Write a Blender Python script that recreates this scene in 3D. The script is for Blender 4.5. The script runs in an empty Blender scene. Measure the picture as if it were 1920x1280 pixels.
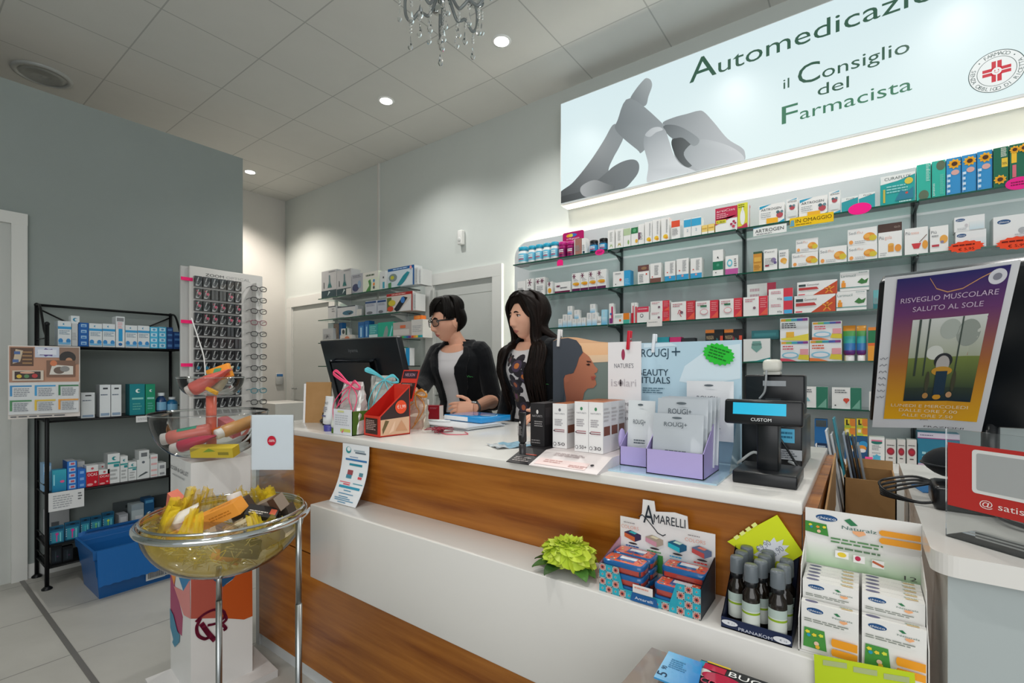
import bpy, bmesh, math, random
from mathutils import Matrix, Vector
from math import sin, cos, pi, radians
random.seed(7)
C=bpy.context.scene.collection
sc=bpy.context.scene
# ------------------------------------------------------------------ camera
F_PX, HOR, CAM_H=892.0, 690.0, 1.28
TH=math.atan(660/892.0)
CT, ST=math.cos(TH), math.sin(TH)
cam_d=bpy.data.cameras.new('camera')
cam_d.sensor_width=36.0
cam_d.lens=F_PX/1920*36
cam_d.shift_y=(HOR-640)/1920
cam_d.clip_start=0.02
cam=bpy.data.objects.new('camera',cam_d)
cam.location=(0,0,CAM_H)
cam.rotation_euler=(pi/2,0,TH)
C.objects.link(cam)
sc.camera=cam
# ------------------------------------------------------------------ light
sc.view_settings.view_transform='Standard'
sc.view_settings.look='None'
sc.view_settings.gamma=1
sc.view_settings.use_curve_mapping=False
sc.view_settings.exposure=0.0
w=bpy.data.worlds.new('daylight')
sc.world=w
w.use_nodes=True
bg=w.node_tree.nodes['Background']
bg.inputs[0].default_value=(0.9,0.96,1.0,1)
bg.inputs[1].default_value=0.48
def lamp(name,kind,loc,energy,color=(1,1,1),size=0.1,rot=(0,0,0),spot=None,sizey=None):
 d=bpy.data.lights.new(name,kind)
 d.energy=energy
 d.color=color
 if kind=='AREA':
  d.size=size
  if sizey:
   d.shape='RECTANGLE'
   d.size_y=sizey
 else:
  d.shadow_soft_size=size
 if spot:
  d.spot_size=radians(spot)
  d.spot_blend=0.8
 o=bpy.data.objects.new(name,d)
 o.location=loc
 o.rotation_euler=rot
 C.objects.link(o)
 return o
CEIL=3.48
# daylight entering through the shop front behind the photographer
lamp('shop_front_daylight','AREA',(0.9,-1.6,1.9),56,(0.98,0.98,0.97),3.6,(radians(80),0,radians(32)),sizey=2.4)
# recessed ceiling downlights; those after the warm niche one are unseen, added for light
DOWN=[(-1.96,2.53),(-3.16,2.53),(-5.53,2.54),(-0.76,2.53),(0.44,2.53),(-1.96,0.2),(-0.6,0.2)]
for i,(x,y)in enumerate(DOWN):
 warm=i==2
 lamp('downlight_beam','SPOT',(x,y,CEIL-0.06),130 if warm else 50,(1,0.9,0.8)if warm else(1,0.975,0.94),0.04,spot=125 if warm else 130)
 # ------------------------------------------------------------------ helpers
def lin(h):
 if isinstance(h,(tuple,list)):
  return(h[0],h[1],h[2],1.0)
 r=[]
 for i in(0,2,4):
  v=int(h[i:i+2],16)/255
  r.append(v/12.92 if v<=0.04045 else((v+0.055)/1.055)**2.4)
 return(r[0],r[1],r[2],1.0)
def ray(px):
 return(px-960)/F_PX
def at_y(px,py,Y):
 a=ray(px);d=Y/(a*ST+CT)
 return Vector((a*d*CT-d*ST,Y,CAM_H+(HOR-py)/F_PX*d))
def at_x(px,py,X):
 a=ray(px);d=X/(a*CT-ST)
 return Vector((X,a*d*ST+d*CT,CAM_H+(HOR-py)/F_PX*d))
def at_z(px,py,Z):
 d=F_PX*(Z-CAM_H)/(HOR-py);l=ray(px)*d
 return Vector((l*CT-d*ST,l*ST+d*CT,Z))
def at_d(px,py,d):
 l=ray(px)*d
 return Vector((l*CT-d*ST,l*ST+d*CT,CAM_H+(HOR-py)/F_PX*d))
 # materials -----------------------------------------------------------------
MATS={}
def principled(name,rough=0.5,metal=0.0,color=None,spec=0.5,coat=0.0,alpha=None,trans=0.0,ior=1.45,emit=0.0,sheen=0.0,sub=0.0):
 m=bpy.data.materials.new(name)
 m.use_nodes=True
 nt=m.node_tree
 b=nt.nodes['Principled BSDF']
 b.inputs['Roughness'].default_value=rough
 b.inputs['Metallic'].default_value=metal
 b.inputs['Specular IOR Level'].default_value=spec
 b.inputs['Coat Weight'].default_value=coat
 b.inputs['Transmission Weight'].default_value=trans
 b.inputs['IOR'].default_value=ior
 b.inputs['Sheen Weight'].default_value=sheen
 if sub:
  b.inputs['Subsurface Weight'].default_value=sub
  b.inputs['Subsurface Radius'].default_value=(0.012,0.005,0.003)
  b.inputs['Subsurface Scale'].default_value=0.6
 if alpha is not None:
  b.inputs['Alpha'].default_value=alpha
 if color is None:
  a=nt.nodes.new('ShaderNodeAttribute')
  a.attribute_name='Col'
  nt.links.new(a.outputs['Color'],b.inputs['Base Color'])
  if emit:
   nt.links.new(a.outputs['Color'],b.inputs['Emission Color'])
   b.inputs['Emission Strength'].default_value=emit
 else:
  b.inputs['Base Color'].default_value=lin(color)
  if emit:
   b.inputs['Emission Color'].default_value=lin(color)
   b.inputs['Emission Strength'].default_value=emit
 MATS[name]=m
 return m
principled('card',0.42,spec=0.4)
principled('paper',0.7,spec=0.25)
principled('plastic',0.28)
principled('gloss',0.1,coat=0.4)
principled('fabric',0.85,spec=0.15,sheen=0.15)
principled('tulle',0.6,alpha=0.55)
principled('tulle_thin',0.6,alpha=0.26)
principled('foil',0.42,0.5)
principled('chrome',0.09,1.0,'d8dcdc')
principled('steel',0.3,1.0,'a9adad')
principled('blackmetal',0.4,0.4,'17181a')
principled('hair',0.45,spec=0.12)
principled('skin',0.5,spec=0.35,sub=0.12)
principled('screen',0.2,emit=0.35)
principled('lamp_glow',0.3,emit=9.0)
principled('led',0.3,emit=38.0)
principled('led_soft',0.3,emit=0.6)
principled('lightbox',0.35,emit=0.9)
MATS['lightbox'].node_tree.links.remove(MATS['lightbox'].node_tree.nodes['Principled BSDF'].inputs['Base Color'].links[0])
MATS['lightbox'].node_tree.nodes['Principled BSDF'].inputs['Base Color'].default_value=(0.02,0.02,0.02,1)
principled('leaf',0.45,spec=0.4)
def clear(name,tint,refl,rough=0.03,opacity=0.06):
 """thin clear sheet: mostly see-through, mirror-like at grazing angles"""
 m=bpy.data.materials.new(name);m.use_nodes=True
 nt=m.node_tree;nt.nodes.clear()
 out=nt.nodes.new('ShaderNodeOutputMaterial')
 t=nt.nodes.new('ShaderNodeBsdfTransparent');t.inputs[0].default_value=lin(tint)
 g=nt.nodes.new('ShaderNodeBsdfGlossy');g.inputs[0].default_value=(1,1,1,1);g.inputs[1].default_value=rough
 fr=nt.nodes.new('ShaderNodeFresnel');fr.inputs[0].default_value=refl
 mx=nt.nodes.new('ShaderNodeMixShader')
 df=nt.nodes.new('ShaderNodeBsdfDiffuse');df.inputs[0].default_value=lin(tint)
 m2=nt.nodes.new('ShaderNodeMixShader');m2.inputs[0].default_value=opacity
 nt.links.new(t.outputs[0],m2.inputs[1]);nt.links.new(df.outputs[0],m2.inputs[2])
 nt.links.new(fr.outputs[0],mx.inputs[0]);nt.links.new(m2.outputs[0],mx.inputs[1]);nt.links.new(g.outputs[0],mx.inputs[2])
 nt.links.new(mx.outputs[0],out.inputs[0])
 MATS[name]=m
clear('glass','dcebe8',1.5)
clear('acrylic','f8fafa',1.42,opacity=0.02)
clear('crystal','eef0ee',1.75,opacity=0.10)
clear('smoke','b4bcbd',1.6,opacity=0.4)
clear('lens','f6f8f8',1.35,opacity=0.01)
principled('glassedge',0.15,color='12503f')
principled('amber',0.08,color='1d1712',coat=0.5)
class MB:
 """collects shapes; build() links them as ONE mesh object"""
 def __init__(s):
  s.v=[];s.f=[];s.c=[];s.m=[];s.s=[];s.M=Matrix()
 def P(s,p):
  q=s.M@Vector(p)
  s.v.append((q.x,q.y,q.z));return len(s.v)-1
 def F(s,idx,col,mat='card',smooth=False):
  s.f.append(tuple(idx));s.c.append(col if isinstance(col,list)else lin(col));s.m.append(mat);s.s.append(smooth)
 def face(s,pts,col,mat='card',smooth=False):
  s.F([s.P(p)for p in pts],col,mat,smooth)
 def grad(s,pts,ca,pa,cb,pb,mat='card'):
  """one printed polygon with a linear blend of two inks"""
  pa=Vector(pa);ax=Vector(pb)-pa;L=ax.length_squared
  a, b=lin(ca), lin(cb);cols=[]
  for p in pts:
   t=max(0,min(1,(Vector(p)-pa).dot(ax)/L))
   cols.append(tuple(a[i]+(b[i]-a[i])*t for i in range(4)))
  s.F([s.P(p)for p in pts],cols,mat)
 def grid(s,rows,col,mat='card',cu=False,cv=False,smooth=True,cap=False):
  R=[[s.P(p)for p in r]for r in rows]
  nu=len(R);nv=len(R[0])
  for i in range(nu if cu else nu-1):
   for j in range(nv if cv else nv-1):
    a, b=R[i], R[(i+1)%nu]
    s.F((a[j],a[(j+1)%nv],b[(j+1)%nv],b[j]),col(i,j)if callable(col)else col,mat,smooth)
  if cap:
   c0=col(0,0)if callable(col)else col
   s.F(R[0][::-1],c0,mat);s.F(R[-1],c0,mat)
 def box(s,x0,y0,z0,x1,y1,z1,col,mat='card',cols=None):
  """cols: front(-y) back right(+x) left top bottom"""
  p=[s.P(q)for q in((x0,y0,z0),(x1,y0,z0),(x1,y1,z0),(x0,y1,z0),(x0,y0,z1),(x1,y0,z1),(x1,y1,z1),(x0,y1,z1))]
  fs=((0,1,5,4),(2,3,7,6),(1,2,6,5),(3,0,4,7),(4,5,6,7),(3,2,1,0))
  for i, q in enumerate(fs):
   s.F([p[k]for k in q],(cols[i]if cols and cols[i]else col),mat)
 def rbox(s,x0,y0,z0,x1,y1,z1,col,mat='card',r=0.004,seg=2):
  bm=bmesh.new();bmesh.ops.create_cube(bm,size=1)
  for v in bm.verts:
   v.co=Vector((x0+(v.co.x+.5)*(x1-x0),y0+(v.co.y+.5)*(y1-y0),z0+(v.co.z+.5)*(z1-z0)))
  bmesh.ops.bevel(bm,geom=bm.edges[:],offset=r,segments=seg,profile=0.5,affect='EDGES')
  s.bm(bm,col,mat,True);bm.free()
 def bm(s,bm,col,mat,smooth=False):
  ix={}
  for v in bm.verts:ix[v]=s.P(v.co)
  for f in bm.faces:s.F([ix[v]for v in f.verts],col,mat,smooth)
 def tube(s,path,r,col,mat='plastic',n=8,closed=False,cap=True,flat=1.0,up=None):
  path=[Vector(p)for p in path];N=len(path)
  rr=r if isinstance(r,(list,tuple))else[r]*N
  rows=[];prev=None
  for i, p in enumerate(path):
   if closed:t=path[(i+1)%N]-path[i-1]
   else:t=path[min(i+1,N-1)]-path[max(i-1,0)]
   t=t.normalized()if t.length>1e-9 else Vector((0,0,1))
   if prev is None:
    u=Vector(up)if up else(Vector((0,0,1))if abs(t.z)<0.9 else Vector((0,1,0)))
   else:u=prev
   u=(u-t*u.dot(t))
   u=u.normalized()if u.length>1e-6 else t.orthogonal().normalized()
   prev=u;w_=t.cross(u)
   rows.append([p+(u*cos(a)*flat+w_*sin(a))*rr[i]for a in(2*pi*k/n for k in range(n))])
  s.grid(rows,col,mat,cu=closed,cv=True,cap=cap and not closed)
 def lathe(s,prof,col,mat='plastic',n=24,c=(0,0,0),sx=1.0,sy=1.0,smooth=True):
  rows=[[(c[0]+r*cos(2*pi*k/n)*sx,c[1]+r*sin(2*pi*k/n)*sy,c[2]+z)for k in range(n)]for r,z in prof]
  s.grid(rows,col,mat,cv=True,smooth=smooth)
  cc=col if not callable(col)else None
  if prof[0][0]>1e-5:s.face(rows[0][::-1],cc or col(0,0),mat)
  if prof[-1][0]>1e-5:s.face(rows[-1],cc or col(len(prof)-2,0),mat)
 def ball(s,c,r,col,mat='plastic',n=16,m=10,f=None):
  r=r if isinstance(r,(tuple,list))else(r,r,r)
  rows=[]
  for i in range(m+1):
   t=pi*i/m
   row=[]
   for k in range(n):
    a=2*pi*k/n
    d=Vector((sin(t)*cos(a),sin(t)*sin(a),cos(t)))
    p=Vector((d.x*r[0],d.y*r[1],d.z*r[2]))
    if f:p=f(d,p)
    row.append(p+Vector(c))
   rows.append(row)
  s.grid(rows,col,mat,cv=True)
  # printed matter on a plane: o origin, u/v unit vectors
 def art(s,o,u,v,W,H,els,mat='card',n=None,eps=0.0004):
  o, u, v=Vector(o), Vector(u), Vector(v)
  n=Vector(n)if n else u.cross(v).normalized()
  k=0
  for e in els:
   k+=1
   q=lambda a, b:o+u*(a*W)+v*(b*H)+n*(eps*k)
   t=e[0]
   if t=='r':
    s.face([q(e[1],e[2]),q(e[3],e[2]),q(e[3],e[4]),q(e[1],e[4])],e[5],mat)
   elif t=='g':  # gradient rect: bottom colour -> top colour
    s.grad([q(e[1],e[2]),q(e[3],e[2]),q(e[3],e[4]),q(e[1],e[4])],e[5],q(e[1],e[2]),e[6],q(e[1],e[4]),mat)
   elif t=='p':
    s.face([q(*p)for p in e[1]],e[2],mat)
   elif t=='pg':  # gradient polygon
    s.grad([q(*p)for p in e[1]],e[2],q(*e[3]),e[4],q(*e[5]),mat)
   elif t=='c':
    sy=W/H*e[3]
    s.face([q(e[1]+e[3]*cos(a),e[2]+sy*sin(a))for a in(2*pi*i/20 for i in range(20))],e[4],mat)
   elif t=='e':
    s.face([q(e[1]+e[3]*cos(a),e[2]+e[4]*sin(a))for a in(2*pi*i/20 for i in range(20))],e[5],mat)
   elif t=='star':
    nn=e[5]
    s.face([q(e[1]+e[3]*(1 if i%2 else.72)*cos(pi*i/nn),e[2]+e[3]*(1 if i%2 else.72)*W/H*sin(pi*i/nn)*e[6])for i in range(2*nn)],e[4],mat)
   elif t=='l':  # lines of small print
    u0, v0, u1, v1, nl, col=e[1:7]
    rnd=random.Random(int(u0*999+v0*77+nl))
    dv=(v1-v0)/nl
    for i in range(nl):
     x=u0;end=u1-rnd.random()*(u1-u0)*.3
     vv=v1-dv*(i+.75)
     while x<end:
      wl=min((.08+rnd.random()*.16)*(u1-u0),end-x)
      s.face([q(x,vv),q(x+wl,vv),q(x+wl,vv+dv*.5),q(x,vv+dv*.5)],col,mat)
      x+=wl+.03*(u1-u0)
   elif t=='t':  # text: string, u, v(baseline), height(fraction of H), colour, width fraction or None, align
    s.text(e[1],q(e[2],e[3]),u,v,e[4]*H,e[5],(e[6]*W)if len(e)>6 and e[6]else None,e[7]if len(e)>7 else 'L',mat)
   elif t=='ln':  # polyline stroke
    pts, wd, col=e[1], e[2], e[3]
    P=[(Vector((a*W,b*H)))for a,b in pts]
    for i in range(len(P)-1):
     d=(P[i+1]-P[i]);L=d.length or 1
     nrm=Vector((-d.y,d.x))/L*wd*.5
     ex=d/L*wd*.3
     s.face([o+n*(eps*k)+u*c.x+v*c.y for c in(P[i]-nrm-ex,P[i+1]-nrm+ex,P[i+1]+nrm+ex,P[i]+nrm-ex)],col,mat)
 def text(s,txt,o,u,v,h,col,width=None,align='L',mat='card'):
  vs, fs, w0, w1=glyphs(txt)
  if not vs:return
  sx=h/0.73
  if width:sx=width/max(1e-6,(w1-w0))
  off=-w0*sx if align=='L' else(-(w0+w1)/2*sx if align=='C' else-w1*sx)
  sy=h/0.73
  u, v, o=Vector(u), Vector(v), Vector(o)
  ids=[s.P(o+u*(x*sx+off)+v*(y*sy))for x,y in vs]
  for f in fs:s.F([ids[i]for i in f],col,mat)
 def build(s,name,parent=None,loc=(0,0,0),rz=0.0,rot=None):
  me=bpy.data.meshes.new(name)
  me.from_pydata(s.v,[],s.f)
  names=[]
  for m in s.m:
   if m not in names:names.append(m)
  for m in names:me.materials.append(MATS[m])
  ca=me.color_attributes.new('Col','FLOAT_COLOR','CORNER')
  buf=[]
  for f, c in zip(s.f,s.c):
   if isinstance(c,list):
    for q in c:buf.extend(q)
   else:
    buf.extend(c*len(f))
  ca.data.foreach_set('color',buf)
  me.polygons.foreach_set('material_index',[names.index(m)for m in s.m])
  me.polygons.foreach_set('use_smooth',s.s)
  me.update()
  o=bpy.data.objects.new(name,me)
  o.location=loc
  o.rotation_euler=rot if rot else(0,0,rz)
  if parent:o.parent=parent
  C.objects.link(o)
  return o
_G={}
def glyphs(txt):
 if txt in _G:return _G[txt]
 cu=bpy.data.curves.new('glyphs','FONT')
 cu.body=txt;cu.size=1.0;cu.resolution_u=3
 o=bpy.data.objects.new('glyphs',cu)
 me=bpy.data.meshes.new_from_object(o)
 vs=[(v.co.x,v.co.y)for v in me.vertices]
 fs=[tuple(p.vertices)for p in me.polygons]
 xs=[v[0]for v in vs]or[0]
 _G[txt]=(vs,fs,min(xs),max(xs))
 bpy.data.objects.remove(o);bpy.data.curves.remove(cu);bpy.data.meshes.remove(me)
 return _G[txt]
def tag(o,label,cat,group=None,kind=None):
 if label:o['label']=label
 if cat:o['category']=cat
 if group:o['group']=group
 if kind:o['kind']=kind
 return o
def thing(name,label,cat,loc=(0,0,0),rz=0.0,group=None,rot=None):
 o=bpy.data.objects.new(name,None)
 o.empty_display_size=0.05
 o.location=loc
 o.rotation_euler=rot if rot else(0,0,rz)
 C.objects.link(o)
 return tag(o,label,cat,group)
def copy_tree(o,parent=None):
 c=o.copy();C.objects.link(c)
 if parent:c.parent=parent
 for ch in list(o.children):copy_tree(ch,c)
 return c
def struct(mb,name,**k):
 o=mb.build(name,**k);o['kind']='structure';return o
def smooth_path(pts,n=8,closed=False):
 """Catmull-Rom through pts"""
 P=[Vector(p)for p in pts];N=len(P);out=[]
 rng=range(N if closed else N-1)
 for i in rng:
  if closed:a, b, c, d=P[i-1], P[i], P[(i+1)%N], P[(i+2)%N]
  else:a, b, c, d=P[max(i-1,0)], P[i], P[i+1], P[min(i+2,N-1)]
  for k in range(n):
   t=k/n
   out.append(0.5*((2*b)+(c-a)*t+(2*a-5*b+4*c-d)*t*t+(3*b-a-3*c+d)*t**3))
 if not closed:out.append(P[-1])
 return out
ORD=['first','second','third','fourth','fifth','sixth','seventh','eighth','ninth','tenth','eleventh']
X_, Y_, Z_=Vector((1,0,0)), Vector((0,1,0)), Vector((0,0,1))
# ------------------------------------------------------------------ room materials
def noisy(name,base,var,scale,rough,bump=0.0,stretch=(1,1,1),joints=None,spec=0.4,seed=0.0):
 m=bpy.data.materials.new(name);m.use_nodes=True
 nt=m.node_tree;b=nt.nodes['Principled BSDF']
 b.inputs['Roughness'].default_value=rough
 b.inputs['Specular IOR Level'].default_value=spec
 tc=nt.nodes.new('ShaderNodeTexCoord')
 mp=nt.nodes.new('ShaderNodeMapping');mp.inputs['Scale'].default_value=stretch
 mp.inputs['Location'].default_value=(seed,seed*.7,seed*.3)
 nz=nt.nodes.new('ShaderNodeTexNoise');nz.inputs['Scale'].default_value=scale
 nz.inputs['Detail'].default_value=6;nz.inputs['Roughness'].default_value=0.6
 rp=nt.nodes.new('ShaderNodeValToRGB')
 rp.color_ramp.elements[0].position=0.3;rp.color_ramp.elements[0].color=lin(base)
 rp.color_ramp.elements[1].position=0.7;rp.color_ramp.elements[1].color=lin(var)
 nt.links.new(tc.outputs['Object'],mp.inputs[0]);nt.links.new(mp.outputs[0],nz.inputs[0])
 nt.links.new(nz.outputs[0],rp.inputs[0])
 col=rp.outputs[0]
 if joints:
  size_x, size_y, ox, oy, width, jcol=joints
  m2=nt.nodes.new('ShaderNodeMapping');m2.inputs['Location'].default_value=(ox,oy,0)
  br=nt.nodes.new('ShaderNodeTexBrick');br.offset=0.0;br.squash=1.0
  br.inputs['Scale'].default_value=1.0
  br.inputs['Brick Width'].default_value=size_x;br.inputs['Row Height'].default_value=size_y
  br.inputs['Mortar Size'].default_value=width;br.inputs['Mortar Smooth'].default_value=0.1
  nt.links.new(tc.outputs['Object'],m2.inputs[0]);nt.links.new(m2.outputs[0],br.inputs[0])
  mx=nt.nodes.new('ShaderNodeMix');mx.data_type='RGBA'
  nt.links.new(br.outputs['Fac'],mx.inputs[0]);nt.links.new(col,mx.inputs[6])
  mx.inputs[7].default_value=lin(jcol)
  col=mx.outputs[2]
 nt.links.new(col,b.inputs['Base Color'])
 if bump:
  bp=nt.nodes.new('ShaderNodeBump');bp.inputs['Strength'].default_value=bump;bp.inputs['Distance'].default_value=0.002
  nt.links.new(nz.outputs[0],bp.inputs['Height']);nt.links.new(bp.outputs[0],b.inputs['Normal'])
 MATS[name]=m
 return m
noisy('wall_paint','cdd3cf','d0d6d2',3.0,0.75,0.02)
noisy('wall_paint_shaded','939c99','969f9c',3.0,0.75,0.02)  # back wall paint made darker; the partition's shade is put into the colour
noisy('white_paint','d6d4cf','d9d7d2',3.0,0.7)
noisy('ceiling_tile','d6d6d1','d9d9d4',5.0,0.8,joints=(0.6,0.585,2.86+3.0,-1.065+5.85,0.0045,'b4b5b1'))
noisy('floor_tile','aeaca5','bcbab3',1.6,0.38,joints=(0.6,1.2,3.006+6.0,-0.577+12.0,0.0035,'85837e'))
noisy('veneer','7c410f','b8752c',3.2,0.26,stretch=(0.4,6,6),spec=0.5)
noisy('laminate','dcdad5','dfddd8',2.0,0.22,spec=0.5)
noisy('wall_panel','c6ccce','c9cfd1',2.0,0.45)
noisy('door_lacquer','c3c6c2','c6c9c5',2.0,0.4)
noisy('door_frame_lacquer','dadbd7','dcddd9',2.0,0.35)
noisy('kraft','a07a4c','ad8658',9.0,0.8)
# ------------------------------------------------------------------ shell
FL=-0.07  # finished floor level
KS=1.35/1.28
WLX=-4.10*KS  # shop face of the grey partition
m=MB();m.box(-7,-3,FL-.1,3.0,4.0,FL,'ffffff','floor_tile');struct(m,'floor')
m=MB();m.box(-7,-3,CEIL,3.0,4.0,CEIL+0.1,'ffffff','ceiling_tile');struct(m,'ceiling')
m=MB();m.box(-7,3.27,FL,3.0,3.4,CEIL,'ffffff','wall_paint');struct(m,'wall_back')
m=MB();m.box(WLX-.15,-2.5,FL,WLX,1.825*KS,1.28+1.72*KS,'ffffff','wall_paint_shaded');struct(m,'wall_left')
m=MB();m.box(-6.3,-2.5,FL,-6.145,3.27,CEIL,'ffffff','white_paint');struct(m,'wall_niche')
m=MB();m.box(-7,-2.75,FL,-1.3,-2.6,CEIL,'ffffff','wall_paint');struct(m,'light_block_wall')  # unseen wall added to block light from the left ceiling
m=MB();m.box(WLX,0.575*KS,FL,WLX+.012,1.825*KS,FL+0.09,'ffffff','door_frame_lacquer');struct(m,'baseboard_left')
m=MB();m.box(WLX+.02,0.566,FL,-2.6,0.588,FL+0.0025,'6f6d69','plastic');struct(m,'trim_1')
m=MB();m.box(-4.212,3.252,2.0,-4.188,3.27,CEIL,'ffffff','white_paint');struct(m,'trim_2')
def door(name,horizontal,a0,a1,top,wall,fw,side):
 """casing and leaf against a wall; horizontal: along X on the back wall, else along Y on the left wall"""
 m=MB()
 def bx(u0,u1,z0,z1,t0,t1,mat,col='ffffff'):
  if horizontal:m.box(u0,wall-t1,z0,u1,wall-t0,z1,col,mat)
  else:m.box(wall+t0,u0,z0,wall+t1,u1,z1,col,mat)
 bx(a0,a0+fw,FL,top,0,0.03,'door_frame_lacquer')
 bx(a1-fw,a1,FL,top,0,0.03,'door_frame_lacquer')
 bx(a0-.001,a1+.001,top-fw,top+.001,0,0.031,'door_frame_lacquer')
 bx(a0+fw,a1-fw,FL,top-fw,0,0.006,'door_lacquer')
 bx(a0+fw,a0+fw+.012,FL,top-fw,0.006,0.016,'door_frame_lacquer')
 o=struct(m,name)
 h=MB();zc=1.02
 uh=a1-fw-0.06 if side>0 else a0+fw+0.06
 def pt(u,t,z):return(u,wall-t,z)if horizontal else(wall+t,u,z)
 h.tube([pt(uh,0.006,zc),pt(uh,0.05,zc),pt(uh-side*.03,.055,zc),pt(uh-side*0.11,0.055,zc)],0.008,'ffffff','steel')
 h.build('door_handle',o)
door('door_1',True,-3.455,-2.51,2.185,3.27,0.105,-1)
door('door_2',True,-6.06,-4.98,2.185,3.27,0.12,-1)
door('door_3',False,-0.45,0.571*KS,1.28+.93*KS,WLX,0.072,-1)
m=MB();m.box(-3.40,3.262,1.96,-2.56,3.2645,1.965,'b9bcb8','plastic');struct(m,'trim_3')
# ceiling fittings
for i,(x,y)in enumerate(DOWN[:3]+DOWN[3:]):
 nm=['nearest the big lit sign','over the middle of the shop','by the bright corner beyond the grey partition','above the lit sign','at the right end of the sign','above the till counter front','above the photographer','above the display column'][i]
 t=thing('downlight','round white recessed ceiling spotlight '+nm,'ceiling light',(x,y,CEIL),group='recessed downlights in the ceiling')
 m=MB();m.lathe([(0.03,-0.004),(0.062,-0.006),(0.066,0.0)],'eceeec','plastic',28);m.build('trim_ring',t)
 m=MB();m.lathe([(0.0001,-0.0065),(0.05,-0.0065),(0.05,-0.001)],'fff8ee','lamp_glow',24);m.build('bulb_face',t)
v=at_z(80,140,CEIL)
t=thing('ceiling_vent','round white air vent in the dark ceiling beyond the partition','vent',v)
m=MB();m.lathe([(0.17,0),(0.168,-0.012),(0.14,-0.016),(0.138,-0.006)],'b9bcb9','plastic',32);m.build('rim',t)
m=MB();m.lathe([(0.135,-0.004),(0.11,-0.02),(0.09,-0.006),(0.06,-0.02),(0.045,-0.006),(0.001,-0.018)],'a9aca9','plastic',32);m.build('louvre',t)
# alarm sensor on back wall
v=at_y(868,445,3.27)
t=thing('motion_sensor','small white alarm sensor on the grey back wall','sensor',v)
m=MB();m.rbox(-0.028,-0.05,-0.075,0.028,0,0.06,'e4e5e2','plastic',0.01);m.build('housing',t)
m=MB();m.ball((0,-0.05,-0.03),(0.018,0.008,0.022),'cfd2d0','plastic');m.build('sensor_lens',t)
# thermostat on the niche wall
v=at_x(523,711,-6.145)
t=thing('wall_thermostat','small grey wall control with blue top beside the pale niche wall','thermostat',v)
m=MB();m.rbox(0,-.045,-.07,.022,.045,.075,'c4c6c4','plastic',.005);m.build('case',t)
m=MB();m.box(.022,-.04,.04,.024,.04,.07,'3c78b4','plastic');m.build('display',t)
# ------------------------------------------------------------------ lit sign
SX0, SX1, SZ0, SZ1, SY=-1.873, 0.98, 2.525, 3.308, 3.15
sign=thing('lit_sign','large white backlit sign with green lettering and photo of bandaged finger','sign',(SX0,3.27,SZ0))
m=MB();m.rbox(0,-0.118,0,SX1-SX0,-0.02,SZ1-SZ0,'e8eae8','plastic',0.004);m.build('light_box',sign)
m=MB()
W_, H_=SX1-SX0, SZ1-SZ0
m.grad([(0.008,-.1195,.014),(W_-.008,-.1195,.014),(W_-.008,-.1195,H_-.008),(.008,-.1195,H_-.008)],'e9fbfb',(0,-.1195,0),'e0f4f8',(0,-.1195,H_),'lightbox')
def s3(x,y):
 p=at_y(1020+x*.46875,y*.46875,SY);return(p.x-SX0,p.z-SZ0)
yy=[-.1198]
def spoly(pts,ca,a,cb,b):
 yy[0]-=.0004
 q=lambda p:(max(.009,s3(*p)[0]),yy[0],max(.015,s3(*p)[1]))
 m.grad([q((p.x,p.y))for p in smooth_path([Vector((x,y,0))for x,y in pts],5,True)],ca,q(a),cb,q(b),'lightbox')
spoly([(345,400),(365,360),(400,318),(415,313),(428,322),(432,345),(418,385),(408,420),(380,425)],'7d8588',(345,400),'a6aeb0',(430,330))
spoly([(60,775),(110,735),(150,690),(195,630),(240,560),(275,500),(300,505),(318,545),(300,590),(278,630),(258,680),(262,740),(160,800),(60,830)],'3f4446',(60,830),'8f979a',(300,520))
spoly([(250,690),(275,668),(310,648),(345,638),(370,642),(381,662),(376,692),(352,725),(320,755),(250,785),(150,815),(60,830),(60,790),(160,760)],'34393b',(60,820),'757d80',(370,650))
spoly([(150,745),(200,720),(250,735),(285,750),(240,778),(180,790),(150,775)],'a9adae',(160,760),'5f6668',(285,750))
spoly([(345,393),(480,500),(470,520),(395,607),(372,598),(290,525),(295,480)],'7a8285',(290,520),'99a1a4',(430,450))
spoly([(475,492),(520,470),(575,455),(615,444),(640,448),(680,490),(735,555),(790,590),(804,612),(800,645),(745,668),(660,690),(585,705),(530,645),(515,575),(505,520)],'8b9396',(480,500),'b9bfc2',(700,600))
spoly([(512,560),(560,548),(610,556),(640,590),(610,640),(580,670),(545,650),(520,610)],'3c4244',(520,600),'70787a',(640,600))
spoly([(560,610),(620,560),(700,570),(770,600),(800,640),(720,665),(640,685),(590,660)],'a3abae',(560,610),'d3d8da',(740,640))
spoly([(478,505),(540,505),(620,555),(600,585),(555,552),(510,552)],'656d70',(478,505),'959da0',(610,570))
spoly([(400,585),(405,540),(430,512),(462,506),(485,520),(500,560),(520,620),(550,660),(610,690),(520,710),(418,737),(418,660)],'99a1a5',(400,560),'d9dfe1',(500,690))
spoly([(405,540),(432,514),(462,509),(476,520),(450,530),(425,548)],'b9c0c3',(405,540),'cfd5d7',(470,515))
m.build('printed_face',sign)
m=MB();GT='2f5b48'
def stx(txt,px,py,hh,pxr=None,col=GT):
 p=at_y(px,py,SY)
 wd=(at_y(pxr,py,SY).x-p.x)if pxr else None
 m.text(txt,(p.x-SX0,-.1245,p.z-SZ0),X_,Z_,hh,col,wd,'L','lightbox')
 return p
stx('A',1293,157,.152,1344)
a0=at_y(1347,133,SY);a1=at_y(1650.5,33,SY)
vs, fs, g0, g1=glyphs('utomedica');kk=(a1.x-a0.x)/(g1-g0)
v2, f2, h0, h1=glyphs('utomedicazione')
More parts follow.
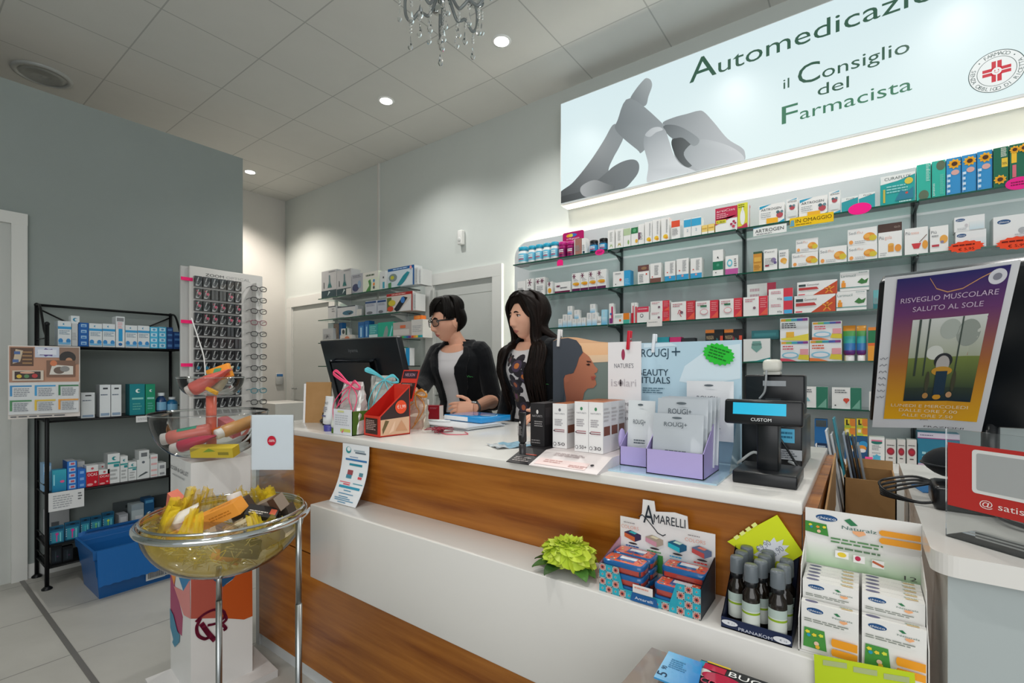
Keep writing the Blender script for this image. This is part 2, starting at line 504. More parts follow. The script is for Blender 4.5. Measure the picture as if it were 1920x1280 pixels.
m.text('utomedicazione',(a0.x-SX0,-.1245,3.115-SZ0),X_,Z_,.105,GT,kk*(h1-h0),'L','lightbox')
def st2(txt,x0,x1,z,hh,col=GT):m.text(txt,(x0-SX0,-.1245,z-SZ0),X_,Z_,hh,col,x1-x0,'L','lightbox')
m.build('title_lettering',sign);m=MB()
st2('il',-.375,-.345,2.893,.06);st2('C',-.303,-.196,2.887,.115);st2('onsiglio',-.187,.186,2.887,.072)
m.build('lettering',sign);m=MB()
st2('del',-.208,-.065,2.796,.066);m.build('lettering',sign);m=MB();st2('F',-.383,-.303,2.691,.108,'35795a');st2('armacista',-.293,.196,2.691,.072,'35795a')
m.build('lettering',sign)
m=MB()
lc=(0.5-SX0,2.673-SZ0);R=.097
def ring(r0,r1,col,y):
 for k in range(48):
  a, b=2*pi*k/48, 2*pi*(k+1)/48
  m.face([(lc[0]+r*cos(q),y,lc[1]+r*sin(q))for r,q in((r0,a),(r1,a),(r1,b),(r0,b))],col,'lightbox')
ring(0,R,'f2f8f6',-.1238);ring(R-.003,R,'2c4a48',-.1242);ring(R-.0315,R-.0295,'2c4a48',-.1242)
def around(txt,a_mid,r,h,inward):
 step=h*.80/r
 n=len(txt)
 for i, ch in enumerate(txt):
  if ch==' ':continue
  a=a_mid+(i-(n-1)/2)*(step if inward else-step)
  rad=Vector((cos(a),0,sin(a)));tan=Vector((-sin(a),0,cos(a)))
  u, vv=(tan,-rad)if inward else(-tan,rad)
  o=Vector((lc[0],-.1245,lc[1]))+rad*(r+(h*.5 if inward else-h*.5))
  m.text(ch,o,u,vv,h,'2c4a48',None,'C','lightbox')
around('• FARMACO •',pi/2,R-.016,.0165,False)
around('SENZA OBBLIGO DI RICETTA',-pi/2,R-.016,.0165,True)
for(hx,hz)in((.048,.017),(.017,.048)):
 m.box(lc[0]-hx,-.1245,lc[1]-hz,lc[0]+hx,-.124,lc[1]+hz,'cf2438','lightbox')
for(hx,hz)in((.050,.0022),(.0022,.050)):
 m.box(lc[0]-hx,-.125,lc[1]-hz,lc[0]+hx,-.1246,lc[1]+hz,'f2f8f6','lightbox')
m.face([(lc[0]+.017*cos(a),-.1254,lc[1]+.017*sin(a))for a in(2*pi*i/20 for i in range(20))],'f4f6f4','lightbox')
for sx in(-1,1):m.face([(lc[0]+sx*.006+.0022*cos(a),-.1258,lc[1]+.004+.003*sin(a))for a in(2*pi*i/10 for i in range(10))],'cf2438','lightbox')
m.art((lc[0]-.01,-.1256,lc[1]-.01),X_,Z_,.02,.02,[('ln',[(.1,.45),(.25,.2),(.5,.1),(.75,.2),(.9,.45)],.0016,'cf2438')],'lightbox')
m.build('round_emblem',sign)
# ------------------------------------------------------------------ wall shelving
PY=3.19
wall_unit=thing('backlit_panel','light grey backlit wall panel with rounded corner behind the glass shelves','wall panel',(-2.333,PY,0.0))
m=MB()
out=[(0,0.0),(3.9,0.0),(3.9,2.31)]+[(0.13+.13*cos(a),2.18+.13*sin(a))for a in(pi/2+k*pi/20 for k in range(11))]
m.face([(x,0,z)for x,z in out],'ffffff','wall_panel');m.face([(x,.022,z)for x,z in out[::-1]],'ffffff','wall_panel')
m.grid([[(x,y,z)for y in(0,.022)]for x,z in out+out[:1]],'ffffff','wall_panel',smooth=False)
m.build('panel',wall_unit)
m=MB()
m.tube([(0.05,.05,.9),(0.05,.05,2.17),(.06,.05,2.22),(.09,.05,2.255),(.14,.05,2.265),(3.85,.05,2.265)],.007,'fff4e4','led',6);m.build('light_strip',wall_unit)
m=MB();m.box(.02,-.112,-.012,W_-.02,-.03,-.0005,'fff4e4','led_soft');m.build('light_strip',sign)
STD=[-1.387,-.588,.205,1.0]
SHZ=[2.078,1.822,1.574,1.317,1.072]
SHN=['top','second','third','fourth','fifth']
SF=2.957
for k, x in enumerate(STD):
 t=thing('shelf_rail','dark vertical shelf rail with bracket arms, '+['leftmost, nearest the long-haired woman','above the till','just above the poster','hidden end right of the poster'][k],'shelf rail',(x,PY,.8),group='shelf rails on the wall panel')
 m=MB();m.box(-.011,-.008,0,.011,0,1.32,'4a5252','plastic');m.box(-.003,-.0085,0,.003,-.008,1.32,'20282a','plastic');m.build('rail',t)
 for z in SHZ:
  m=MB();m.box(-.006,-.215,z-.8-.016,.006,-.008,z-.8-.0085,'2c3a3a','plastic');m.face([(0,-.008,z-.8-.06),(0,-.008,z-.809),(0,-.12,z-.809)],'2c3a3a','plastic');m.build('bracket',t)
segs=[(-2.178,-1.39),(-1.384,-.591),(-.585,.202),(.208,1.0)]
for r, z in enumerate(SHZ):
 for c_,(x0,x1)in enumerate(segs):
  t=thing('glass_shelf','%s row glass shelf, %s pane from the left'%(SHN[r],ORD[c_]),'shelf',(x0,SF,z-.008),group='glass wall shelves')
  m=MB();m.box(0,.0025,0,x1-x0,PY-SF-.009,.008,'ffffff','glass');m.build('pane',t)
  m=MB();m.box(0,0,0,x1-x0,.0024,.008,'ffffff','glassedge');m.build('front_edge',t)
m=MB();m.rbox(-2.28,2.72,FL,1.4,PY-.001,.815,'ffffff','laminate',.004)
tag(m.build('base_cabinet'),'white low cabinet under the wall shelves holding the bottom row of boxes','cabinet')
PROD=[]
def reg(o,desc,cat,group,key):
 PROD.append((o,desc,cat,group,key))
def finish_labels():
 from collections import defaultdict
 d=defaultdict(list)
 for p in PROD:d[p[1]].append(p)
 for desc, ps in d.items():
  ps.sort(key=lambda p:p[4])
  for i,(o,ds,cat,g,k)in enumerate(ps):
   lab=ds if len(ps)==1 else('%s, %s of %d from left'%(ds,ORD[i],len(ps)))
   tag(o,lab,cat,g)
def carton(name,x0,x1,y0,z0,dep,h,col,els=(),side=None,top=None,desc='',cat='box',group=None,key=0,rz=0.0,right=None,nrm=None,mat='card'):
 """a printed carton standing on z0 with its front at y0 (facing the shop)"""
 W=x1-x0
 m=MB()
 m.box(-W/2,0,0,W/2,dep,h,col,mat,cols=[None,None,side,side,top,None])
 m.art((-W/2,0,0),X_,Z_,W,h,list(els),mat)
 if right:m.art((W/2,0,0),Y_,Z_,dep,h,list(right),mat)
 o=m.build(name,None,((x0+x1)/2,y0,z0),rz)
 reg(o,desc,cat,group,key)
 return o
def shelf_item(r,px0,px1,ptop,col,els,desc,kind='carton',pbot=None,dep=.055,side=None,top=None,cat='box',name='medicine_box',dy=.018,right=None,group=None,rz=0.0,args=None):
 Y=SF+dy
 z0=SHZ[r]if r<5 else.816
 c=(px0+px1)/2
 if pbot:z0=at_y(c,pbot,Y).z
 x0, x1=at_y(px0,0,Y).x, at_y(px1,0,Y).x
 h=at_y(c,ptop,Y).z-z0
 x0+=.0008;x1-=.0008
 g=group or('packages on the %s glass shelf'%SHN[r]if r<5 else 'packages on the low cabinet')
 if kind=='carton':
  return carton(name,x0,x1,Y,z0,dep,h,col,els,side,top,desc,cat,g,px0,rz,right)
 t=bpy.data.objects.new(name,None);t.empty_display_size=.03
 W=x1-x0;R=W/2
 t.location=((x0+x1)/2,Y+R,z0);C.objects.link(t)
 reg(t,desc,cat,g,px0)
 if kind=='bottle':
  body, lid, lab=args
  m=MB();hl=h*.22
  m.lathe([(R*.9,0),(R*.96,h*.02),(R*.96,h*.16),(R*.97,h*.17),(R*.97,h*.60),(R*.96,h*.61),(R*.96,h*.68),(R*.8,h-hl),(R*.8,h-hl+.001)],lambda i,j:lin(lab if i in(2,3,4)else body),'plastic',20);m.build('body',t)
  m=MB();m.lathe([(R*.9,h-hl),(R*.92,h-hl+.001),(R*.92,h-.002),(R*.86,h),(.0005,h)],lid,'plastic',20);m.build('lid',t)
  m=MB()
  n=5
  for q in range(3):
   zz=h*(.26+.1*q)
   m.grid([[(R*.985*sin(a),-R*.985*cos(a),zz+dz)for dz in(0,h*.05)]for a in(-.6+1.2*k/n for k in range(n+1))],'ffffff' if q else 'd8536a','plastic')
  m.build('label',t)
 elif kind=='tube':
  bandcols, cap=args
  m=MB();n=20
  prof=[(R*.55,0.16),(R*.95,.2),(R,.3),(R,.5),(R,.7),(R,.85),(R,1.0)]
  rows=[]
  for i,(r_,zz)in enumerate(prof):
   f=max(0.06,1-max(0,(zz-.2)/.8)*.94)
   rows.append([(r_*cos(2*pi*k/n),r_*f*sin(2*pi*k/n),zz*h)for k in range(n)])
  m.grid(rows,lambda i,j:lin(bandcols[min(i,len(bandcols)-1)]),'plastic',cv=True,cap=True);m.build('tube',t)
  m=MB();m.lathe([(R*.8,0),(R*.82,h*.16),(.001,h*.165)],cap,'plastic',18);m.build('cap',t)
 return t
W0, OFF='eeeeec', 'e4e4e1'
def z8(x):return 960+x/4
def y8(y):return 360+y/4
def S8(r,x0,x1,yt,*a,yb=None,**k):return shelf_item(r,z8(x0),z8(x1),y8(yt),*a,pbot=y8(yb)if yb else None,**k)
def S1(r,x0,x1,yt,*a,yb=None,**k):return shelf_item(r,1400+x0*.27083,1400+x1*.27083,250+yt*.27083,*a,pbot=250+yb*.27083 if yb else None,**k)
def S7(r,x0,x1,yt,*a,yb=None,**k):return shelf_item(r,1000+x0*.21875,1000+x1*.21875,560+yt*.21875,*a,pbot=560+yb*.21875 if yb else None,**k)
def S2(r,x0,x1,yt,*a,yb=None,**k):return shelf_item(r,1400+x0*.297,1400+x1*.297,480+yt*.297,*a,pbot=480+yb*.297 if yb else None,**k)
TXT=('l',.1,.25,.9,.6,5,'9a9c9e')
# --- top shelf
for a, b, c in((30,98,408),(108,162,400),(162,218,390),(218,276,380),(276,335,370)):
 S8(0,a,b,c,'',(),'white and blue vitamin tub with turquoise lid',kind='bottle',args=('f0f2f2','2aa3c4','74c4e0'),cat='tub',name='vitamin_tub')
for a, b, c in((335,395,370),(398,462,366)):
 S8(0,a,b,c,'',(),'magenta supplement bottle before the magenta card on the top shelf',kind='bottle',args=('a01a6a','c02a86','7c1458'),cat='bottle',name='supplement_bottle')
S8(0,466,522,350,'a8786c',[('r',.0,.0,.12,1,'d8d4d0'),TXT],'slim copper brown carton right of the magenta bottles')
S8(0,523,552,345,W0,[('r',.2,.05,.8,.2,'2a4a5a'),TXT],'slim white carton beside the copper one',dep=.05)
for a, b, c in((568,632,358),(640,706,343)):
 S8(0,a,b,c,'',(),'dark pill bottle with blue label, top shelf',kind='bottle',args=('1d2b3a','1c1f22','2f8fc0'),cat='bottle',name='pill_bottle')
def leafy(col):return[('p',[(.25,.08),(.5,.2),(.75,.08),(.6,.3),(.5,.22),(.4,.3)],col),('l',.3,.4,.7,.9,8,'b5b8b5')]
S8(0,718,770,285,W0,leafy('a9c08a'),'plain tall white carton, first right of the dark pill bottles',side='d8d8d4')
S8(0,776,834,275,W0,leafy('b9a95a'),'plain tall white carton, second right of the dark pill bottles')
S8(0,836,890,270,W0,[('r',0,.62,1,.98,'b9cda6'),('e',.7,.25,.12,.12,'8fb86a')],'white carton with pale green top on the top shelf')
S8(0,893,945,262,W0,[('r',0,.66,1,.98,'2f7a4c'),('e',.5,.82,.25,.1,'5fa878'),('e',.8,.25,.2,.1,'e8b440')],'white carton with dark green top on the top shelf')
S8(0,947,990,240,W0,[('p',[(0,.25),(.5,.35),(.3,.5),(.5,.6),(0,.62)],'7a2a62'),TXT],'white carton with purple butterfly mark on the top shelf')
for a, b, c in((995,1050,222),(1053,1108,205),(1118,1178,192)):
 S8(0,a,b,c,W0,[('e',.55,.2,.3,.09,'f0c53a'),('e',.7,.14,.2,.05,'e09a30'),('l',.62,.35,.85,.92,12,'9a9c9e')],'tall white carton with yellow fruit picture on the top shelf')
S8(0,1195,1260,214,W0,[('r',0,.66,1,1,'e4573c'),('r',.1,.2,.5,.5,'d8d8d6'),TXT],'white carton with orange red top on the top shelf',top='e4573c')
for a, b, c in((1288,1343,200),(1345,1420,188)):
 S8(0,a,b,c,W0,[('r',0,.56,1,.95,'3fa9d6'),('t','2',.4,.3,.14,'6a9ab0')],'white carton with sky blue top on the top shelf',side='e8f0f4')
for a, b, c in((1422,1467,248),(1469,1518,238)):
 S8(0,a,b,c,'f0d27a',[('r',0,0,1,.3,'f2efe6'),('r',.1,.6,.9,.7,'d9a840')],'small pale yellow carton on the top shelf',dep=.05)
S8(0,1524,1690,112,W0,[('r',0,.52,1,1,'c22f52'),('p',[(0,.3),(1,.62),(1,.52),(0,.52)],'c22f52'),('r',.04,.36,.5,.5,'d9d436'),('t','artiCist',.06,.82,.1,'f4dfe2',.85),('t','€ 28,50',.08,.39,.07,'40302a',.36),('l',.06,.56,.6,.78,3,'eaa8b4'),('c',.74,.26,.06,'b03a5a'),('c',.85,.36,.06,'b03a5a'),('c',.84,.16,.07,'c8405a'),('c',.92,.28,.05,'b03a5a')],'crimson and white carton with yellow price strip on the top shelf',side='e9e6e2')
S8(0,1691,1768,82,'dcd846',[('r',0,.8,1,1,'e0e040'),('l',.08,.82,.9,.97,2,'5a5a20'),('e',.5,.45,.25,.3,'eef0ec'),('e',.5,.72,.1,.12,'e4e8e4'),('r',0,0,.4,.1,'c8405a'),('p',[(0,0),(.9,.22),(1,.1),(1,0)],'c03a56')],'yellow carton with white spray bottle picture on the top shelf',side='c83a48',right=[('r',0,0,.65,1,'eceae6'),('r',.8,.1,.95,.9,'eceae6')],dep=.08)
ART=[('p',[(.02,.8),(.02,.95),(.5,1.0)],'2aa0c4'),('t','ARTROGEN',.08,.7,.12,'20282c',.8),('c',.82,.4,.13,'b8505a'),('c',.75,.55,.07,'4a6a74'),('c',.9,.55,.06,'6a8a94'),('p',[(.7,0),(1,.18),(1,0)],'2aa0c4'),('r',.3,.05,.75,.3,'f2b52c'),('l',.08,.35,.5,.62,3,'aab0b2')]
S1(0,85,262,488,W0,ART,'white carton with black title and turquoise corners, left of two slim ones')
AR2=[('p',[(.1,.92),(.9,1.0),(.9,.95)],'2aa0c4'),('t','ARTROGEN',.1,.84,.07,'20282c',.8),('c',.5,.6,.24,'b8505a'),('c',.35,.68,.12,'4a6a74'),('c',.65,.68,.12,'6a8a94'),('p',[(0,0),(1,.14),(1,0)],'2aa0c4'),('r',.1,.2,.9,.45,'dfe4e4')]
S1(0,275,355,452,W0,AR2,'slim white carton with pinkish tree mark between two wide ones')
S1(0,362,560,440,W0,ART,'white carton with black title and turquoise corners, right of the two wide ones')
S1(0,568,650,400,W0,AR2,'slim white carton with pinkish tree mark beside the teal pouches')
CUR=lambda:[('p',[(0,.72),(.5,.78),(1,.92),(1,1),(0,1)],'e8ecea'),('t','CURAFLUX',.12,.84,.1,'50605e',.76),('c',.82,.72,.12,'d9c64a'),('l',.18,.38,.8,.66,3,'8fd0ce'),('r',.08,.1,.14,.55,'c9b84a')]
S1(0,656,772,440,'2f9fa8',[('p',[(0,.7),(1,.9),(1,1),(0,1)],'e8ecea'),('t','FLUX',.3,.83,.1,'50605e',.5)],'small teal pouch carton with white top, left one',dep=.03)
S1(0,775,890,412,'2f9fa8',[('p',[(0,.7),(1,.9),(1,1),(0,1)],'e8ecea'),('t','FLUX',.3,.83,.1,'50605e',.5)],'small teal pouch carton with white top, right one',dep=.03)
S1(0,925,1168,282,'1fa3a0',CUR()+[('p',[(.42,.12),(.6,.45),(.75,.35),(.95,.5),(.95,.12)],'2a7f98'),('c',.76,.33,.04,'d05048'),('l',.55,.03,.9,.1,1,'c8e8e4')],'wide teal carton with white top and yellow dot on the top shelf',dep=.07)
S1(0,1176,1276,212,'2fb3a0',[('r',0,0,.06,1,'3fc8b4'),('e',.5,.13,.36,.14,'5d6e58'),('t','DTX',.7,.8,.03,'dff2ee',.25),('l',.66,.5,.94,.98,12,'b8e6dc')],'tall sea green carton with stones at the bottom, left of the pair',side='2a9a8c')
S1(0,1281,1378,188,'2fb3a0',[('e',.66,.86,.34,.13,'5d6e58'),('l',.08,.06,.24,.4,8,'d4efe8'),('l',.6,.08,.9,.62,16,'6fd0c0')],'tall sea green carton with stones at the top, right of the pair',side='2a9a8c')
def sunf(u,v,r):return[('star',u,v,r,'f0b422',9,1.0),('star',u,v,r*.8,'e6a018',8,1.0),('c',u,v,r*.42,'4a2c12')]
for a, b, c in((1381,1486,168),(1488,1592,146),(1594,1702,120)):
 S1(0,a,b,c,'2f8fca',[('r',.93,0,1,1,'2377ae'),('e',.6,.6,.28,.07,'d8a8a0')]+sunf(.55,.83,.48)+[('l',.05,.05,.3,.6,4,'d8ecf8'),('l',.06,.04,.1,.5,12,'f4f8fc')],'tall blue carton with a sunflower, top shelf',side='1f6ea6')
S1(0,1706,1814,96,'14684e',[('r',.55,.5,.95,.72,'e8c23a'),('t','50%',.6,.56,.06,'2a4a3a',.3),('l',.5,.75,.95,.98,8,'dfe8da')]+sunf(.45,.2,.46),'tall dark green carton with a low sunflower and yellow badge',side='0f5440')
S1(0,1818,1990,66,'14684e',[('r',.08,.55,.3,.85,'f0c030'),('r',.12,.2,.28,.5,'d86a7a')]+sunf(.22,.87,.24)+sunf(.6,.87,.26),'wide dark green carton with yellow band, cut by the right frame edge',side='0f5440')
# --- second shelf
AST=lambda u, v, r:[('ln',[(u-r,v),(u+r,v)],.005,'6d2348'),('ln',[(u-r*.5,v-r*.6),(u+r*.5,v+r*.6)],.005,'6d2348'),('ln',[(u-r*.5,v+r*.6),(u+r*.5,v-r*.6)],.005,'6d2348')]
S8(1,40,102,668,W0,[('r',0,.3,1,.36,'b8bcc0'),TXT],'small plain white carton at the left end of the second shelf')
S8(1,106,160,650,W0,AST(.5,.78,.3)+[('l',.2,.1,.8,.5,4,'8a8c90')],'white carton with one plum asterisk, second shelf, left end')
S8(1,176,246,640,W0,AST(.25,.78,.2)+AST(.72,.8,.2)+[('l',.15,.1,.85,.55,5,'9a9ca0')],'white carton with two plum asterisks on the second shelf',side='d9d9d6')
S8(1,264,302,672,W0,AST(.4,.82,.28)+[('e',.5,.3,.35,.2,'e6a83c')],'narrow white carton with orange drop on the second shelf')
S8(1,321,436,674,W0,AST(.22,.65,.14)+[('r',0,0,1,.2,'6d2348'),('l',.36,.4,.9,.56,1,'4a4a50')],'wide low white carton with plum foot on the second shelf')
for a, b, c in((450,511,608),(513,573,600),(575,635,590),(637,705,580)):
 S8(1,a,b,c,W0,AST(.25,.83,.2)+[('r',0,0,1,.16,'5f2350'),('e',.5,.42,.42,.07,'e8b23a'),('e',.6,.36,.3,.05,'e09028'),('l',.2,.55,.8,.68,2,'a8a8ac')],'tall white carton with orange fruit and plum foot')
S8(1,757,888,592,W0,[('r',.64,0,1,1,'3ba3d8'),('l',.7,.1,.95,.5,4,'9ad4f0'),('c',.44,.45,.07,'d8503a'),('c',.16,.18,.03,'404448'),('l',.12,.8,.5,.92,1,'9a9ca0')],'white carton with blue right third on the second shelf',side='2f8fc0')
S8(1,943,1028,548,W0,[('r',0,.68,1,1,'6e4b4a'),('e',.55,.84,.25,.08,'9a7a5a'),('c',.78,.52,.07,'d84a3a'),('l',.12,.1,.6,.55,5,'909498')],'white carton with brown top on the second shelf')
S8(1,1036,1118,533,W0,[('r',0,0,1,.25,'7a5048'),('c',.2,.32,.06,'d84a3a'),('l',.4,.4,.8,.9,8,'909498')],'white carton with brown foot on the second shelf')
for a, b, c in((1145,1226,518),(1233,1325,498),(1338,1424,494)):
 S8(1,a,b,c,W0,[('r',0,0,1,.27,'3a9fd0'),('c',.25,.45,.06,'d84a3a'),('c',.5,.2,.1,'d8a0a0'),('l',.5,.4,.85,.92,8,'909498')],'white carton with sky blue foot on the second shelf',side='dcdcda')
S8(1,1505,1584,433,W0,[('r',0,.24,1,.56,'1f7a5a'),('c',.5,.42,.14,'4a9a7e'),('p',[(.4,.7),(.6,.66),(.5,.76)],'303438'),('c',.3,.14,.06,'505458')],'white carton with dark green middle on the second shelf',side='dcdcda')
S8(1,1599,1696,476,W0,[('r',0,0,1,.32,'c05aa0'),('e',.35,.62,.22,.2,'6ac4d8'),('e',.35,.62,.13,.11,W0),('l',.7,.4,.9,.85,4,'707478')],'white carton with pink foot and turquoise ring on the second shelf',side='dcdcda')
S1(1,45,106,818,'d8a24a',[('r',0,.9,1,1,'3a5a40'),('r',0,.45,1,.88,'d09038'),('l',.1,.1,.9,.35,3,'b07828'),('r',.1,.5,.9,.72,'e0b050')],'slim amber carton with green top on the second shelf',side='3a5040')
S1(1,118,212,802,W0,[('c',.72,.48,.2,'8a7aa8'),('c',.85,.35,.12,'6a5a90'),('t','Passi',.08,.85,.08,'707478',.7),('r',.1,.2,.4,.27,'a03048'),TXT],'white carton with lilac flower on the second shelf',side='dcdcda')
S1(1,222,290,806,W0,[('e',.5,.45,.35,.14,'e8a848'),('e',.6,.36,.2,.1,'f0c060'),('l',.1,.65,.9,.9,2,'a8aaac')],'narrow white carton with orange fruit, second shelf')
SED=lambda:[('t','Sedi',.04,.68,.17,'8a8e92',.26),('t','flu',.32,.68,.17,'e0b8a8',.2),('e',.74,.45,.2,.24,'e8963a'),('e',.86,.36,.13,.17,'d8c23a'),('e',.66,.5,.1,.14,'f0b050'),('e',.12,.22,.07,.12,'f0a050'),('l',.25,.1,.6,.28,2,'b0b2b4')]
S1(1,312,495,822,W0,SED(),'low white carton with fruit, lower of the stacked pair behind amber tube')
S1(1,340,495,728,W0,SED(),'low white carton with fruit, upper of the stacked pair',yb=822)
S1(1,502,694,783,W0,SED(),'low white carton with fruit between the two stacks')
S1(1,700,906,772,W0,SED(),'wide white carton with fruit, lower of the right stack',dep=.07)
S1(1,698,904,655,W0,SED(),'wide white carton with fruit, upper of the right stack',yb=772,dep=.07)
S1(1,910,1076,680,W0,[('t','Più',.04,.72,.14,'6a6e74',.2),('t','gola',.28,.72,.14,'e8b0a0',.3),('r',.42,.22,.66,.5,'e09a3a'),('e',.54,.5,.12,.05,'e8b050'),('e',.84,.34,.14,.14,'e8983a'),('l',.08,.08,.4,.22,2,'b0b2b4')],'white carton with a drinking glass of orange juice on the second shelf',side='5a3a30')
S1(1,908,1076,622,'4a332c',[('t','GLO',.68,.4,.2,'b8a89a',.24)],'dark brown carton lying on the juice carton',yb=680,dy=.025)
S1(1,1092,1256,652,W0,[('t','Più',.04,.76,.12,'6a6e74',.2),('t','tosse',.28,.76,.12,'e8b0a0',.34),('p',[(.3,.42),(.72,.42),(.62,.22),(.4,.22)],'d0343c'),('ln',[(.65,.45),(.95,.7)],.003,'806050'),('e',.88,.34,.12,.16,'e8a03a')],'white carton with a red bowl on the second shelf')
S1(1,1268,1398,640,W0,[('t','Più',.06,.72,.12,'6a6e74',.3),('e',.75,.48,.22,.16,'e8a84a'),('c',.66,.38,.1,'8a80a0'),('l',.1,.58,.6,.68,1,'9a9c9e'),('r',.1,.22,.5,.3,'c03a48')],'white carton with orange and lilac berries on the second shelf',side='dcdcda')
CHI=lambda s=1:[('e',.2,.78,.16,.1*s,'1d4f82'),('t','chicco',.08,.735,.09*s,'f0f2f4',.24),('e',.4,.4,.05,.1,'c8c4c8'),('g',.5,.05,.98,.6,'c8dce4','e4e8e8'),('l',.1,.1,.45,.25,2,'b8bcc0')]
S1(1,1444,1660,672,'e8eaea',CHI(),'low white carton with dark blue oval logo, lower of two',dep=.06)
S1(1,1436,1650,570,'e8eaea',CHI(),'low white carton with dark blue oval logo, upper of two',yb=672,dep=.06)
S1(1,1706,2010,562,'e8eaea',[('e',.25,.8,.16,.08,'1d4f82'),('t','chicco',.13,.765,.07,'f0f2f4',.24),('e',.68,.45,.1,.1,'a8acb0'),('l',.5,.2,.9,.36,2,'b8bcc0')],'large white carton with dark blue oval logo at the right frame edge',dep=.08)
# --- third shelf
LB=[('g',0,0,1,.5,'7cc4e8','eef2f4'),('l',.3,.55,.7,.9,6,'b8c4ca')]
for a, b, c, yb, ds in((214,248,172,None,'white and pale blue mini carton at the left end of the third shelf'),(251,290,134,None,'white and pale blue carton next to the long dark hair'),(292,330,134,None,'white and pale blue carton with another standing on it'),(293,331,62,134,'white and pale blue carton perched on another, left tower'),(333,372,170,None,'white and pale blue low carton, left of the low three'),(350,390,95,170,'white and pale blue carton perched on the low three'),(374,411,166,None,'white and pale blue low carton, middle of the low three'),(413,448,160,None,'white and pale blue low carton, right of the low three'),(458,500,120,None,'white and sky blue carton under the perched middle one, left'),(502,545,117,None,'white and sky blue carton under the perched middle one, right'),(486,530,45,118,'white and sky blue carton perched in the middle of the third shelf')):
 S7(2,a,b,c,W0,LB,ds,yb=yb,dep=.04,name='eye_drop_box')
S7(2,547,580,150,W0,[('r',0,.3,1,.4,'b8a8a0'),TXT],'tiny plain white carton between blue ones on the third shelf',dep=.04)
S7(2,583,630,92,'a8dcf0',[('g',0,0,1,.5,'5ab4e0','c4e4f0'),('l',.4,.3,.6,.9,8,'f0f6f8')],'sky blue tall carton right of the blue group on third shelf',dep=.05)
S7(2,648,685,40,W0,[('r',.55,.1,.95,.85,'c02a5a'),('r',.1,.05,.9,.3,'8a3a7a'),('c',.45,.5,.25,'3a7ac0')],'tall slim white and magenta carton on the third shelf',dep=.04)
S7(2,687,824,125,W0,[('r',.62,.38,1,1,'e8862c'),('r',.62,0,1,.38,'4ab4a0'),('c',.42,.34,.07,'e06a38'),('l',.1,.6,.55,.85,3,'8ab8a8')],'low white carton with orange and green right end on third shelf')
S7(2,838,864,34,W0,[('r',0,0,.9,.5,'c8283a'),('r',.5,.5,.9,.85,'d86a78')],'slim red and white upright carton on the third shelf, left one',dep=.03)
S7(2,866,888,32,W0,[('r',.3,0,1,.8,'d03a48')],'slim red and white upright carton on the third shelf, right one',dep=.03)
S7(2,889,990,68,W0,[('r',0,.66,1,1,'d8405a'),('e',.4,.45,.14,.12,'606468'),('e',.4,.45,.09,.08,W0),('l',.1,.8,.9,.92,1,'f0c0c8')],'white carton with pink red top and grey ring on the third shelf')
RED=lambda c2='d8384a':[('r',.64,0,1,1,c2),('p',[(.68,.05),(.98,.05),(.98,.4)],'e8604a'),('l',.7,.4,.96,.92,5,'e88a90'),('l',.08,.72,.5,.92,2,'c88a94'),('c',.46,.42,.06,'806070')]
S7(2,1000,1168,108,W0,RED(),'white and red carton, lower of the stack behind white price card')
S7(2,1004,1168,18,W0,RED(),'white and red carton, upper of the stack behind white price card',yb=108)
S7(2,1178,1386,22,W0,RED('c83a44')+[('ln',[(.3,.35),(.36,.55),(.42,.5),(.38,.35),(.44,.2)],.004,'c03a4a')],'wide white and red carton with a running figure on third shelf',dep=.06,side='b8303e')
S7(2,1390,1586,16,W0,RED()+[('r',.22,.66,.5,.76,'3a7a58'),('e',.38,.4,.18,.16,'e0a0a8'),('e',.38,.4,.15,.12,W0)],'wide white and red carton with green stripe, first of two',dep=.06,side='b8303e')
S7(2,1594,1789,-2,W0,RED()+[('r',.22,.66,.5,.76,'3a7a58'),('e',.38,.4,.18,.16,'e0a0a8'),('e',.38,.4,.15,.12,W0)],'wide white and red carton with green stripe, second of two',dep=.06,side='b8303e')
S2(2,-22,134,255,W0,RED(),'white and red carton standing before a taller one, third shelf',dep=.05,dy=.012)
S2(2,2,186,172,W0,[('r',.7,0,1,1,'c8405a'),('l',.1,.4,.5,.9,3,'d0b0b8')],'white and red carton behind, taller, on the third shelf',dep=.06,dy=.08)
S2(2,138,292,288,W0,[('r',.62,0,1,1,'d8384a'),('r',.64,.05,.98,.35,'4ab0e0'),('l',.1,.6,.55,.85,2,'d08a98'),('t','60g',.36,.18,.14,'404448',.2)],'white and red carton with blue pen mark, lower of two',dep=.06,side='d8d8d6')
S2(2,138,292,205,W0,[('r',.62,0,1,1,'d8384a'),('r',.64,.05,.98,.35,'4ab0e0'),('l',.1,.6,.55,.85,2,'d08a98'),('t','60g',.36,.18,.14,'404448',.2)],'white and red carton with blue pen mark, upper of two',yb=288,dep=.06,side='d8d8d6')
GOO=lambda:[('p',[(.4,0),(1,.9),(1,0)],'c84a24'),('ln',[(.72,.1),(.8,.3),(.88,.1)],.006,'e8962c'),('ln',[(.7,.45),(.8,.32),(.92,.5)],.006,'e8962c'),('c',.81,.5,.03,'e8962c'),('r',.04,.66,.22,.82,'3a4a4a'),('t','Gonovital',.25,.7,.13,'50484a',.3),('p',[(.04,.4),(.55,.42),(.5,.58),(.04,.58)],'c03a3a'),('r',.03,.05,.2,.12,'d84050')]
S2(2,300,562,244,W0,GOO(),'white carton with orange red diagonal and star figure, lower of two',dep=.06)
S2(2,318,573,156,W0,GOO(),'white carton with orange red diagonal and star figure, upper of two',yb=244,dep=.06)
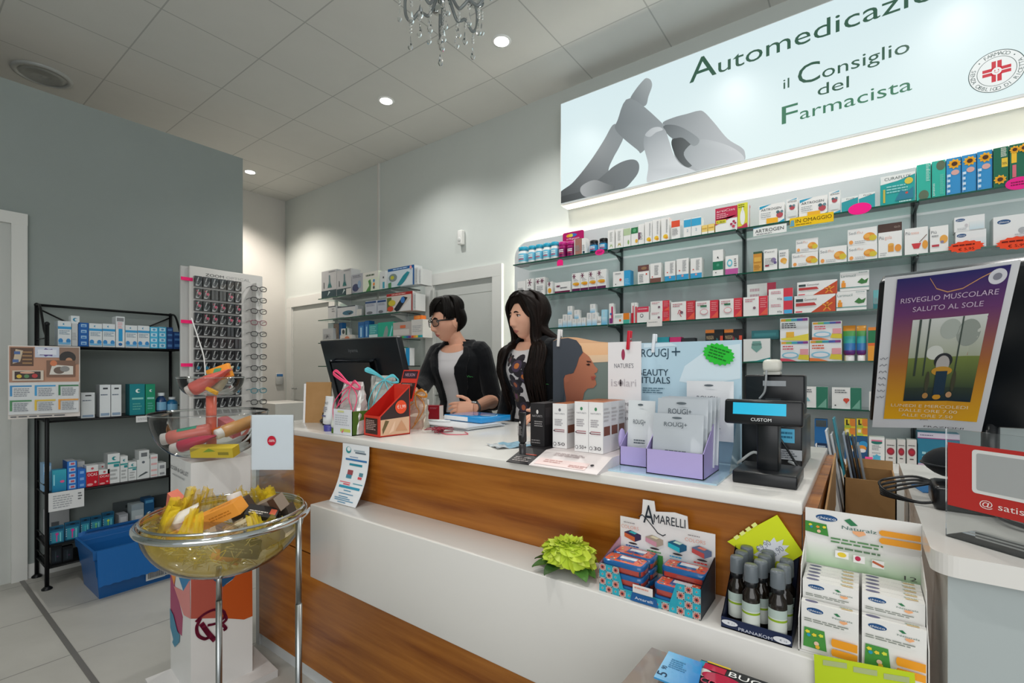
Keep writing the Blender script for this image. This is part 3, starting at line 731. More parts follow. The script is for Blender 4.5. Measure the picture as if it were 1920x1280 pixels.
LAR=lambda:[('t','Larimucil',.04,.72,.14,'6a8a86',.5),('p',[(.6,.42),(.75,.62),(.85,.5),(.98,.6),(.92,.36),(.75,.32)],'3a7a3a'),('r',0,.16,1,.2,'3a8a80'),('r',.05,.2,.2,.44,'f0962c'),('c',.12,.5,.05,'f0a83c'),('l',.65,.88,.98,.95,1,'9ab0ac')]
S2(2,565,758,218,W0,LAR(),'white carton with green leaf and orange mark, lower of two',dep=.06,side='c8cccc')
S2(2,588,774,95,W0,LAR(),'white carton with green leaf and orange mark, upper of two',yb=218,dep=.06)
S2(2,798,838,214,'6ab0b4',[('r',0,0,1,.3,'2a7a80'),TXT],'narrow teal carton half behind the poster on the third shelf')
# --- fourth shelf
S7(3,1062,1163,328,'3aa4b4',[('r',0,0,1,.8,'246a70'),('r',.2,.3,.8,.6,'8ad0d0')],'teal carton peeping over the pale blue display board, leftmost')
S7(3,1168,1266,328,'d83a78',[('r',0,0,1,.75,'2a5a60'),('r',.3,.3,.8,.6,'d8a8c0')],'pink topped carton peeping over the pale blue display board')
S7(3,1272,1384,335,'30363a',[('p',[(0,1),(1,.6),(1,0),(0,0)],'40343c'),('r',.2,.3,.8,.5,'b06a80')],'dark carton peeping over the pale blue display board')
MAS=lambda:[('r',0,.9,.5,1,'e8863a'),('t','MASSIGEN',.06,.7,.12,'c8b08a',.4),('t','FLEXI',.06,.5,.12,'b8a8a0',.3),('r',.82,.25,.98,.8,'d8503c'),('p',[(.5,.3),(.62,.75),(.72,.7),(.64,.3)],'2f6a6c')]
S7(3,1474,1630,264,'26282a',MAS(),'black carton with orange strip above the green star, left')
S7(3,1635,1794,260,'2a2628',MAS()+[('p',[(.3,.3),(.5,.8),(.6,.7),(.44,.3)],'8a3a48')],'black carton with orange strip above the green star, right')
S2(3,-22,150,522,'e8eae8',[('p',[(0,0),(.5,.04),(1,.18),(1,0)],'2f8a8a'),('p',[(.3,.6),(.35,.9),(.65,.9),(.7,.6),(.5,.4)],'7aa8a0'),('t','NICOTIN',.32,.7,.1,'3a5a58',.36)],'white and teal dispenser carton with a shield, fourth shelf',dep=.07,side='8a9896')
S2(3,30,205,468,'3a8088',[('r',0,.0,1,.25,'2c686e'),('r',.1,.4,.9,.7,'4a949a')],'dark teal flap of a dispenser carton, fourth shelf',yb=525,dep=.05,dy=.04)
RNB=lambda:[('r',.03,.86,.2,.97,'e8a83a'),('r',.2,.86,.4,.97,'8ac04a'),('r',.4,.86,.6,.97,'3aa4b8'),('r',.6,.86,.8,.97,'4a5ab0'),('r',.8,.86,.97,.97,'8a3a8a')]
MAG=lambda c, f='e87a3a':RNB()+[('l',.08,.55,.6,.8,2,c),('e',.35,.3,.3,.16,'8ac8e0'),('e',.35,.3,.24,.1,'e8eaf0'),('p',[(.62,.1),(1,.05),(1,.3),(.68,.35)],'e0cc3a'),('r',.7,.32,.98,.6,'e8a0a8'),('p',[(0,0),(.6,0),(.3,.12),(0,.16)],f)]
S2(3,213,394,536,'eceef0',MAG('d86070','d8485c'),'white rainbow-topped sachet carton, lower left of four',dep=.06)
S2(3,210,392,390,'eceef0',RNB()+[('l',.06,.55,.7,.8,3,'404448'),('p',[(.1,.05),(1,0),(1,.3),(.5,.2),(0,.12)],'e8d84a'),('r',.22,.16,.5,.4,'f0b83a')],'white rainbow-topped carton with yellow swoosh, upper left of four',yb=536,dep=.06)
S2(3,396,602,528,'eceef0',MAG('e06a48'),'white rainbow-topped sachet carton, lower right of four',dep=.06,side='e8d23a')
S2(3,412,602,412,'eceef0',MAG('e06878'),'white rainbow-topped sachet carton, upper right of four',yb=528,dep=.06,side='e8d23a')
for a, b in((606,690),(692,757)):
 S2(3,a,b,436,'',(),'rainbow coloured upright cream tube on the fourth shelf',kind='tube',args=(['8a2a7a','6a3a8a','3a7ab8','3aa8a8','5aa85a','e89a3a','e8622c'],'eceaea'),cat='tube',name='cream_tube')
S2(3,764,850,548,'f0a030',[('r',0,.85,1,1,'e86a2c'),('t','C',.6,.5,.3,'fff0e0',.3)],'orange carton half behind the poster, lower of two',dep=.05)
S2(3,766,850,448,'1f7a4c',[('r',0,.8,1,1,'e8862c'),('t','M',.6,.5,.3,'e8f0e8',.3)],'dark green carton half behind the poster, upper of two',yb=548,dep=.05)
# --- fifth shelf and cabinet top
S2(4,330,514,824,W0,[('r',.6,0,1,1,'2f7a62'),('p',[(.65,.02),(.95,.02),(.95,.45)],'7ab09c'),('l',.1,.7,.5,.9,2,'707478'),('p',[(.2,.3),(.3,.5),(.4,.3)],'8ac0c8')],'white and green carton half behind the till',dep=.05)
S2(4,537,726,830,W0,[('r',.63,0,1,1,'2f7a62'),('p',[(.68,.02),(.95,.02),(.95,.45)],'7ab09c'),('l',.1,.72,.55,.92,2,'707478'),('c',.46,.42,.07,'d8503c'),('c',.53,.42,.07,'d8503c'),('p',[(.4,.4),(.59,.4),(.5,.24)],'d8503c'),('c',.12,.15,.03,'505458')],'white and green carton with a red heart',dep=.05)
shelf_item(5,1527,1551,786,'2a6ca8',[('r',.1,.8,.95,.98,'50585c'),('e',.2,.3,.15,.06,'e8e8e8'),('r',.2,.1,1,.36,'1d3050'),('l',.25,.14,.95,.32,2,'b0c0d0')],'dark blue carton on the low cabinet beside the till',dep=.06)
for i,(a,b)in enumerate(((1583,1604),(1606,1627))):
 S=['left','right'][i]
 shelf_item(5,a,b,802,'f0d43a',[('r',.5,.2,1,1,'e88a3a'),('r',0,0,.6,.3,'b8cc4a'),('r',.1,.4,.4,.8,'f0e8c0')],'small yellow and orange carton, lower %s of a stack of four'%S,dep=.05,pbot=817)
 shelf_item(5,a,b,785,'f0d43a',[('r',.5,.2,1,1,'e88a3a'),('r',0,0,.6,.3,'b8cc4a'),('p',[(.15,.3),(.15,.9),(.3,.9),(.3,.45),(.45,.45),(.45,.3)],'3a3a20')],'small yellow and orange carton, upper %s of a stack of four'%S,dep=.05,pbot=802)
 shelf_item(5,a,b,817,'2a5a88',[('c',.6,.65,.4,'3a9ad0'),('e',.5,.5,.4,.12,'e8963a'),('e',.5,.4,.35,.08,'eceaea')],'blue carton with orange swirl under the yellow stack, %s'%S,dep=.05)
shelf_item(5,1629,1659,819,W0,[('e',.5,.78,.36,.08,'2f7a70'),('r',.15,.82,.85,.88,'e07a98'),('l',.2,.45,.8,.68,4,'9a9c9e'),('star',.5,.16,.3,'5ab8d8',6,1.0),('l',.2,.3,.8,.4,1,'b8babc')],'white carton with green oval and blue splash on the low cabinet',dep=.06,side='e4dcd8')
for a, b in((1660,1680),(1682,1698),(1700,1719)):
 shelf_item(5,a,b,824,'dedad6',[('c',.5,.5,.26,'b0283a'),('e',.5,.5,.38,.16,'9a3040'),('c',.5,.5,.24,'c02a3c'),('l',.15,.72,.85,.8,1,'707070'),('r',.3,.2,.7,.24,'5a4a4a')],'small white carton with a red pomegranate on the low cabinet',dep=.05)
shelf_item(5,1721,1800,834,'2f7f9c',[('r',0,0,1,.12,'c8a8c0'),('l',.1,.3,.9,.7,2,'a8d8e0')],'teal and mauve flat carton on the low cabinet, lower',dep=.1)
shelf_item(5,1720,1800,812,'2f7f9c',[('r',0,.55,1,1,'d8cfe0'),('r',0,.48,1,.55,'a03a80'),('l',.06,.7,.4,.84,1,'6a6a8a')],'teal and mauve flat carton on the low cabinet, upper',pbot=834,dep=.1)
# --- hanging tags and cards at the shelf edges
def card_tag(name,px,py,w,h,col,desc,els=(),shape='rect',Y=SF-.004,cat='price tag',tilt=0.0,mat='paper',n=14):
 p=at_y(px,py,Y);m=MB()
 if shape=='rect':pts=[(-w/2,-h/2),(w/2,-h/2),(w/2,h/2),(-w/2,h/2)]
 elif shape=='arch':pts=[(-w/2,-h/2),(w/2,-h/2)]+[(w/2*cos(a),h*.1+h*.4*sin(a))for a in(pi*k/10 for k in range(11))]
 elif shape=='blob':pts=[(w/2*cos(a),h/2*sin(a))for a in(2*pi*k/24 for k in range(24))]
 else:pts=[(w/2*(1 if k%2 else.86)*cos(pi*k/n),h/2*(1 if k%2 else.86)*sin(pi*k/n))for k in range(2*n)]
 m.face([(x,0,z)for x,z in pts],col,mat);m.face([(x,.0012,z)for x,z in pts[::-1]],col,mat)
 m.grid([[(x,y,z)for y in(0,.0012)]for x,z in pts+pts[:1]],col,mat,smooth=False)
 m.art((-w/2,0,-h/2),X_,Z_,w,h,list(els),mat)
 o=m.build(name,None,p,rot=(0,tilt,0))
 return tag(o,desc,cat,'price tags on the wall shelves')
card_tag('price_tag',1050,492,.05,.045,'ff2486','plain hot pink arched tag under the magenta bottles',shape='arch')
card_tag('price_tag',1124.5,472.5,.075,.045,'f02a8c','hot pink star tag under the dark pill bottles',[('l',.2,.3,.8,.7,2,'8a1a50')],'star')
card_tag('price_tag',1612,391,.095,.058,'ff1f90','plain hot pink blob tag below the teal pouches',shape='blob')
card_tag('price_tag',1911,343,.085,.055,'f02a90','hot pink tag at the right end of the top shelf',[('l',.2,.3,.8,.7,2,'8a1a50')],'blob')
card_tag('price_tag',1811,462,.125,.055,'f5502e','orange red star price tag below the stacked logo cartons',[('t','€ 5,95',.3,.2,.22,'6a1810',.42),('l',.15,.55,.85,.75,1,'6a1810')],'star')
card_tag('price_tag',1906,455,.13,.058,'f5502e','orange red star price tag at the right frame edge',[('t','€ 5,99',.3,.2,.22,'6a1810',.42),('l',.15,.55,.85,.75,1,'6a1810')],'star')
card_tag('shelf_banner',1443,431,.163,.046,'eef0ee','white shelf banner with black title below the turquoise cornered cartons',[('p',[(0,.9),(0,1),(.35,1)],'2aa0c4'),('t','ARTROGEN',.06,.35,.42,'202428',.86),('l',.1,.08,.6,.25,1,'808488')],cat='banner')
card_tag('shelf_banner',1521,412,.196,.05,'f4c81e','yellow shelf banner with dark lettering right of the white one',[('t','IN OMAGGIO',.14,.4,.4,'4a3a12',.82),('l',.14,.14,.6,.28,1,'8a6a12'),('p',[(.0,.1),(.03,.75),(.1,.75),(.11,.1)],'6aa8c0')],cat='banner')
card_tag('price_card',1227,605,.098,.045,'eceae6','small white price card on the third shelf edge',[('l',.1,.5,.7,.7,1,'a8a8a8')],cat='price card')
card_tag('price_card',1638,752,.035,.095,'eceae6','blank white card at the fifth shelf edge beside the poster',cat='price card')
card_tag('price_tag',1629,862,.03,.03,'ff5a9a','small pink note at the bottom row below the blue splash carton',Y=SF-.0)
# magenta card standing behind the bottles
p=at_y(1074.5,460,3.06);m=MB()
w_, h_=.175, .2
pts=[(-w_/2,0),(w_/2,0)]+[(w_/2-.015+.015*cos(a),h_-.015+.015*sin(a))for a in(pi/2*k/5 for k in range(6))]+[(-w_/2+.015+.015*cos(a),h_-.015+.015*sin(a))for a in(pi/2+pi/2*k/5 for k in range(6))]
m.face([(x,0,z)for x,z in pts],'b01464');m.face([(x,.003,z)for x,z in pts[::-1]],'b01464');m.grid([[(x,y,z)for y in(0,.003)]for x,z in pts+pts[:1]],'b01464',smooth=False)
m.art((-w_/2,0,0),X_,Z_,w_,h_,[('e',.42,.87,.26,.07,'3a70c0'),('e',.3,.87,.12,.06,'e8a030'),('e',.4,.87,.1,.06,'d8d040'),('t','il Magnesio',.2,.72,.06,'f8e8f0',.6),('t','che ama le donne',.12,.63,.06,'f8e8f0',.76),('ln',[(.5,.3),(.36,.45),(.4,.54),(.5,.47),(.6,.54),(.64,.45),(.5,.3)],.003,'f4d0e0'),('l',.12,.36,.3,.46,2,'e8b0cc'),('l',.7,.42,.9,.52,2,'e8b0cc')])
tag(m.build('display_card',None,(p.x,3.06,SHZ[0])),'magenta display card with a heart standing behind the bottles','display card')
# ------------------------------------------------------------------ service counter
CTZ=1.008
counter=thing('service_counter','long wood veneer service counter with white worktop and white front ledge','counter',(-2.37,1.12,FL))
def loc(m,name,parent,off):return m.build(name,parent)
OX, OY=2.37, -1.12
m=MB();m.M=Matrix.Translation((OX,OY,-FL))
m.rbox(-2.375,1.118,CTZ-.025,-.10,1.95,CTZ,'ffffff','laminate',.003);m.build('worktop',counter)
m=MB();m.M=Matrix.Translation((OX,OY,-FL));m.box(-2.367,1.13,.484,-.102,1.15,CTZ-.025,'ffffff','veneer');m.build('upper_front_panel',counter)
m=MB();m.M=Matrix.Translation((OX,OY,-FL));m.box(-2.367,1.13,-.008,-.102,1.15,.477,'ffffff','veneer');m.build('lower_front_panel',counter)
m=MB();m.M=Matrix.Translation((OX,OY,-FL));m.box(-2.367,1.142,FL,-.102,1.16,-.008,'cfd3d4','plastic');m.build('plinth',counter)
m=MB();m.M=Matrix.Translation((OX,OY,-FL));m.box(-2.40,1.13,FL,-2.368,1.93,CTZ-.026,'b9bcbc','plastic');m.build('end_panel',counter)
m=MB();m.M=Matrix.Translation((OX,OY,-FL));m.box(-.10,1.13,FL,-.078,1.93,CTZ-.02,'ffffff','veneer');m.build('end_panel',counter)
m=MB();m.M=Matrix.Translation((OX,OY,-FL));m.rbox(-1.655,.975,.505,.077,1.129,.775,'ffffff','laminate',.003);m.build('display_ledge',counter)
def zt(px,py,Y):return at_y(px,py,Y).z
GC=None
# ---- computer monitor seen from behind
TL, TR, BL=at_y(599,639,1.40), at_y(743,632,1.40), at_y(624,761,1.50)
u=(TR-TL).normalized();v=(BL-TL);v=(v-u*v.dot(u)).normalized();n=u.cross(v)
W=(TR-TL).length;H=(BL-TL).length*1.02
M4=Matrix(((u.x,n.x,-v.x,TL.x),(u.y,n.y,-v.y,TL.y),(u.z,n.z,-v.z,TL.z),(0,0,0,1)))
base=Vector(((TL.x+TR.x)/2,1.56,CTZ))
mon=thing('computer_monitor','large black computer monitor on the counter seen from behind','monitor',base)
m=MB();m.M=Matrix.Translation(-base)@M4
sg=-1 if n.y>0 else 1  # towards the staff side
m.rbox(0,min(0,-sg*.035),-H,W,max(0,-sg*.035),0,'14181c','plastic',.006);m.build('housing',mon)
m=MB();m.M=Matrix.Translation(-base)@M4
m.rbox(W*.17,sg*.0,-H*1.0,W*.70,sg*.03,-H*.28,'1d2228','plastic',.008);m.build('rear_cover',mon)
m=MB();m.M=Matrix.Translation(-base)@M4
m.box(.012,-sg*.0355,-H+.02,W-.012,-sg*.036,-.012,'5a6a78','screen');m.build('screen',mon)
m=MB();m.M=Matrix.Translation(-base)@M4
m.text('iiyama',(W*.38,sg*.0012,-H*.17),X_,Z_,.018,'6a6e72',.075,'L','plastic');m.build('logo',mon)
m=MB();m.tube([(0,-.02,.02),(0,-.03,.12),(0,-.04,.25)],[.03,.028,.026],'14171a','plastic',12);m.build('neck',mon)
m=MB();m.lathe([(.12,0),(.12,.008),(.10,.016),(.03,.02)],'14171a','plastic',28,sy=.8);m.build('foot',mon)
# ---- pale grey tray box with info card, green sides
t=thing('tray_box','dark green cardboard tray with white info card holding silver gift bags','tray',(-1.708,1.20,CTZ))
m=MB()
for a in((-.062,-.05,.062,-.048),(-.062,.048,.062,.05),(-.062,-.05,-.060,.05),(.060,-.05,.062,.05)):
 m.box(a[0],a[1],0,a[2],a[3],.098,'4c6a2a','card')
m.box(-.062,-.05,0,.062,.05,.003,'4c6a2a','card');m.build('tray',t)
m=MB();m.box(-.064,-.0525,.001,.060,-.0505,.104,'e6eaf0','card');m.art((-.064,-.0525,.001),X_,Z_,.124,.103,[('l',.1,.35,.9,.8,5,'c4c8d0'),('r',.4,.12,.95,.24,'c9d46a'),('r',.25,.88,.6,.95,'d8dc9a')]);m.build('info_card',t)
# ---- silver gift bags with ribbon
def gift_bag(label,x,y,z,w,dp,h,rz,ribbon,col,lean=0.0,lh=1.0):
 t=thing('gift_bag',label,'gift bag',(x,y,z),rz,'silver gift bags on the counter',rot=(lean,0,rz))
 m=MB();rnd=random.Random(int(h*1000+x*100));rows=[]
 for i in range(13):
  f=i/12;row=[]
  d_=dp*(1-f**1.3*.92);ww=w*(1-.12*f)
  for k in range(20):
   a=2*pi*k/20
   cx=math.copysign(abs(cos(a))**.35,cos(a))*ww/2;cy=math.copysign(abs(sin(a))**.35,sin(a))*d_/2
   j=.0035 if 0<i<12 else 0
   row.append((cx+rnd.uniform(-j,j),cy+rnd.uniform(-j,j),f*h))
  rows.append(row)
 m.grid(rows,col,'foil',cv=True,smooth=False,cap=True);m.build('bag',t)
 m=MB();zt_=h*.93;yb=-dp*.08
 def rib(pts,r=.0022):m.tube(smooth_path(pts,7),r,ribbon,'plastic',5)
 for q in range(3):
  e=q*.004
  rib([(0,yb-.006,zt_),(-w*.35,yb-.02,zt_+.02+e),(-w*.72,yb-.02,zt_+.045*lh+e),(-w*.6,yb-.015,zt_+.062*lh-e),(-w*.2,yb-.01,zt_+.02),(0,yb-.008,zt_)],.003)
  rib([(0,yb-.006,zt_),(w*.3,yb-.02,zt_+.012+e),(w*.52,yb-.018,zt_-.004-e),(w*.3,yb-.015,zt_-.014),(0,yb-.008,zt_)],.003)
 rib([(0,yb-.008,zt_),(w*.38,yb-.02,zt_-.04),(w*.42,yb-.035,h*.5),(w*.15,-dp*.5-.006,h*.2),(-w*.05,-dp*.5-.012,h*.03)])
 rib([(0,yb-.008,zt_),(w*.1,yb-.03,zt_-.05),(w*.2,-dp*.4,h*.45),(w*.05,-dp*.5-.008,h*.15)])
 rib([(0,yb-.008,zt_),(-w*.35,yb-.02,zt_-.03),(-w*.62,yb-.03,h*.55),(-w*.6,-dp*.45,h*.25),(-w*.45,-dp*.5,h*.12)])
 rib([(0,yb-.008,zt_),(-w*.3,yb-.03,zt_-.06),(-w*.55,-dp*.4,h*.4),(-w*.4,-dp*.45,h*.52),(w*.0,-dp*.4,h*.7)])
 m.build('ribbon',t)
 return t
gift_bag('crinkled silver gift bag with pink ribbon bow, standing in the green tray',-1.708,1.20,CTZ+.004,.128,.085,.212,.10,'f0517c','dcdcd8')
gift_bag('crinkled silver gift bag with turquoise ribbon behind the green tray',-1.70,1.345,CTZ,.115,.13,.24,1.15,'62c6d2','b4b4ae',lh=.8)
gift_bag('crumpled pale gift bag with golden ribbon behind the red dispenser box',-1.625,1.47,CTZ,.11,.07,.17,.5,'c8862c','c8bfae',lh=.7)
# ---- cream tubes
def squeeze_tube(m1,m2,r,h,cap_h,col,capcol,n=20):
 m1.grid([[(rr*cos(2*pi*k/n),rr*f*sin(2*pi*k/n),z)for k in range(n)]for rr,f,z in((r*.5,1,cap_h),(r*.95,1,cap_h+.008),(r,.9,cap_h+h*.2),(r,.55,h*.7),(r*1.02,.12,h*.96),(r*1.02,.06,h))],col,'plastic',cv=True,cap=True)
 m2.lathe([(r*.8,0),(r*.85,cap_h),(.001,cap_h+.001)],capcol,'plastic',n)
t=thing('cream_tube','white hand cream tube with violet cap beside the green tray','tube',(-1.868,1.19,CTZ))
m1, m2=MB(), MB();squeeze_tube(m1,m2,.028,.15,.026,'e4e6e8','4a4a9a');m1.art((-.02,-.026,.06),X_,(Z_+Y_*.2).normalized(),.04,.08,[('t','NUD',.2,.72,.14,'4a4c58',.6),('l',.1,.3,.9,.6,3,'8a8c98'),('r',.1,.05,.8,.12,'5a5c88')],n=(0,-1,0));m1.build('tube',t);m2.build('cap',t)
t=thing('cream_tube','slim white and green tube squeezed between cream tube and green tray','tube',(-1.79,1.165,CTZ))
m1, m2=MB(), MB();squeeze_tube(m1,m2,.016,.085,.02,'dde2da','4c6a2a');m1.build('tube',t);m2.build('cap',t)
# ---- red sloping counter dispenser
t=thing('dispenser_box','red and black sloping cardboard dispenser showing a price circle','dispenser',(-1.634,1.197,CTZ),rz=math.atan2(-.01,.11))
wx, dy_, hf, hb=.112, .145, .083, .205
m=MB()
side=[(0,0),(dy_,0),(dy_,hb),(0,hf)]
for x in(0,wx):
 m.face([(x,y,z)for y,z in side],'d43a2a')
 m.face([(x+(.0015 if x==0 else-.0015),y,z)for y,z in side],'c02018')
m.face([(0,0,0),(wx,0,0),(wx,0,hf),(0,0,hf)],'d43a2a');m.face([(0,.0015,0),(wx,.0015,0),(wx,.0015,hf),(0,.0015,hf)],'c02018')
m.box(0,dy_-.002,0,wx,dy_,hb,'d43a2a');m.box(0,0,0,wx,dy_,.003,'3a2420')
m.art((0,0,0),X_,Z_,wx,hf,[('r',.1,.12,.88,.88,'3c2622'),('l',.16,.3,.82,.8,6,'b89a94')])
m.art((wx,0,0),Y_,Z_,dy_,hb,[('p',[(.03,.03),(.97,.03),(.97,.94),(.03,.39)],'3a2a2a'),('p',[(.03,.03),(.97,.03),(.97,.36),(.03,.33)],'d8b090'),('p',[(.1,.05),(.3,.3),(.18,.32),(.08,.15)],'6a5a3a'),('p',[(.28,.05),(.45,.26),(.5,.3),(.44,.1)],'e8c4a8'),('p',[(.5,.1),(.7,.3),(.8,.2),(.9,.08)],'c89470'),('c',.68,.56,.19,'e8502c'),('t','€1,99',.55,.53,.075,'f8e8e0',.28)])
m.build('body',t)
m=MB();tl=Vector((0,.03,.085)).normalized()
for e, cc in((0,None),(.002,'c02018')):
 pass
o_=Vector((.012,dy_+.002,hb-.07));vv=Vector((0,.28,.96)).normalized()
pts=[o_,o_+X_*wx,o_+X_*wx+vv*.135,o_+vv*.135]
m.face(pts,'d43a2a');m.face([p+Vector((0,.002,0))for p in pts[::-1]],'d43a2a')
m.art(o_,X_,vv,wx,.135,[('r',.06,.08,.94,.58,'3c2622'),('r',.06,.72,.94,.96,'3a2430'),('t','NELSON',.2,.79,.1,'c8a0b0',.6),('c',.5,.3,.16,'e8502c'),('t','€1,99',.38,.27,.07,'f8e0d8',.24),('l',.15,.46,.85,.56,2,'a88a84')],n=(0,-1,.28))
m.build('header_card',t)
# ---- left end: kraft board with papers, black cable stand
t=thing('clipboard','brown kraft board with white sheets standing at the far left of the worktop','board',(-2.24,1.30,CTZ),rz=.55)
hk=zt(575,716,1.3)-CTZ
m=MB();m.M=Matrix.Rotation(-.06,4,'X');m.box(-.006,-.003,0,.125,.003,hk,'ffffff','kraft');m.build('board',t)
m=MB();m.M=Matrix.Rotation(-.06,4,'X');m.box(-.02,.0035,0,.118,.009,hk*.96,'e8e8ea','paper');m.build('paper_sheets',t)
m=MB();m.tube(smooth_path([(-2.06,1.30,CTZ+.05),(-2.09,1.30,CTZ+.03),(-2.16,1.33,CTZ+.008),(-2.22,1.42,CTZ+.006)],6),.006,'16181c','plastic',6)
m.box(-2.075,1.285,CTZ,-2.02,1.34,CTZ+.06,'191b1f','plastic')
tag(m.build('cable_hub'),'small black cable hub beside the brown kraft board','hub')
# ---- papers, book, card box, packet
t=thing('document_stack','grey stack of plastic covered documents before the short-haired woman','documents',(-1.52,1.64,CTZ),rz=-.03)
m=MB()
for q in range(5):
 rr_=random.Random(q);m.M=Matrix.Translation((rr_.uniform(-.01,.01),rr_.uniform(-.01,.01),q*.0035))@Matrix.Rotation(rr_.uniform(-.05,.05),4,'Z');m.box(-.155,-.11,0,.155,.13,.003,['c4c8cc','d8dadc','b0b6ba'][q%3],'plastic')
m.build('sheets',t)
t=thing('blue_book','bright blue book lying on the grey document stack','book',(-1.525,1.775,CTZ+.019),rz=-.1)
m=MB();m.rbox(-.13,-.10,0,.13,.10,.026,'2490d4','gloss',.002);m.art((-.13,-.10,.026),X_,Y_,.26,.2,[('r',.1,.35,.7,.85,'1f6ab0'),('l',.15,.1,.8,.28,2,'8ac8f0'),('e',.8,.5,.12,.2,'6cc0ec')],'gloss');m.build('cover',t)
m=MB();m.box(-.131,-.1005,.003,-.128,.0,.023,'e8ecee','paper');m.box(-.128,-.1012,.003,.04,-.099,.023,'e8ecee','paper');m.build('pages',t)
t=thing('pen','white pen with green end lying on the documents','pen',(-1.63,1.60,CTZ+.024),rz=.25)
m=MB();m.tube([(-.065,0,0),(.075,0,0)],.0048,'dfe3e2','plastic',8);m.build('barrel',t)
m=MB();m.tube([(-.085,0,0),(-.065,0,0)],.0052,'3a9a78','plastic',8);m.build('cap',t)
t=thing('card_box','dark red and white cardboard box in front of the short-haired woman','box',(-1.87,1.80,CTZ),rz=.35)
hb_=.072
m=MB();m.box(-.055,-.02,0,.055,.03,hb_,'d8d4d0','card',cols=['8c1420',None,'d8d4d0','8c1420','8c1420',None]);m.art((-.055,-.02,0),X_,Z_,.11,hb_,[('c',.3,.25,.13,'c88a90'),('c',.3,.25,.09,'8c1420'),('l',.5,.75,.9,.9,2,'b8606a')]);m.build('body',t)
# coiled dark ribbon and scanner
m=MB();rnd=random.Random(3)
for q in range(7):
 m.tube(smooth_path([(-1.45+rnd.uniform(-.05,.06),1.42+rnd.uniform(-.04,.06),CTZ+.003+rnd.random()*.02)for _ in range(6)],6),.002,'8c2436','plastic',5)
m.tube(smooth_path([(-1.42,1.42,CTZ+.004),(-1.36,1.40,CTZ+.003),(-1.30,1.45,CTZ+.003),(-1.35,1.49,CTZ+.004)],8),.0018,'c83a56','plastic',5)
tag(m.build('ribbon_tangle',None),'tangle of dark red curling ribbon right of the red dispenser','ribbon')
t=thing('barcode_scanner','black barcode scanner in its cradle behind the red dispenser','scanner',(-1.86,1.66,CTZ))
m=MB();m.lathe([(.055,0),(.055,.012),(.03,.02),(.022,.03)],'15171a','plastic',22);m.build('cradle',t)
m=MB();m.tube([(0,.02,.022),(0,0,.06),(0,-.01,.085)],[.016,.02,.028],'1a1d20','plastic',10);m.ball((0,-.02,.092),(.03,.045,.026),'22262a','plastic');m.build('scanner_head',t)
t=thing('tissue_box','white box standing behind the black barcode scanner','box',(-1.95,1.80,CTZ))
m=MB();m.rbox(-.03,-.03,0,.03,.03,.10,'e4e4e2','card',.002);m.build('body',t)
t=thing('clear_packet','clear and pale blue plastic packet lying flat on the worktop','packet',(-.985,1.35,CTZ+.0005),rz=1.05)
m=MB();m.grid([[(-.09+.18*i/8,-.055+.11*j/5,.004+.004*sin(i*2.1+j*1.7))for j in range(6)]for i in range(9)],lambda i,j:lin('a8d4ea' if 1<i<6 else 'dfe6ea'),'gloss');m.build('film',t)
# ---- leaflet leaning from the worktop edge to the ledge
t=thing('leaflet','curved white leaflet with blue lettering leaning from worktop edge onto the ledge','leaflet',(-1.40,1.105,.775))
pT0, pT1=at_y(642.7,830,1.112), at_y(692,837,1.112)
pB0, pB1=at_z(617,939,.776), at_z(666,952,.776)
org=Vector((-1.40,1.105,.775));m=MB()
def lf(a,b):
 top=pT0.lerp(pT1,a);bot=pB0.lerp(pB1,a);p=bot.lerp(top,b)
 bow=4*b*(1-b)*.018
 return p+Vector((0.006,.6,-.3)).normalized()*bow-org
m.grid([[lf(i/6,j/14)for j in range(15)]for i in range(7)],'e9edf0','card')
m.grid([[lf(i/6,j/14)+Vector((0,.0015,0))for j in range(15)]for i in range(7)],'e9edf0','card')
m.build('sheet',t)
m=MB()
def lfq(u0,v0,u1,v1,col):
 k=4
 for q in range(k):
  a, b=v0+(v1-v0)*q/k, v0+(v1-v0)*(q+1)/k
  m.face([lf(x,y)+Vector((0,-.0012,.0008))for x,y in((u0,a),(u1,a),(u1,b),(u0,b))],col,'card')
m.face([lf(.24+.10*cos(a),.90+.055*sin(a))+Vector((0,-.0012,.0008))for a in(2*pi*k/16 for k in range(16))],'3a9aa0')
m.face([lf(.26+.07*cos(a),.915+.035*sin(a))+Vector((0,-.0022,.0010))for a in(2*pi*k/16 for k in range(16))],'e9edf0')
for a in((.45,.89,.85,.915,'a8b8c0'),(.5,.86,.9,.88,'5a6a78'),(.3,.79,.62,.8,'6a8ab0'),(.15,.735,.95,.765,'3a78b0'),(.32,.655,.8,.69,'2a8aa0'),(.3,.5,.5,.58,'9a4a50'),(.28,.44,.48,.5,'4a8aa0'),(.74,.5,.88,.56,'5a8a9a'),(.72,.45,.86,.49,'d8505a'),(.1,.36,.5,.375,'e8707c'),(.25,.325,.5,.345,'e05a6a'),(.6,.36,.95,.375,'5aa0b0'),(.12,.27,.9,.31,'3a9ab8'),(.35,.225,.62,.24,'5a98b8'),(.2,.17,.75,.185,'6a9ab8'),(.25,.12,.6,.135,'6a9ab8'),(.12,.09,.7,.105,'6a9ab8'),(.15,.06,.85,.075,'6a9ab8'),(.3,.025,.6,.04,'6a9ab8')):lfq(*a)
m.build('print',t)
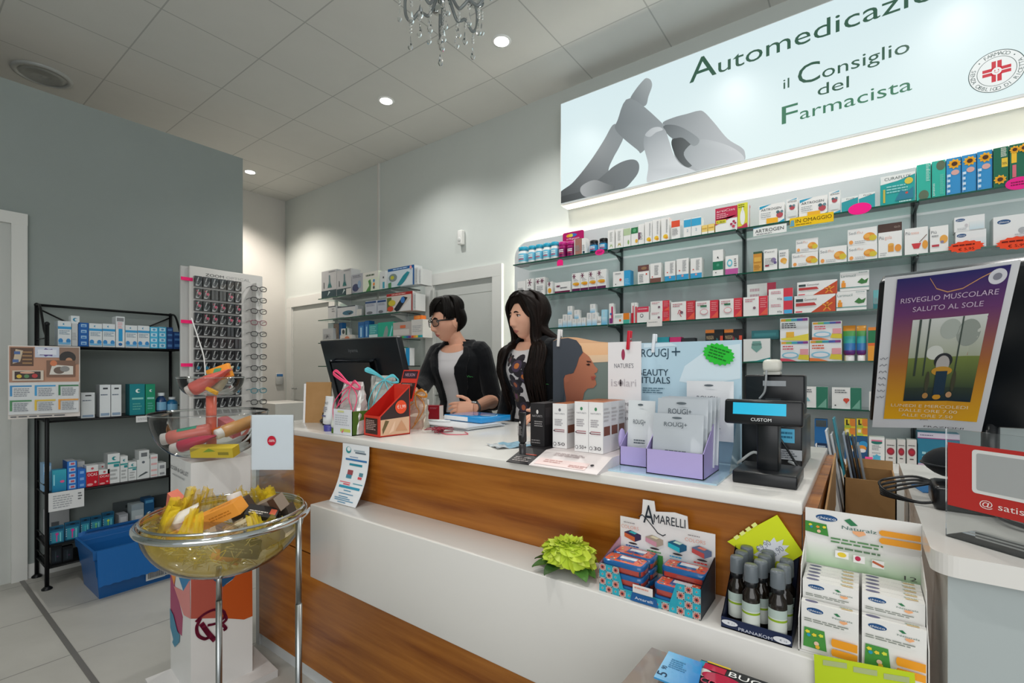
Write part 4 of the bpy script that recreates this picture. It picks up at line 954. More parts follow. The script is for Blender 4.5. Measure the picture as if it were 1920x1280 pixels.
# ---- skincare display with portrait panel
PZ=1.04
disp=thing('display_stand','cardboard skincare display with portrait panel and white title panel','display',(-.72,1.25,CTZ))
D0=Vector((-.72,1.25,CTZ))
m=MB();m.M=Matrix.Translation(-D0)
def slab(x0,x1,ca,cb):
 prof=[(1.10,CTZ+.002),(1.19,PZ-.001),(1.40,PZ-.001),(1.40,CTZ),(1.10,CTZ)]
 m.grid([[(x,y,z)for y,z in prof]for x in(x0,x1)],lambda i,j:lin(ca),'card',cv=True,smooth=False)
 for x in(x0,x1):m.face([(x,y,z)for y,z in prof],cb)
slab(-.835,-.755,'2c2a2c','2c2a2c');slab(-.755,-.545,'e9e0de','d8d2d0')
m.art((-.755,1.10,CTZ+.0025),X_,Vector((0,.09,PZ-CTZ-.003)).normalized(),.21,.093,[('r',.05,.1,.8,.5,'f0d8d4'),('l',.15,.25,.5,.45,2,'c89a94'),('l',.55,.15,.85,.3,2,'c89a94'),('l',.2,.7,.7,.9,3,'b8a8a8'),('e',.85,.4,.025,.05,'2c2a2c')])
m.art((-.835,1.10,CTZ+.0025),X_,Vector((0,.09,PZ-CTZ-.003)).normalized(),.08,.093,[('l',.15,.1,.85,.4,3,'b0a8a4'),('r',.2,.55,.9,.6,'c04a34')])
m.build('base_board',disp)
PYY=1.385
def pn(x,y):
 p=at_y(920+x*.2604,600+y*.2604,PYY);return p.x, p.z
px0, ztop=pn(450,150);px1, _=pn(847,160);_, zbot=px0, PZ
m=MB();m.M=Matrix.Translation(-D0)
top=[pn(450,150),pn(490,128),pn(560,122),pn(620,125),pn(700,140),pn(780,155),pn(847,160)]
m.face([(x,PYY,z)for x,z in[(px0,zbot),(px1,zbot)]+top[::-1]],'e3b48c')
m.face([(x,PYY+.003,z)for x,z in[(px0,zbot),(px1,zbot)]+top[::-1]][::-1],'b8a890')
kk=[0]
def pp(pts,ca,a=None,cb=None,b=None):
 kk[0]+=1
 q=lambda p:(pn(*p)[0],PYY-.0005*kk[0],max(zbot+.002,pn(*p)[1]))
 if a:m.grad([q(p)for p in pts],ca,q(a),cb,q(b))
 else:m.face([q(p)for p in pts],ca)
pp([(455,300),(846,300),(846,900),(455,900)],'5f716c',(640,900),'75827c',(640,300))
pp([(455,165),(846,165),(846,265),(455,310)],'e8b688',(640,300),'f0c49a',(640,165))
pp([(455,262),(846,248),(846,300),(455,320)],'d8c0a4',(640,320),'e8c8a4',(640,250))
pp([(452,152),(490,135),(560,128),(620,145),(655,190),(670,250),(720,300),(690,420),(600,600),(452,900)],'363c44',(452,600),'4a4f58',(640,150))
pp([(620,262),(668,228),(712,262),(738,305),(752,330),(774,352),(768,374),(748,384),(762,404),(752,420),(760,438),(764,462),(742,488),(700,492),(676,520),(660,600),(650,900),(530,900),(545,560),(530,480),(528,420),(560,395),(600,380),(610,320)],'7a4636',(560,600),'b5755a',(760,330))
pp([(540,396),(575,385),(590,410),(570,440),(540,450),(530,420)],'9a5e48')
pp([(452,152),(490,135),(560,128),(620,145),(655,190),(668,232),(640,270),(622,330),(600,378),(540,396),(528,420),(534,520),(520,620),(500,900),(452,900)],'333941',(452,600),'484d56',(640,150))
pp([(692,292),(724,296),(730,304),(700,304)],'3a2420');pp([(690,318),(712,312),(722,322),(706,328)],'2c1a18')
pp([(726,406),(758,404),(752,414),(758,424),(732,428)],'9a4a40')
m.build('portrait_panel',disp)
x0, zz=pn(847,158);x1, _=pn(1085,152);z1=pn(1085,152)[1]
m=MB();m.M=Matrix.Translation(-D0)
m.box(x0,PYY-.002,PZ-.02,x1,PYY+.001,z1,'e9e7e8')
m.art((x0,PYY-.002,PZ-.02),X_,Z_,x1-x0,z1-PZ+.02,[('e',.47,.885,.055,.05,'a03a58'),('t',"NATURE'S",.2,.765,.042,'7a7a80',.58),('t','is',.1,.60,.07,'c0bcc0',.2),('t','lari',.5,.60,.07,'c0bcc0',.36),('c',.4,.63,.075,'a8a4a8'),('r',.37,.62,.43,.635,'30282c'),('r',.385,.6,.415,.66,'30282c'),('t','TRATTAMENTI',.17,.425,.03,'6a6a70',.64),('t','VISO AD ALTA',.19,.36,.03,'6a6a70',.6),('t','PERFORMANCE',.13,.295,.03,'6a6a70',.72)])
m.build('title_panel',disp)
def peg(label,px,py,Y,col):
 p=at_y(px,py,Y);t=thing('clothes_peg',label,'peg',p,group='pegs clipped on the display boards',rot=(0,.08,0))
 m=MB();m.rbox(-.005,-.010,-.030,.005,-.003,.028,col,'plastic',.002);m.build('front_jaw',t)
 m=MB();m.rbox(-.005,.003,-.030,.005,.010,.028,col,'plastic',.002);m.build('rear_jaw',t)
 m=MB();m.tube([(-.006,0,.002),(.006,0,.002)],.004,'b8b8b8','steel',8);m.build('spring',t)
peg('white peg clipped on the top left corner of the portrait panel',1049.5,633,PYY,'e4e2e0')
peg('red peg clipped on top of the white title panel',1180,637,PYY,'c81f34')
peg('white peg clipped on top of the pale blue board',1227,643,1.444,'dfe6ea')
# products on it
def white_carton(x0,x1,y0,dep,h,spf,desc,label_side=True):
 els=[('e',.5,.86,.09,.035,'4a8a60' if spf!='50' else '707078'),('t',"NATURE'S",.15,.76,.03,'8a8a90',.7),('l',.15,.5,.75,.66,4,'a8a4a8'),('r',.15,.405,.85,.42,'a0505a'),('r',.15,.365,.85,.38,'7a3a44'),('t',spf,.38,.06,.075,'4a464a',.5),('c',.18,.09,.11,'55505a'),('c',.18,.09,.08,'ecebea'),('c',.14,.39,.05,'50404a')]
 return carton('cosmetic_carton',x0,x1,y0,PZ,dep,h,'ecebea',els,'e2e1e1','b0673f',desc,'carton','skincare cartons on the display',x0,right=[('r',.1,.34,.9,.52,'7c4a3a'),('l',.1,.6,.9,.9,4,'c8c4c4')])
xa=at_z(1077.5,845,PZ);xb=at_z(1137.4,849,PZ);hC=zt(1078,752,xa.y)-PZ
mid=(xa.x+xb.x)/2;dC=.05
for r_ in range(3):
 rn=['front','middle','rear'][r_]
 white_carton(xa.x,mid-.0006,xa.y+r_*(dC+.001),dC,hC,'50+','white skincare carton of the left column of the pair, %s row'%rn)
 white_carton(mid+.0006,xb.x,xa.y+r_*(dC+.001),dC,hC,'30','white skincare carton of the right column of the pair, %s row'%rn)
xa2=at_z(1036.4,838,PZ);xb2=at_z(1063,841,PZ)
hC2=zt(1040,756,xa2.y)-PZ
for r_ in range(2):
 white_carton(xa2.x,xb2.x,xa2.y+r_*.053,.052,hC2,'50','single white skincare carton between black carton and pair, %s one'%['front','rear'][r_])
xk=at_z(994,833,PZ);xl=at_z(1020,836,PZ);hK=zt(1000,755,xk.y)-PZ
for r_ in range(2):
 carton('cosmetic_carton',xk.x+.008,xl.x+.008,xk.y-.01+r_*.05,PZ,.048,hK,'2b292b',[('e',.5,.8,.08,.05,'d8d4d0'),('t',"NATURE'S",.15,.68,.05,'b0acac',.7),('l',.3,.45,.9,.6,3,'9a9696'),('l',.1,.05,.9,.16,2,'8a8686')],'222022','3a3638','black skincare carton on the display, %s one'%['front','rear'][r_],'carton','skincare cartons on the display',0,right=[('r',.1,.5,.9,.9,'353234')])
pt_=at_z(976,853,CTZ+.02)
t=thing('cream_tube','black cosmetic tube standing at the left of the skincare cartons','tube',(pt_.x,pt_.y+.01,CTZ+.022))
m1, m2=MB(), MB();hT=zt(976,773,pt_.y)-CTZ-.022
squeeze_tube(m1,m2,.0125,hT,.03,'242325','2c2b2d');m1.art((-.01,-.0125,.04),X_,Z_,.02,hT-.06,[('e',.5,.86,.14,.06,'d0ccc8'),('l',.1,.25,.9,.7,7,'8a8686')],n=(0,-1,0));m1.build('tube',t);m2.build('cap',t)
# ---- pale blue face mask display
dis2=thing('display_stand','pale blue face mask display with tall back board and lilac trays','display',(-.42,1.30,CTZ))
E0=Vector((-.42,1.30,CTZ));BY=1.445
bx0, bx1=-.61, at_y(1391,700,BY).x;bz1=zt(1391,637,BY)
m=MB();m.M=Matrix.Translation(-E0)
m.box(bx0,BY-.003,CTZ,bx1,BY+.003,bz1,'b9d6e4','gloss')
q=lambda px, py:((at_y(px,py,BY).x-bx0)/(bx1-bx0),(zt(px,py,BY)-CTZ)/(bz1-CTZ))
z4=lambda x, y:q(920+x*.2604,600+y*.2604)
ua, va=z4(1092,265);ub, vb=z4(1368,262)
u1_, v1_=z4(1075,398);u2_, v2_=z4(1290,395);u3_, v3_=z4(1056,452);u4_, v4_=z4(1296,450)
m.art((bx0,BY-.003,CTZ),X_,Z_,bx1-bx0,bz1-CTZ,[('p',[z4(1400,330),z4(1580,200),z4(1800,170),z4(1800,420),z4(1500,470),z4(1360,440)],'d3e4ec'),('p',[z4(1105,170),z4(1300,165),z4(1350,185),z4(1105,200)],'cfe4ee'),('t','ROUGJ',ua-.005,va,.075,'2a4656',(ub-ua)*.72),('r',ub-.075,va+.035,ub,va+.046,'2a4656'),('r',ub-.043,va+.005,ub-.033,va+.078,'2a4656'),('t','BEAUTY',u1_-.008,v1_,.06,'1f3a4a',u2_-u1_),('t','RITUALS',u3_,v3_,.06,'1f3a4a',u4_-u3_),('l',z4(1100,530)[0],z4(1100,525)[1],z4(1280,530)[0],z4(1280,485)[1],3,'5a7a8a')],'card')
m.build('back_board',dis2)
m=MB();m.M=Matrix.Translation(-E0);m.box(-.545,1.165,CTZ,bx1,BY-.004,CTZ+.004,'b4d2e2','gloss')
m.face([(bx1-.002,1.30,CTZ+.004),(bx1-.002,BY-.004,CTZ+.004),(bx1-.002,BY-.004,CTZ+.20)],'a8cce0','gloss');m.build('base',dis2)
def tray(x0,x1,y0,y1,h,hb,name='tray'):
 m=MB();m.M=Matrix.Translation(-E0);t_=.002;z0=CTZ+.0045
 m.box(x0,y0,z0,x1,y0+t_,z0+h,'b3a6d8');m.box(x0,y1-t_,z0,x1,y1,z0+hb,'b3a6d8')
 for x in(x0,x1-t_):
  P=[(y0,z0),(y1,z0),(y1,z0+hb),(y0,z0+h)]
  m.face([(x,y,z)for y,z in P],'b3a6d8');m.face([(x+t_,y,z)for y,z in P[::-1]],'a598cc')
  m.grid([[(xx,y,z)for xx in(x,x+t_)]for y,z in P+P[:1]],'b3a6d8',smooth=False)
 m.box(x0,y0,z0,x1,y1,z0+t_,'8a7eb4');m.build(name,dis2)
tray(-.448,-.307,1.182,1.33,.062,.16);tray(-.545,-.452,1.24,1.34,.052,.12)
m=MB();m.M=Matrix.Translation(-E0);m.ball((-.552,1.27,CTZ+.072),(.008,.018,.03),'b3a6d8','card');m.build('tray_ear',dis2)
def sachet(label,x0,x1,y,z0,z1,col,lean,txt=True,zt_=.78):
 cx=(x0+x1)/2
 t=thing('face_mask_sachet',label,'sachet',(cx,y,z0),group='face mask sachets in the display',rot=(lean,0,0))
 W, H=x1-x0, z1-z0;m=MB()
 def f(a,b,s_):
  e=min(a,1-a,b,1-b)*4;e=min(1,e)
  return((a-.5)*W,s_*(.0008+.0035*e*(1+.3*sin(a*9+b*5))),b*H)
 for s_ in(-1,1):m.grid([[f(i/10,j/10,s_)for j in range(11)]for i in range(11)],col,'gloss')
 m.build('pouch',t)
 m=MB()
 y_=-.0078
 m.art((-W/2,y_,0),X_,Z_,W,H,[('t','ROUGJ+',.24,zt_,.075,'4a545c',.46),('l',.28,.3,.72,.38,2,'5a646c'),('l',.3,.2,.75,.23,1,'7a848c'),('e',.5,.93,.1,.018,'5a646a')],'card')
 m.build('print',t)
fx0, fx1=-.440, -.315
for k in range(5):
 nm=['frontmost, lowest','second from the front','third from the front','fourth from the front','rearmost, tallest standing'][k]
 sachet('silver grey face mask sachet in the right lilac tray, '+nm,fx0+.002*k,fx1+.004*k,1.200+.022*k,CTZ+.012+.003*k,CTZ+.012+[.145,.183,.185,.185,.185][k],'b9c0c6',-.12)
sachet('white face mask sachet in the left lilac tray',-.537,-.46,1.27,CTZ+.01,zt(1190,750,1.28),'d9dee0',-.08,zt_=.62)
sachet('white face mask sachet standing behind the silver ones by the right edge',-.41,-.285,1.40,CTZ+.07,zt(1310,714,1.40),'dfe2e4',0,zt_=.68)
p=at_y(1347,664,BY-.008);m=MB()
n_=18;rr=[1 if k%2 else.86 for k in range(2*n_)]
pts=[(.045*rr[k]*cos(pi*k/n_),.031*rr[k]*sin(pi*k/n_))for k in range(2*n_)]
m.face([(x,0,z)for x,z in pts],'2fc23a','paper');m.face([(x,.0012,z)for x,z in pts[::-1]],'2fc23a','paper');m.grid([[(x,y,z)for y in(0,.0012)]for x,z in pts+pts[:1]],'2fc23a','paper',smooth=False)
m.art((-.045,0,-.031),X_,Z_,.09,.062,[('l',.2,.25,.85,.8,4,'1c7a26')],'paper')
tag(m.build('price_star',None,p,rot=(0,.35,0)),'bright green starburst price card on the pale blue board','price card')
# ---- customer display, till and scanner
t=thing('customer_display','black pole customer display with lit blue window on the worktop','customer display',(-.185,1.285,CTZ))
O=Vector((-.185,1.285,CTZ))
m=MB();m.rbox(-.068,-.06,0,.066,.085,.03,'17191c','plastic',.004);m.build('base',t)
m=MB();m.rbox(-.022,-.018,.028,.024,.03,.17,'14171a','plastic',.003);m.build('pole',t)
h0, h1=at_y(1360,790,1.255), at_y(1507,790,1.255);hz1=zt(1435,750,1.255);hz0=zt(1435,797,1.255)
m=MB();m.M=Matrix.Translation((0,-.03,(hz0+hz1)/2-CTZ))@Matrix.Rotation(-.12,4,'X')
hw=(h1.x-h0.x)/2;cx=(h1.x+h0.x)/2-O.x;hh=(hz1-hz0)/2
m.rbox(cx-hw,-.012,-hh,cx+hw,.02,hh,'15171a','plastic',.006);m.build('head',t)
m2=MB();m2.M=m.M.copy();m2.box(cx-hw*.76,-.0128,-hh*.22,cx+hw*.6,-.0122,hh*.72,'1fa8cc','screen');m2.build('window',t)
m2=MB();m2.M=m.M.copy();m2.text('CUSTOM',(cx-hw*.28,-.0128,-hh*.72),X_,Z_,hh*.26,'e8eaea',hw*.52,'L','plastic');m2.build('lettering',t)
t=thing('till_terminal','black till terminal with screen unit behind the customer display','till',(-.19,1.62,CTZ))
O=Vector((-.19,1.62,CTZ))
pz=zt(1450,782,1.5)-CTZ
m=MB();m.rbox(-.10,-.17,.0,.06,.08,pz,'121417','plastic',.004)
m.art((.0,-.171,0),X_,Z_,.06,pz,[('r',-.1,.55,.72,.82,'58b0d4'),('l',0,.62,.66,.78,2,'2a6a8a'),('r',-.1,.22,1.0,.42,'a8acb0'),('l',0,.24,.9,.40,4,'60646a'),('t','DGE',0,.86,.05,'8a8e92',.3)],'plastic');m.build('printer_housing',t)
s0, s1=at_y(1397,755,1.6), at_y(1510,703,1.6)
m=MB();m.rbox(s0.x-O.x,-.03,pz+.003,s1.x-O.x,.03,s1.z-CTZ,'0f1114','plastic',.006);m.art((s0.x-O.x,-.03,s0.z-CTZ),X_,Z_,s1.x-s0.x,s1.z-s0.z,[('r',.32,.62,.7,.8,'9a9ea2'),('r',.36,.12,.62,.2,'2a2e32')],'plastic');m.build('screen_unit',t)
m=MB()
for pts in([(-.03,-.17,.03),(-.05,-.20,.045),(-.08,-.22,.02),(-.10,-.23,.006)],[(.03,-.17,.025),(.05,-.19,.02),(.06,-.21,.006)]):
 m.tube(smooth_path(pts,6),.004,'b8bcbc','plastic',6)
m.tube(smooth_path([(.0,-.172,.10),(.03,-.20,.06),(.06,-.22,.01),(.045,-.235,.006),(.02,-.23,.006)],6),.003,'1a1c1e','plastic',6)
m.build('cables',t)
sc_p=Vector(((s0.x+s1.x)/2-.004,1.6,s1.z))
t=thing('webcam','small off white camera with grey cable on top of the till screen','camera',sc_p)
m=MB();m.rbox(-.024,-.03,.008,.024,.02,.046,'d5d3c8','plastic',.012,3);m.build('camera_body',t)
m=MB();m.rbox(-.022,-.02,0,.022,.02,.01,'c9c8c0','plastic',.003);m.build('mount',t)
m=MB();m.tube(smooth_path([(-.012,-.03,.014),(-.012,-.042,-.02),(-.016,-.04,-.05),(-.03,-.036,-.07)],6),.003,'9a9ea0','plastic',6);m.build('cable',t)
# ------------------------------------------------------------------ black wire rack on the left
RX=-3.8*KS;RB=-4.08*KS
ry0, ry1=at_x(88,0,RX).y, at_x(348,0,RX).y
RZ=[at_x(88,647,RX).z,at_x(92,788.5,RX).z,at_x(96,924.6,RX).z,at_x(95,1022,RX).z,at_x(94,1062,RX).z]
zf, zb=at_x(88,607,RX).z, at_x(65,571,RB).z
rack=thing('wire_rack','black metal wire rack with dental products beside the grey partition','rack',(RX,ry0,FL))
R0=Vector((RX,ry0,FL))
BM='blackmetal';BK='17181a'
for x, y, zt_ in((RX,ry0,zf),(RX,ry1,zf),(RB,ry0,zb),(RB,ry1,zb)):
 m=MB();m.M=Matrix.Translation(-R0)
 m.tube([(x,y,FL+.01),(x,y,zt_)],.011,BK,BM,8);m.ball((x,y,zt_),.014,BK,BM,10,6);m.lathe([(.026,0),(.026,.008),(.012,.02)],BK,BM,14,(x,y,FL));m.build('post',rack)
m=MB();m.M=Matrix.Translation(-R0)
m.tube([(RB,ry0,zb),(RB,ry1,zb)],.008,BK,BM,6)
m.tube([(RB,ry0,zb-.02),(RB,(ry0+ry1)/2,zb-.23)],.005,BK,BM,6);m.tube([(RB,ry1,zb-.02),(RB,(ry0+ry1)/2,zb-.23)],.005,BK,BM,6)
for y in(ry0,ry1):m.tube(smooth_path([(RB,y,zb),(RB+.10,y,zb-.02),(RX-.08,y,RZ[0]+.1),(RX-.02,y,RZ[0]+.06)],6),.007,BK,BM,6)
m.build('top_frame',rack)
for k, z in enumerate(RZ):
 m=MB();m.M=Matrix.Translation(-R0)
 for x in(RX,RB):m.tube([(x,ry0,z-.007),(x,ry1,z-.007)],.0065,BK,BM,6)
 for y in(ry0,ry1):
  m.tube([(RX,y,z-.007),(RB,y,z-.007)],.006,BK,BM,6);m.tube([(RX,y,z+.045),(RB,y,z+.045)],.004,BK,BM,6)
 m.box(RB+.006,ry0+.004,z-.004,RX-.006,ry1-.004,z-.001,'1c1d20',BM)
 m.build('wire_shelf',rack)
RG=['top','second','third','fourth','bottom']
def rack_item(r,px0,px1,ytop,col,els,desc,ybot=None,dep=.09,side=None,top=None,dx=.02,name='dental_box',cat='box',tilt=0):
 X=RX-dx
 c=(px0+px1)/2
 z0=at_x(c,ybot,X).z if ybot else RZ[r]
 y0, y1=at_x(px0,0,X).y+.0006, at_x(px1,0,X).y-.0006
 h=at_x(c,ytop,X).z-z0;W=y1-y0
 m=MB();m.box(-W/2,0,0,W/2,dep,h,col,'card',cols=[None,None,side,side,top,None])
 m.art((-W/2,0,0),X_,Z_,W,h,list(els),'card')
 o=m.build(name,None,(X,(y0+y1)/2,z0),pi/2)
 reg(o,desc,cat,'dental packages on the %s level of the wire rack'%RG[r],px0)
 return o
def zz(x):return x*.32806
def R1(r,x0,x1,yt,*a,yb=None,**k):return rack_item(r,zz(x0),zz(x1),380+zz(yt),*a,ybot=380+zz(yb)if yb else None,**k)
def R6(r,x0,x1,yt,*a,yb=None,**k):return rack_item(r,60+x0*.24215,60+x1*.24215,820+yt*.24215,*a,ybot=820+yb*.24215 if yb else None,**k)
WB='d9dfe2'
CU=[('c',.45,.88,.09,'2a8ab0'),('c',.5,.88,.06,WB),('r',0,.68,1,.78,'3a9ad0'),('l',.1,.45,.9,.64,3,'8aa0b0'),('e',.2,.2,.17,.1,'3a8ac8'),('e',.78,.2,.17,.1,'3a8ac8'),('r',.05,.06,.95,.14,'7ab8e0')]
R1(0,330,408,676,WB,CU,'white and blue carton at the left end of the rack top',side='b8c4cc')
R1(0,410,445,690,'c4c8ca',[TXT],'grey side-on carton left of the dark blue stack',dep=.07)
R1(0,405,455,646,WB,[('c',.5,.5,.28,'2a8ab0'),('c',.6,.5,.18,WB)],'small white carton with a blue ring perched on the rack top',yb=690,dep=.06)
for k in range(4):
 R1(0,447,507,685+33*k,'1f5ea8',[('r',.25,.25,.8,.75,'9ac0e0'),('r',.35,.35,.7,.55,'3a7ac0')],'dark blue little carton of a four high stack, %s one'%['topmost','second','third','lowest'][k],yb=718+33*k if k<3 else None,dep=.08,side='1a4c88',top='d0d4d6' if k==0 else None)
R1(0,509,584,690,WB,CU,'white and blue carton right of the dark blue stack',top='b8bcc0')
R1(0,586,659,692,WB,CU,'white and blue carton left of the upright slim carton',top='b8bcc0')
R1(0,662,713,650,WB,[('r',.1,.84,.9,.96,'8a8c90'),('l',.2,.6,.8,.82,4,'e0a0a8'),('r',.3,.2,.75,.6,'2a9ad0'),('c',.5,.1,.22,'2a6aa8')],'tall slim white carton with vertical blue lettering on the rack')
R1(0,716,785,701,WB,CU,'white and blue carton right of the upright slim carton')
R1(0,787,855,703,WB,CU,'white and blue carton left of the pale blue stacks')
for s_,(a,b)in enumerate(((857,904),(906,951))):
 for k in range(4):
  R1(0,a,b,710+30*k,'4ab4dc',[('r',.12,.2,.85,.8,'c8e4f0'),('e',.5,.5,.2,.2,'5a9ac8')],'pale blue little carton, %s stack, %s one'%(['left','right'][s_],['topmost','second','third','lowest'][k]),yb=740+30*k if k<3 else None,dep=.08)
for s_,(a,b,y0,n)in enumerate(((953,989,712,4),(991,1036,738,3))):
 for k in range(n):
  R1(0,a,b,y0+29*k,'1d3f78',[('r',.15,.3,.85,.7,'4a7ab0')],'navy little carton, %s stack, %s one'%(['left','right'][s_],(['topmost','second','third','lowest']if n==4 else['topmost','middle','lowest'])[k]),yb=y0+29+29*k if k<n-1 else None,dep=.08)
WT=[('r',.3,.86,.75,.91,'3a3e44'),('l',.1,.66,.9,.72,1,'5a6a80'),('r',.1,.04,.9,.12,'8aa0b8')]
R1(1,463,542,1085,WB,WT,'white carton right of the wall calendar',top='b0b4b8',side='b0b4b8')
R1(1,569,632,1040,WB,WT,'white tall carton of a pair on the second rack level, left',side='a8acb0')
R1(1,635,694,1040,WB,WT,'white tall carton of a pair on the second rack level, right')
TL_=[('c',.55,.78,.16,'e0ece8'),('c',.62,.78,.1,'1d7f80'),('r',.15,.5,.9,.56,'8ac8c0'),('l',.2,.15,.8,.4,3,'5aa8a0')]
R1(1,740,828,1036,'1d7f88',TL_,'teal carton with pale logo on the second rack level',side='14606a')
R1(1,832,887,1036,'208a68',TL_,'green carton with pale logo on the second rack level')
def rack_bottle(px0,px1,yt,col,desc):
 X=RX-.06;c=(px0+px1)/2
 R=(at_x(px1,0,X).y-at_x(px0,0,X).y)/2;h=at_x(c,yt,X).z-RZ[1]
 t=thing('mouthwash_bottle',desc,'bottle',(X,at_x(c,0,X).y,RZ[1]),group='mouthwash bottles on the rack')
 m=MB();m.lathe([(R*.95,0),(R,.01),(R,h*.62),(R*.8,h*.75),(R*.42,h*.82),(R*.42,h*.86)],col,'gloss',20);m.build('body',t)
 m=MB();m.lathe([(R*.62,h*.85),(R*.62,h),(.001,h)],'d4dade','plastic',18);m.build('cap',t)
 m=MB();m.grid([[(R*1.01*cos(a),R*1.01*sin(a),z)for z in(h*.15,h*.55)]for a in(-1.2+.3*k for k in range(9))],'7ab0d0','plastic');m.build('label',t)
rack_bottle(292,312,736,'163a68','navy mouthwash bottle with white cap on the second rack level')
rack_bottle(312,333,744,'1f6a98','blue mouthwash bottle with white cap behind the acrylic bowl')
# third level
R6(2,85,150,200,'8ab4d8',[('r',.1,.7,.9,.9,'c8d8e8'),TXT],'pale blue carton behind the teal one at the rack end',dx=.09)
R6(2,155,268,250,'2284ac',[('g',0,0,1,1,'1f7aa8','3aa4b8'),('r',.08,.3,.18,.8,'8ad0e0'),('e',.7,.45,.16,.06,'d85a8a')],'teal carton with a pink streak at the rack end, third level',dep=.05)
for k in range(5):
 R6(2,272,348,182+45*k,'2a72c4',[('r',.18,.2,.85,.85,'a8c8e8'),('r',.35,.35,.75,.7,'c05a6a')],'blue carton of a five high stack on third rack level, %s'%['topmost','second','middle','fourth','lowest'][k],yb=227+45*k if k<4 else None,dep=.12,top='a8acb0',side='1d58a0')
for k in range(3):
 R6(2,351,416,245+50*k,'2a6cc0',[('r',.3,.3,.8,.7,'7aa8e0')],'blue carton of a three high stack on third rack level, %s'%['topmost','middle','lowest'][k],yb=295+50*k if k<2 else None,dep=.1)
RDE=[('r',0,.0,1,.7,'c01a2c'),('t','OCAS',.1,.5,.14,'f0e8e8',.8),('c',.5,.85,.12,'c05a60'),('e',.3,.1,.25,.06,'e0a0a0'),('e',.75,.2,.1,.06,'e0b0b0')]
R6(2,352,408,185,'d0d2d2',[TXT],'white carton standing behind the blue three high stack',dx=.13,dep=.1)
R6(2,420,514,215,'d8dada',RDE,'red and white carton on third rack level, taller left one',dep=.08,top='c8caca')
R6(2,517,604,248,'d8dada',RDE,'red and white carton on third rack level, shorter right one',dep=.06)
R6(2,512,580,203,'d8dada',[('c',.5,.85,.12,'c05a60')],'white and red carton behind the shorter red one',dx=.085,dep=.08)
WGR=[('c',.55,.84,.2,'2a8a90'),('c',.65,.84,.12,'d8dcdc'),('r',0,.66,1,.72,'3a9a98'),('r',.5,.55,.95,.64,'2a8a90'),('l',.15,.1,.8,.5,3,'a8acac')]
R6(2,585,680,125,'d8dcdc',WGR,'tall white carton with teal logo, tallest of three',top='b0b4b4',side='b0b4b4')
R6(2,683,742,145,'d8dcdc',WGR,'tall white carton with teal logo, middle of three')
R6(2,745,810,190,'d8dcdc',WGR,'tall white carton with teal logo, shortest of three')
R6(2,812,912,168,'d4d8d8',[('c',.5,.85,.12,'606870'),('p',[(.1,.1),(.9,.3),(.7,.35),(.2,.2)],'50585c')],'white carton with dark brush picture on third rack level',top='b0b4b4')
R6(2,828,908,100,'d0d4d4',[('r',.2,.3,.8,.75,'6a6e72')],'white carton lying on the brush picture carton',yb=168,top='b0b4b4')
for k in range(4):
 R6(2,916,974,132+48*k,'d4d8d8',[('r',.1,.35,.9,.65,'d8a8a8')],'flat white carton of a four high stack, %s one'%['topmost','second','third','lowest'][k],yb=180+48*k if k<3 else None)
for k in range(2):
 R6(2,976,1038,195+62*k,'d0d4d4',[('r',.2,.3,.8,.7,'8a8e92')],'flat white carton at the right end of third level, %s'%['upper','lower'][k],yb=257 if k==0 else None)
 # fourth and bottom levels: blister packs
for k,(a,b,yt)in enumerate(((135,250,690),(255,372,655),(376,450,625),(452,540,610),(544,636,580))):
 rack_item(3,60+a*.24215,60+b*.24215,820+yt*.24215,'1d5f80',[('r',.05,.82,.95,.98,'16405c'),('e',.5,.9,.18,.04,'0c1a24'),('r',.12,.05,.9,.7,'3a8aa0'),('r',.45,.1,.52,.5,['d83a8a','d83a8a','4ac0c8','8ad04a','8ad04a'][k]),('c',.5,.55,.12,['c03a8a','c83a90','3ab0b8','6ac08a','c8d84a'][k]),('r',.7,.08,.76,.62,'8ad8e0'),('l',.05,.2,.12,.7,4,'c8dce4')],'toothbrush blister pack on the rack above the blue crate',dep=.03,name='blister_pack',cat='blister pack',dx=.02+.012*k)
for k,(a,b)in enumerate(((145,232),(236,320))):
 rack_item(4,60+a*.24215,60+b*.24215,820+840*.24215,'14181c',[('r',.1,.1,.9,.8,'20282e'),('r',.4,.15,.46,.7,'3a4a50'),('c',.6,.4,.1,'4a2a48')],'dark blister pack on the bottom rack level',dep=.04,name='blister_pack',cat='blister pack',dx=.03)
R6(3,625,1050,470,'50585a',[('l',.22,.55,.9,.85,1,'2a3032')],'grey printed board at the rear of the fourth rack level',dep=.006,dx=.25,name='display_board',cat='board')
R6(3,672,744,595,'9a9ea4',[('r',.15,.15,.85,.8,'b8bcc0')],'small grey carton behind the blue crate',dx=.08)
R6(3,770,866,515,'a8b4b8',[('r',0,.7,1,1,'8a98a0'),('r',.3,.1,.9,.4,'c8ccd0'),('r',.35,.15,.85,.22,'40484c')],'grey green flat carton stack behind the blue crate',dx=.08)
R6(3,870,946,470,'1d4f78',[('r',.1,.8,.9,.92,'4a8ab0'),('c',.5,.35,.2,'c8d8e0'),('c',.6,.35,.12,'1d4f78')],'dark blue carton with pale ring mark behind the crate',dx=.08)
R6(3,955,1030,560,'8a8e94',[TXT],'grey carton behind the chrome basket rim',dx=.08)
R6(3,86,290,540,'b0b2b4',[('r',.3,.3,.6,.45,'606468')],'grey card at the rear of the rack above blister packs',dep=.004,dx=.26,name='display_board',cat='board')
def rack_card(px,py,w,h,desc,els):
 p=at_x(px,py,RX+.012);m=MB()
 m.box(-w/2,-.001,-h/2,w/2,0,h/2,'d6d8d8','paper');m.art((-w/2,-.001,-h/2),X_,Z_,w,h,els,'paper')
 tag(m.build('price_card',None,p,pi/2),desc,'price card','price cards on the wire rack')
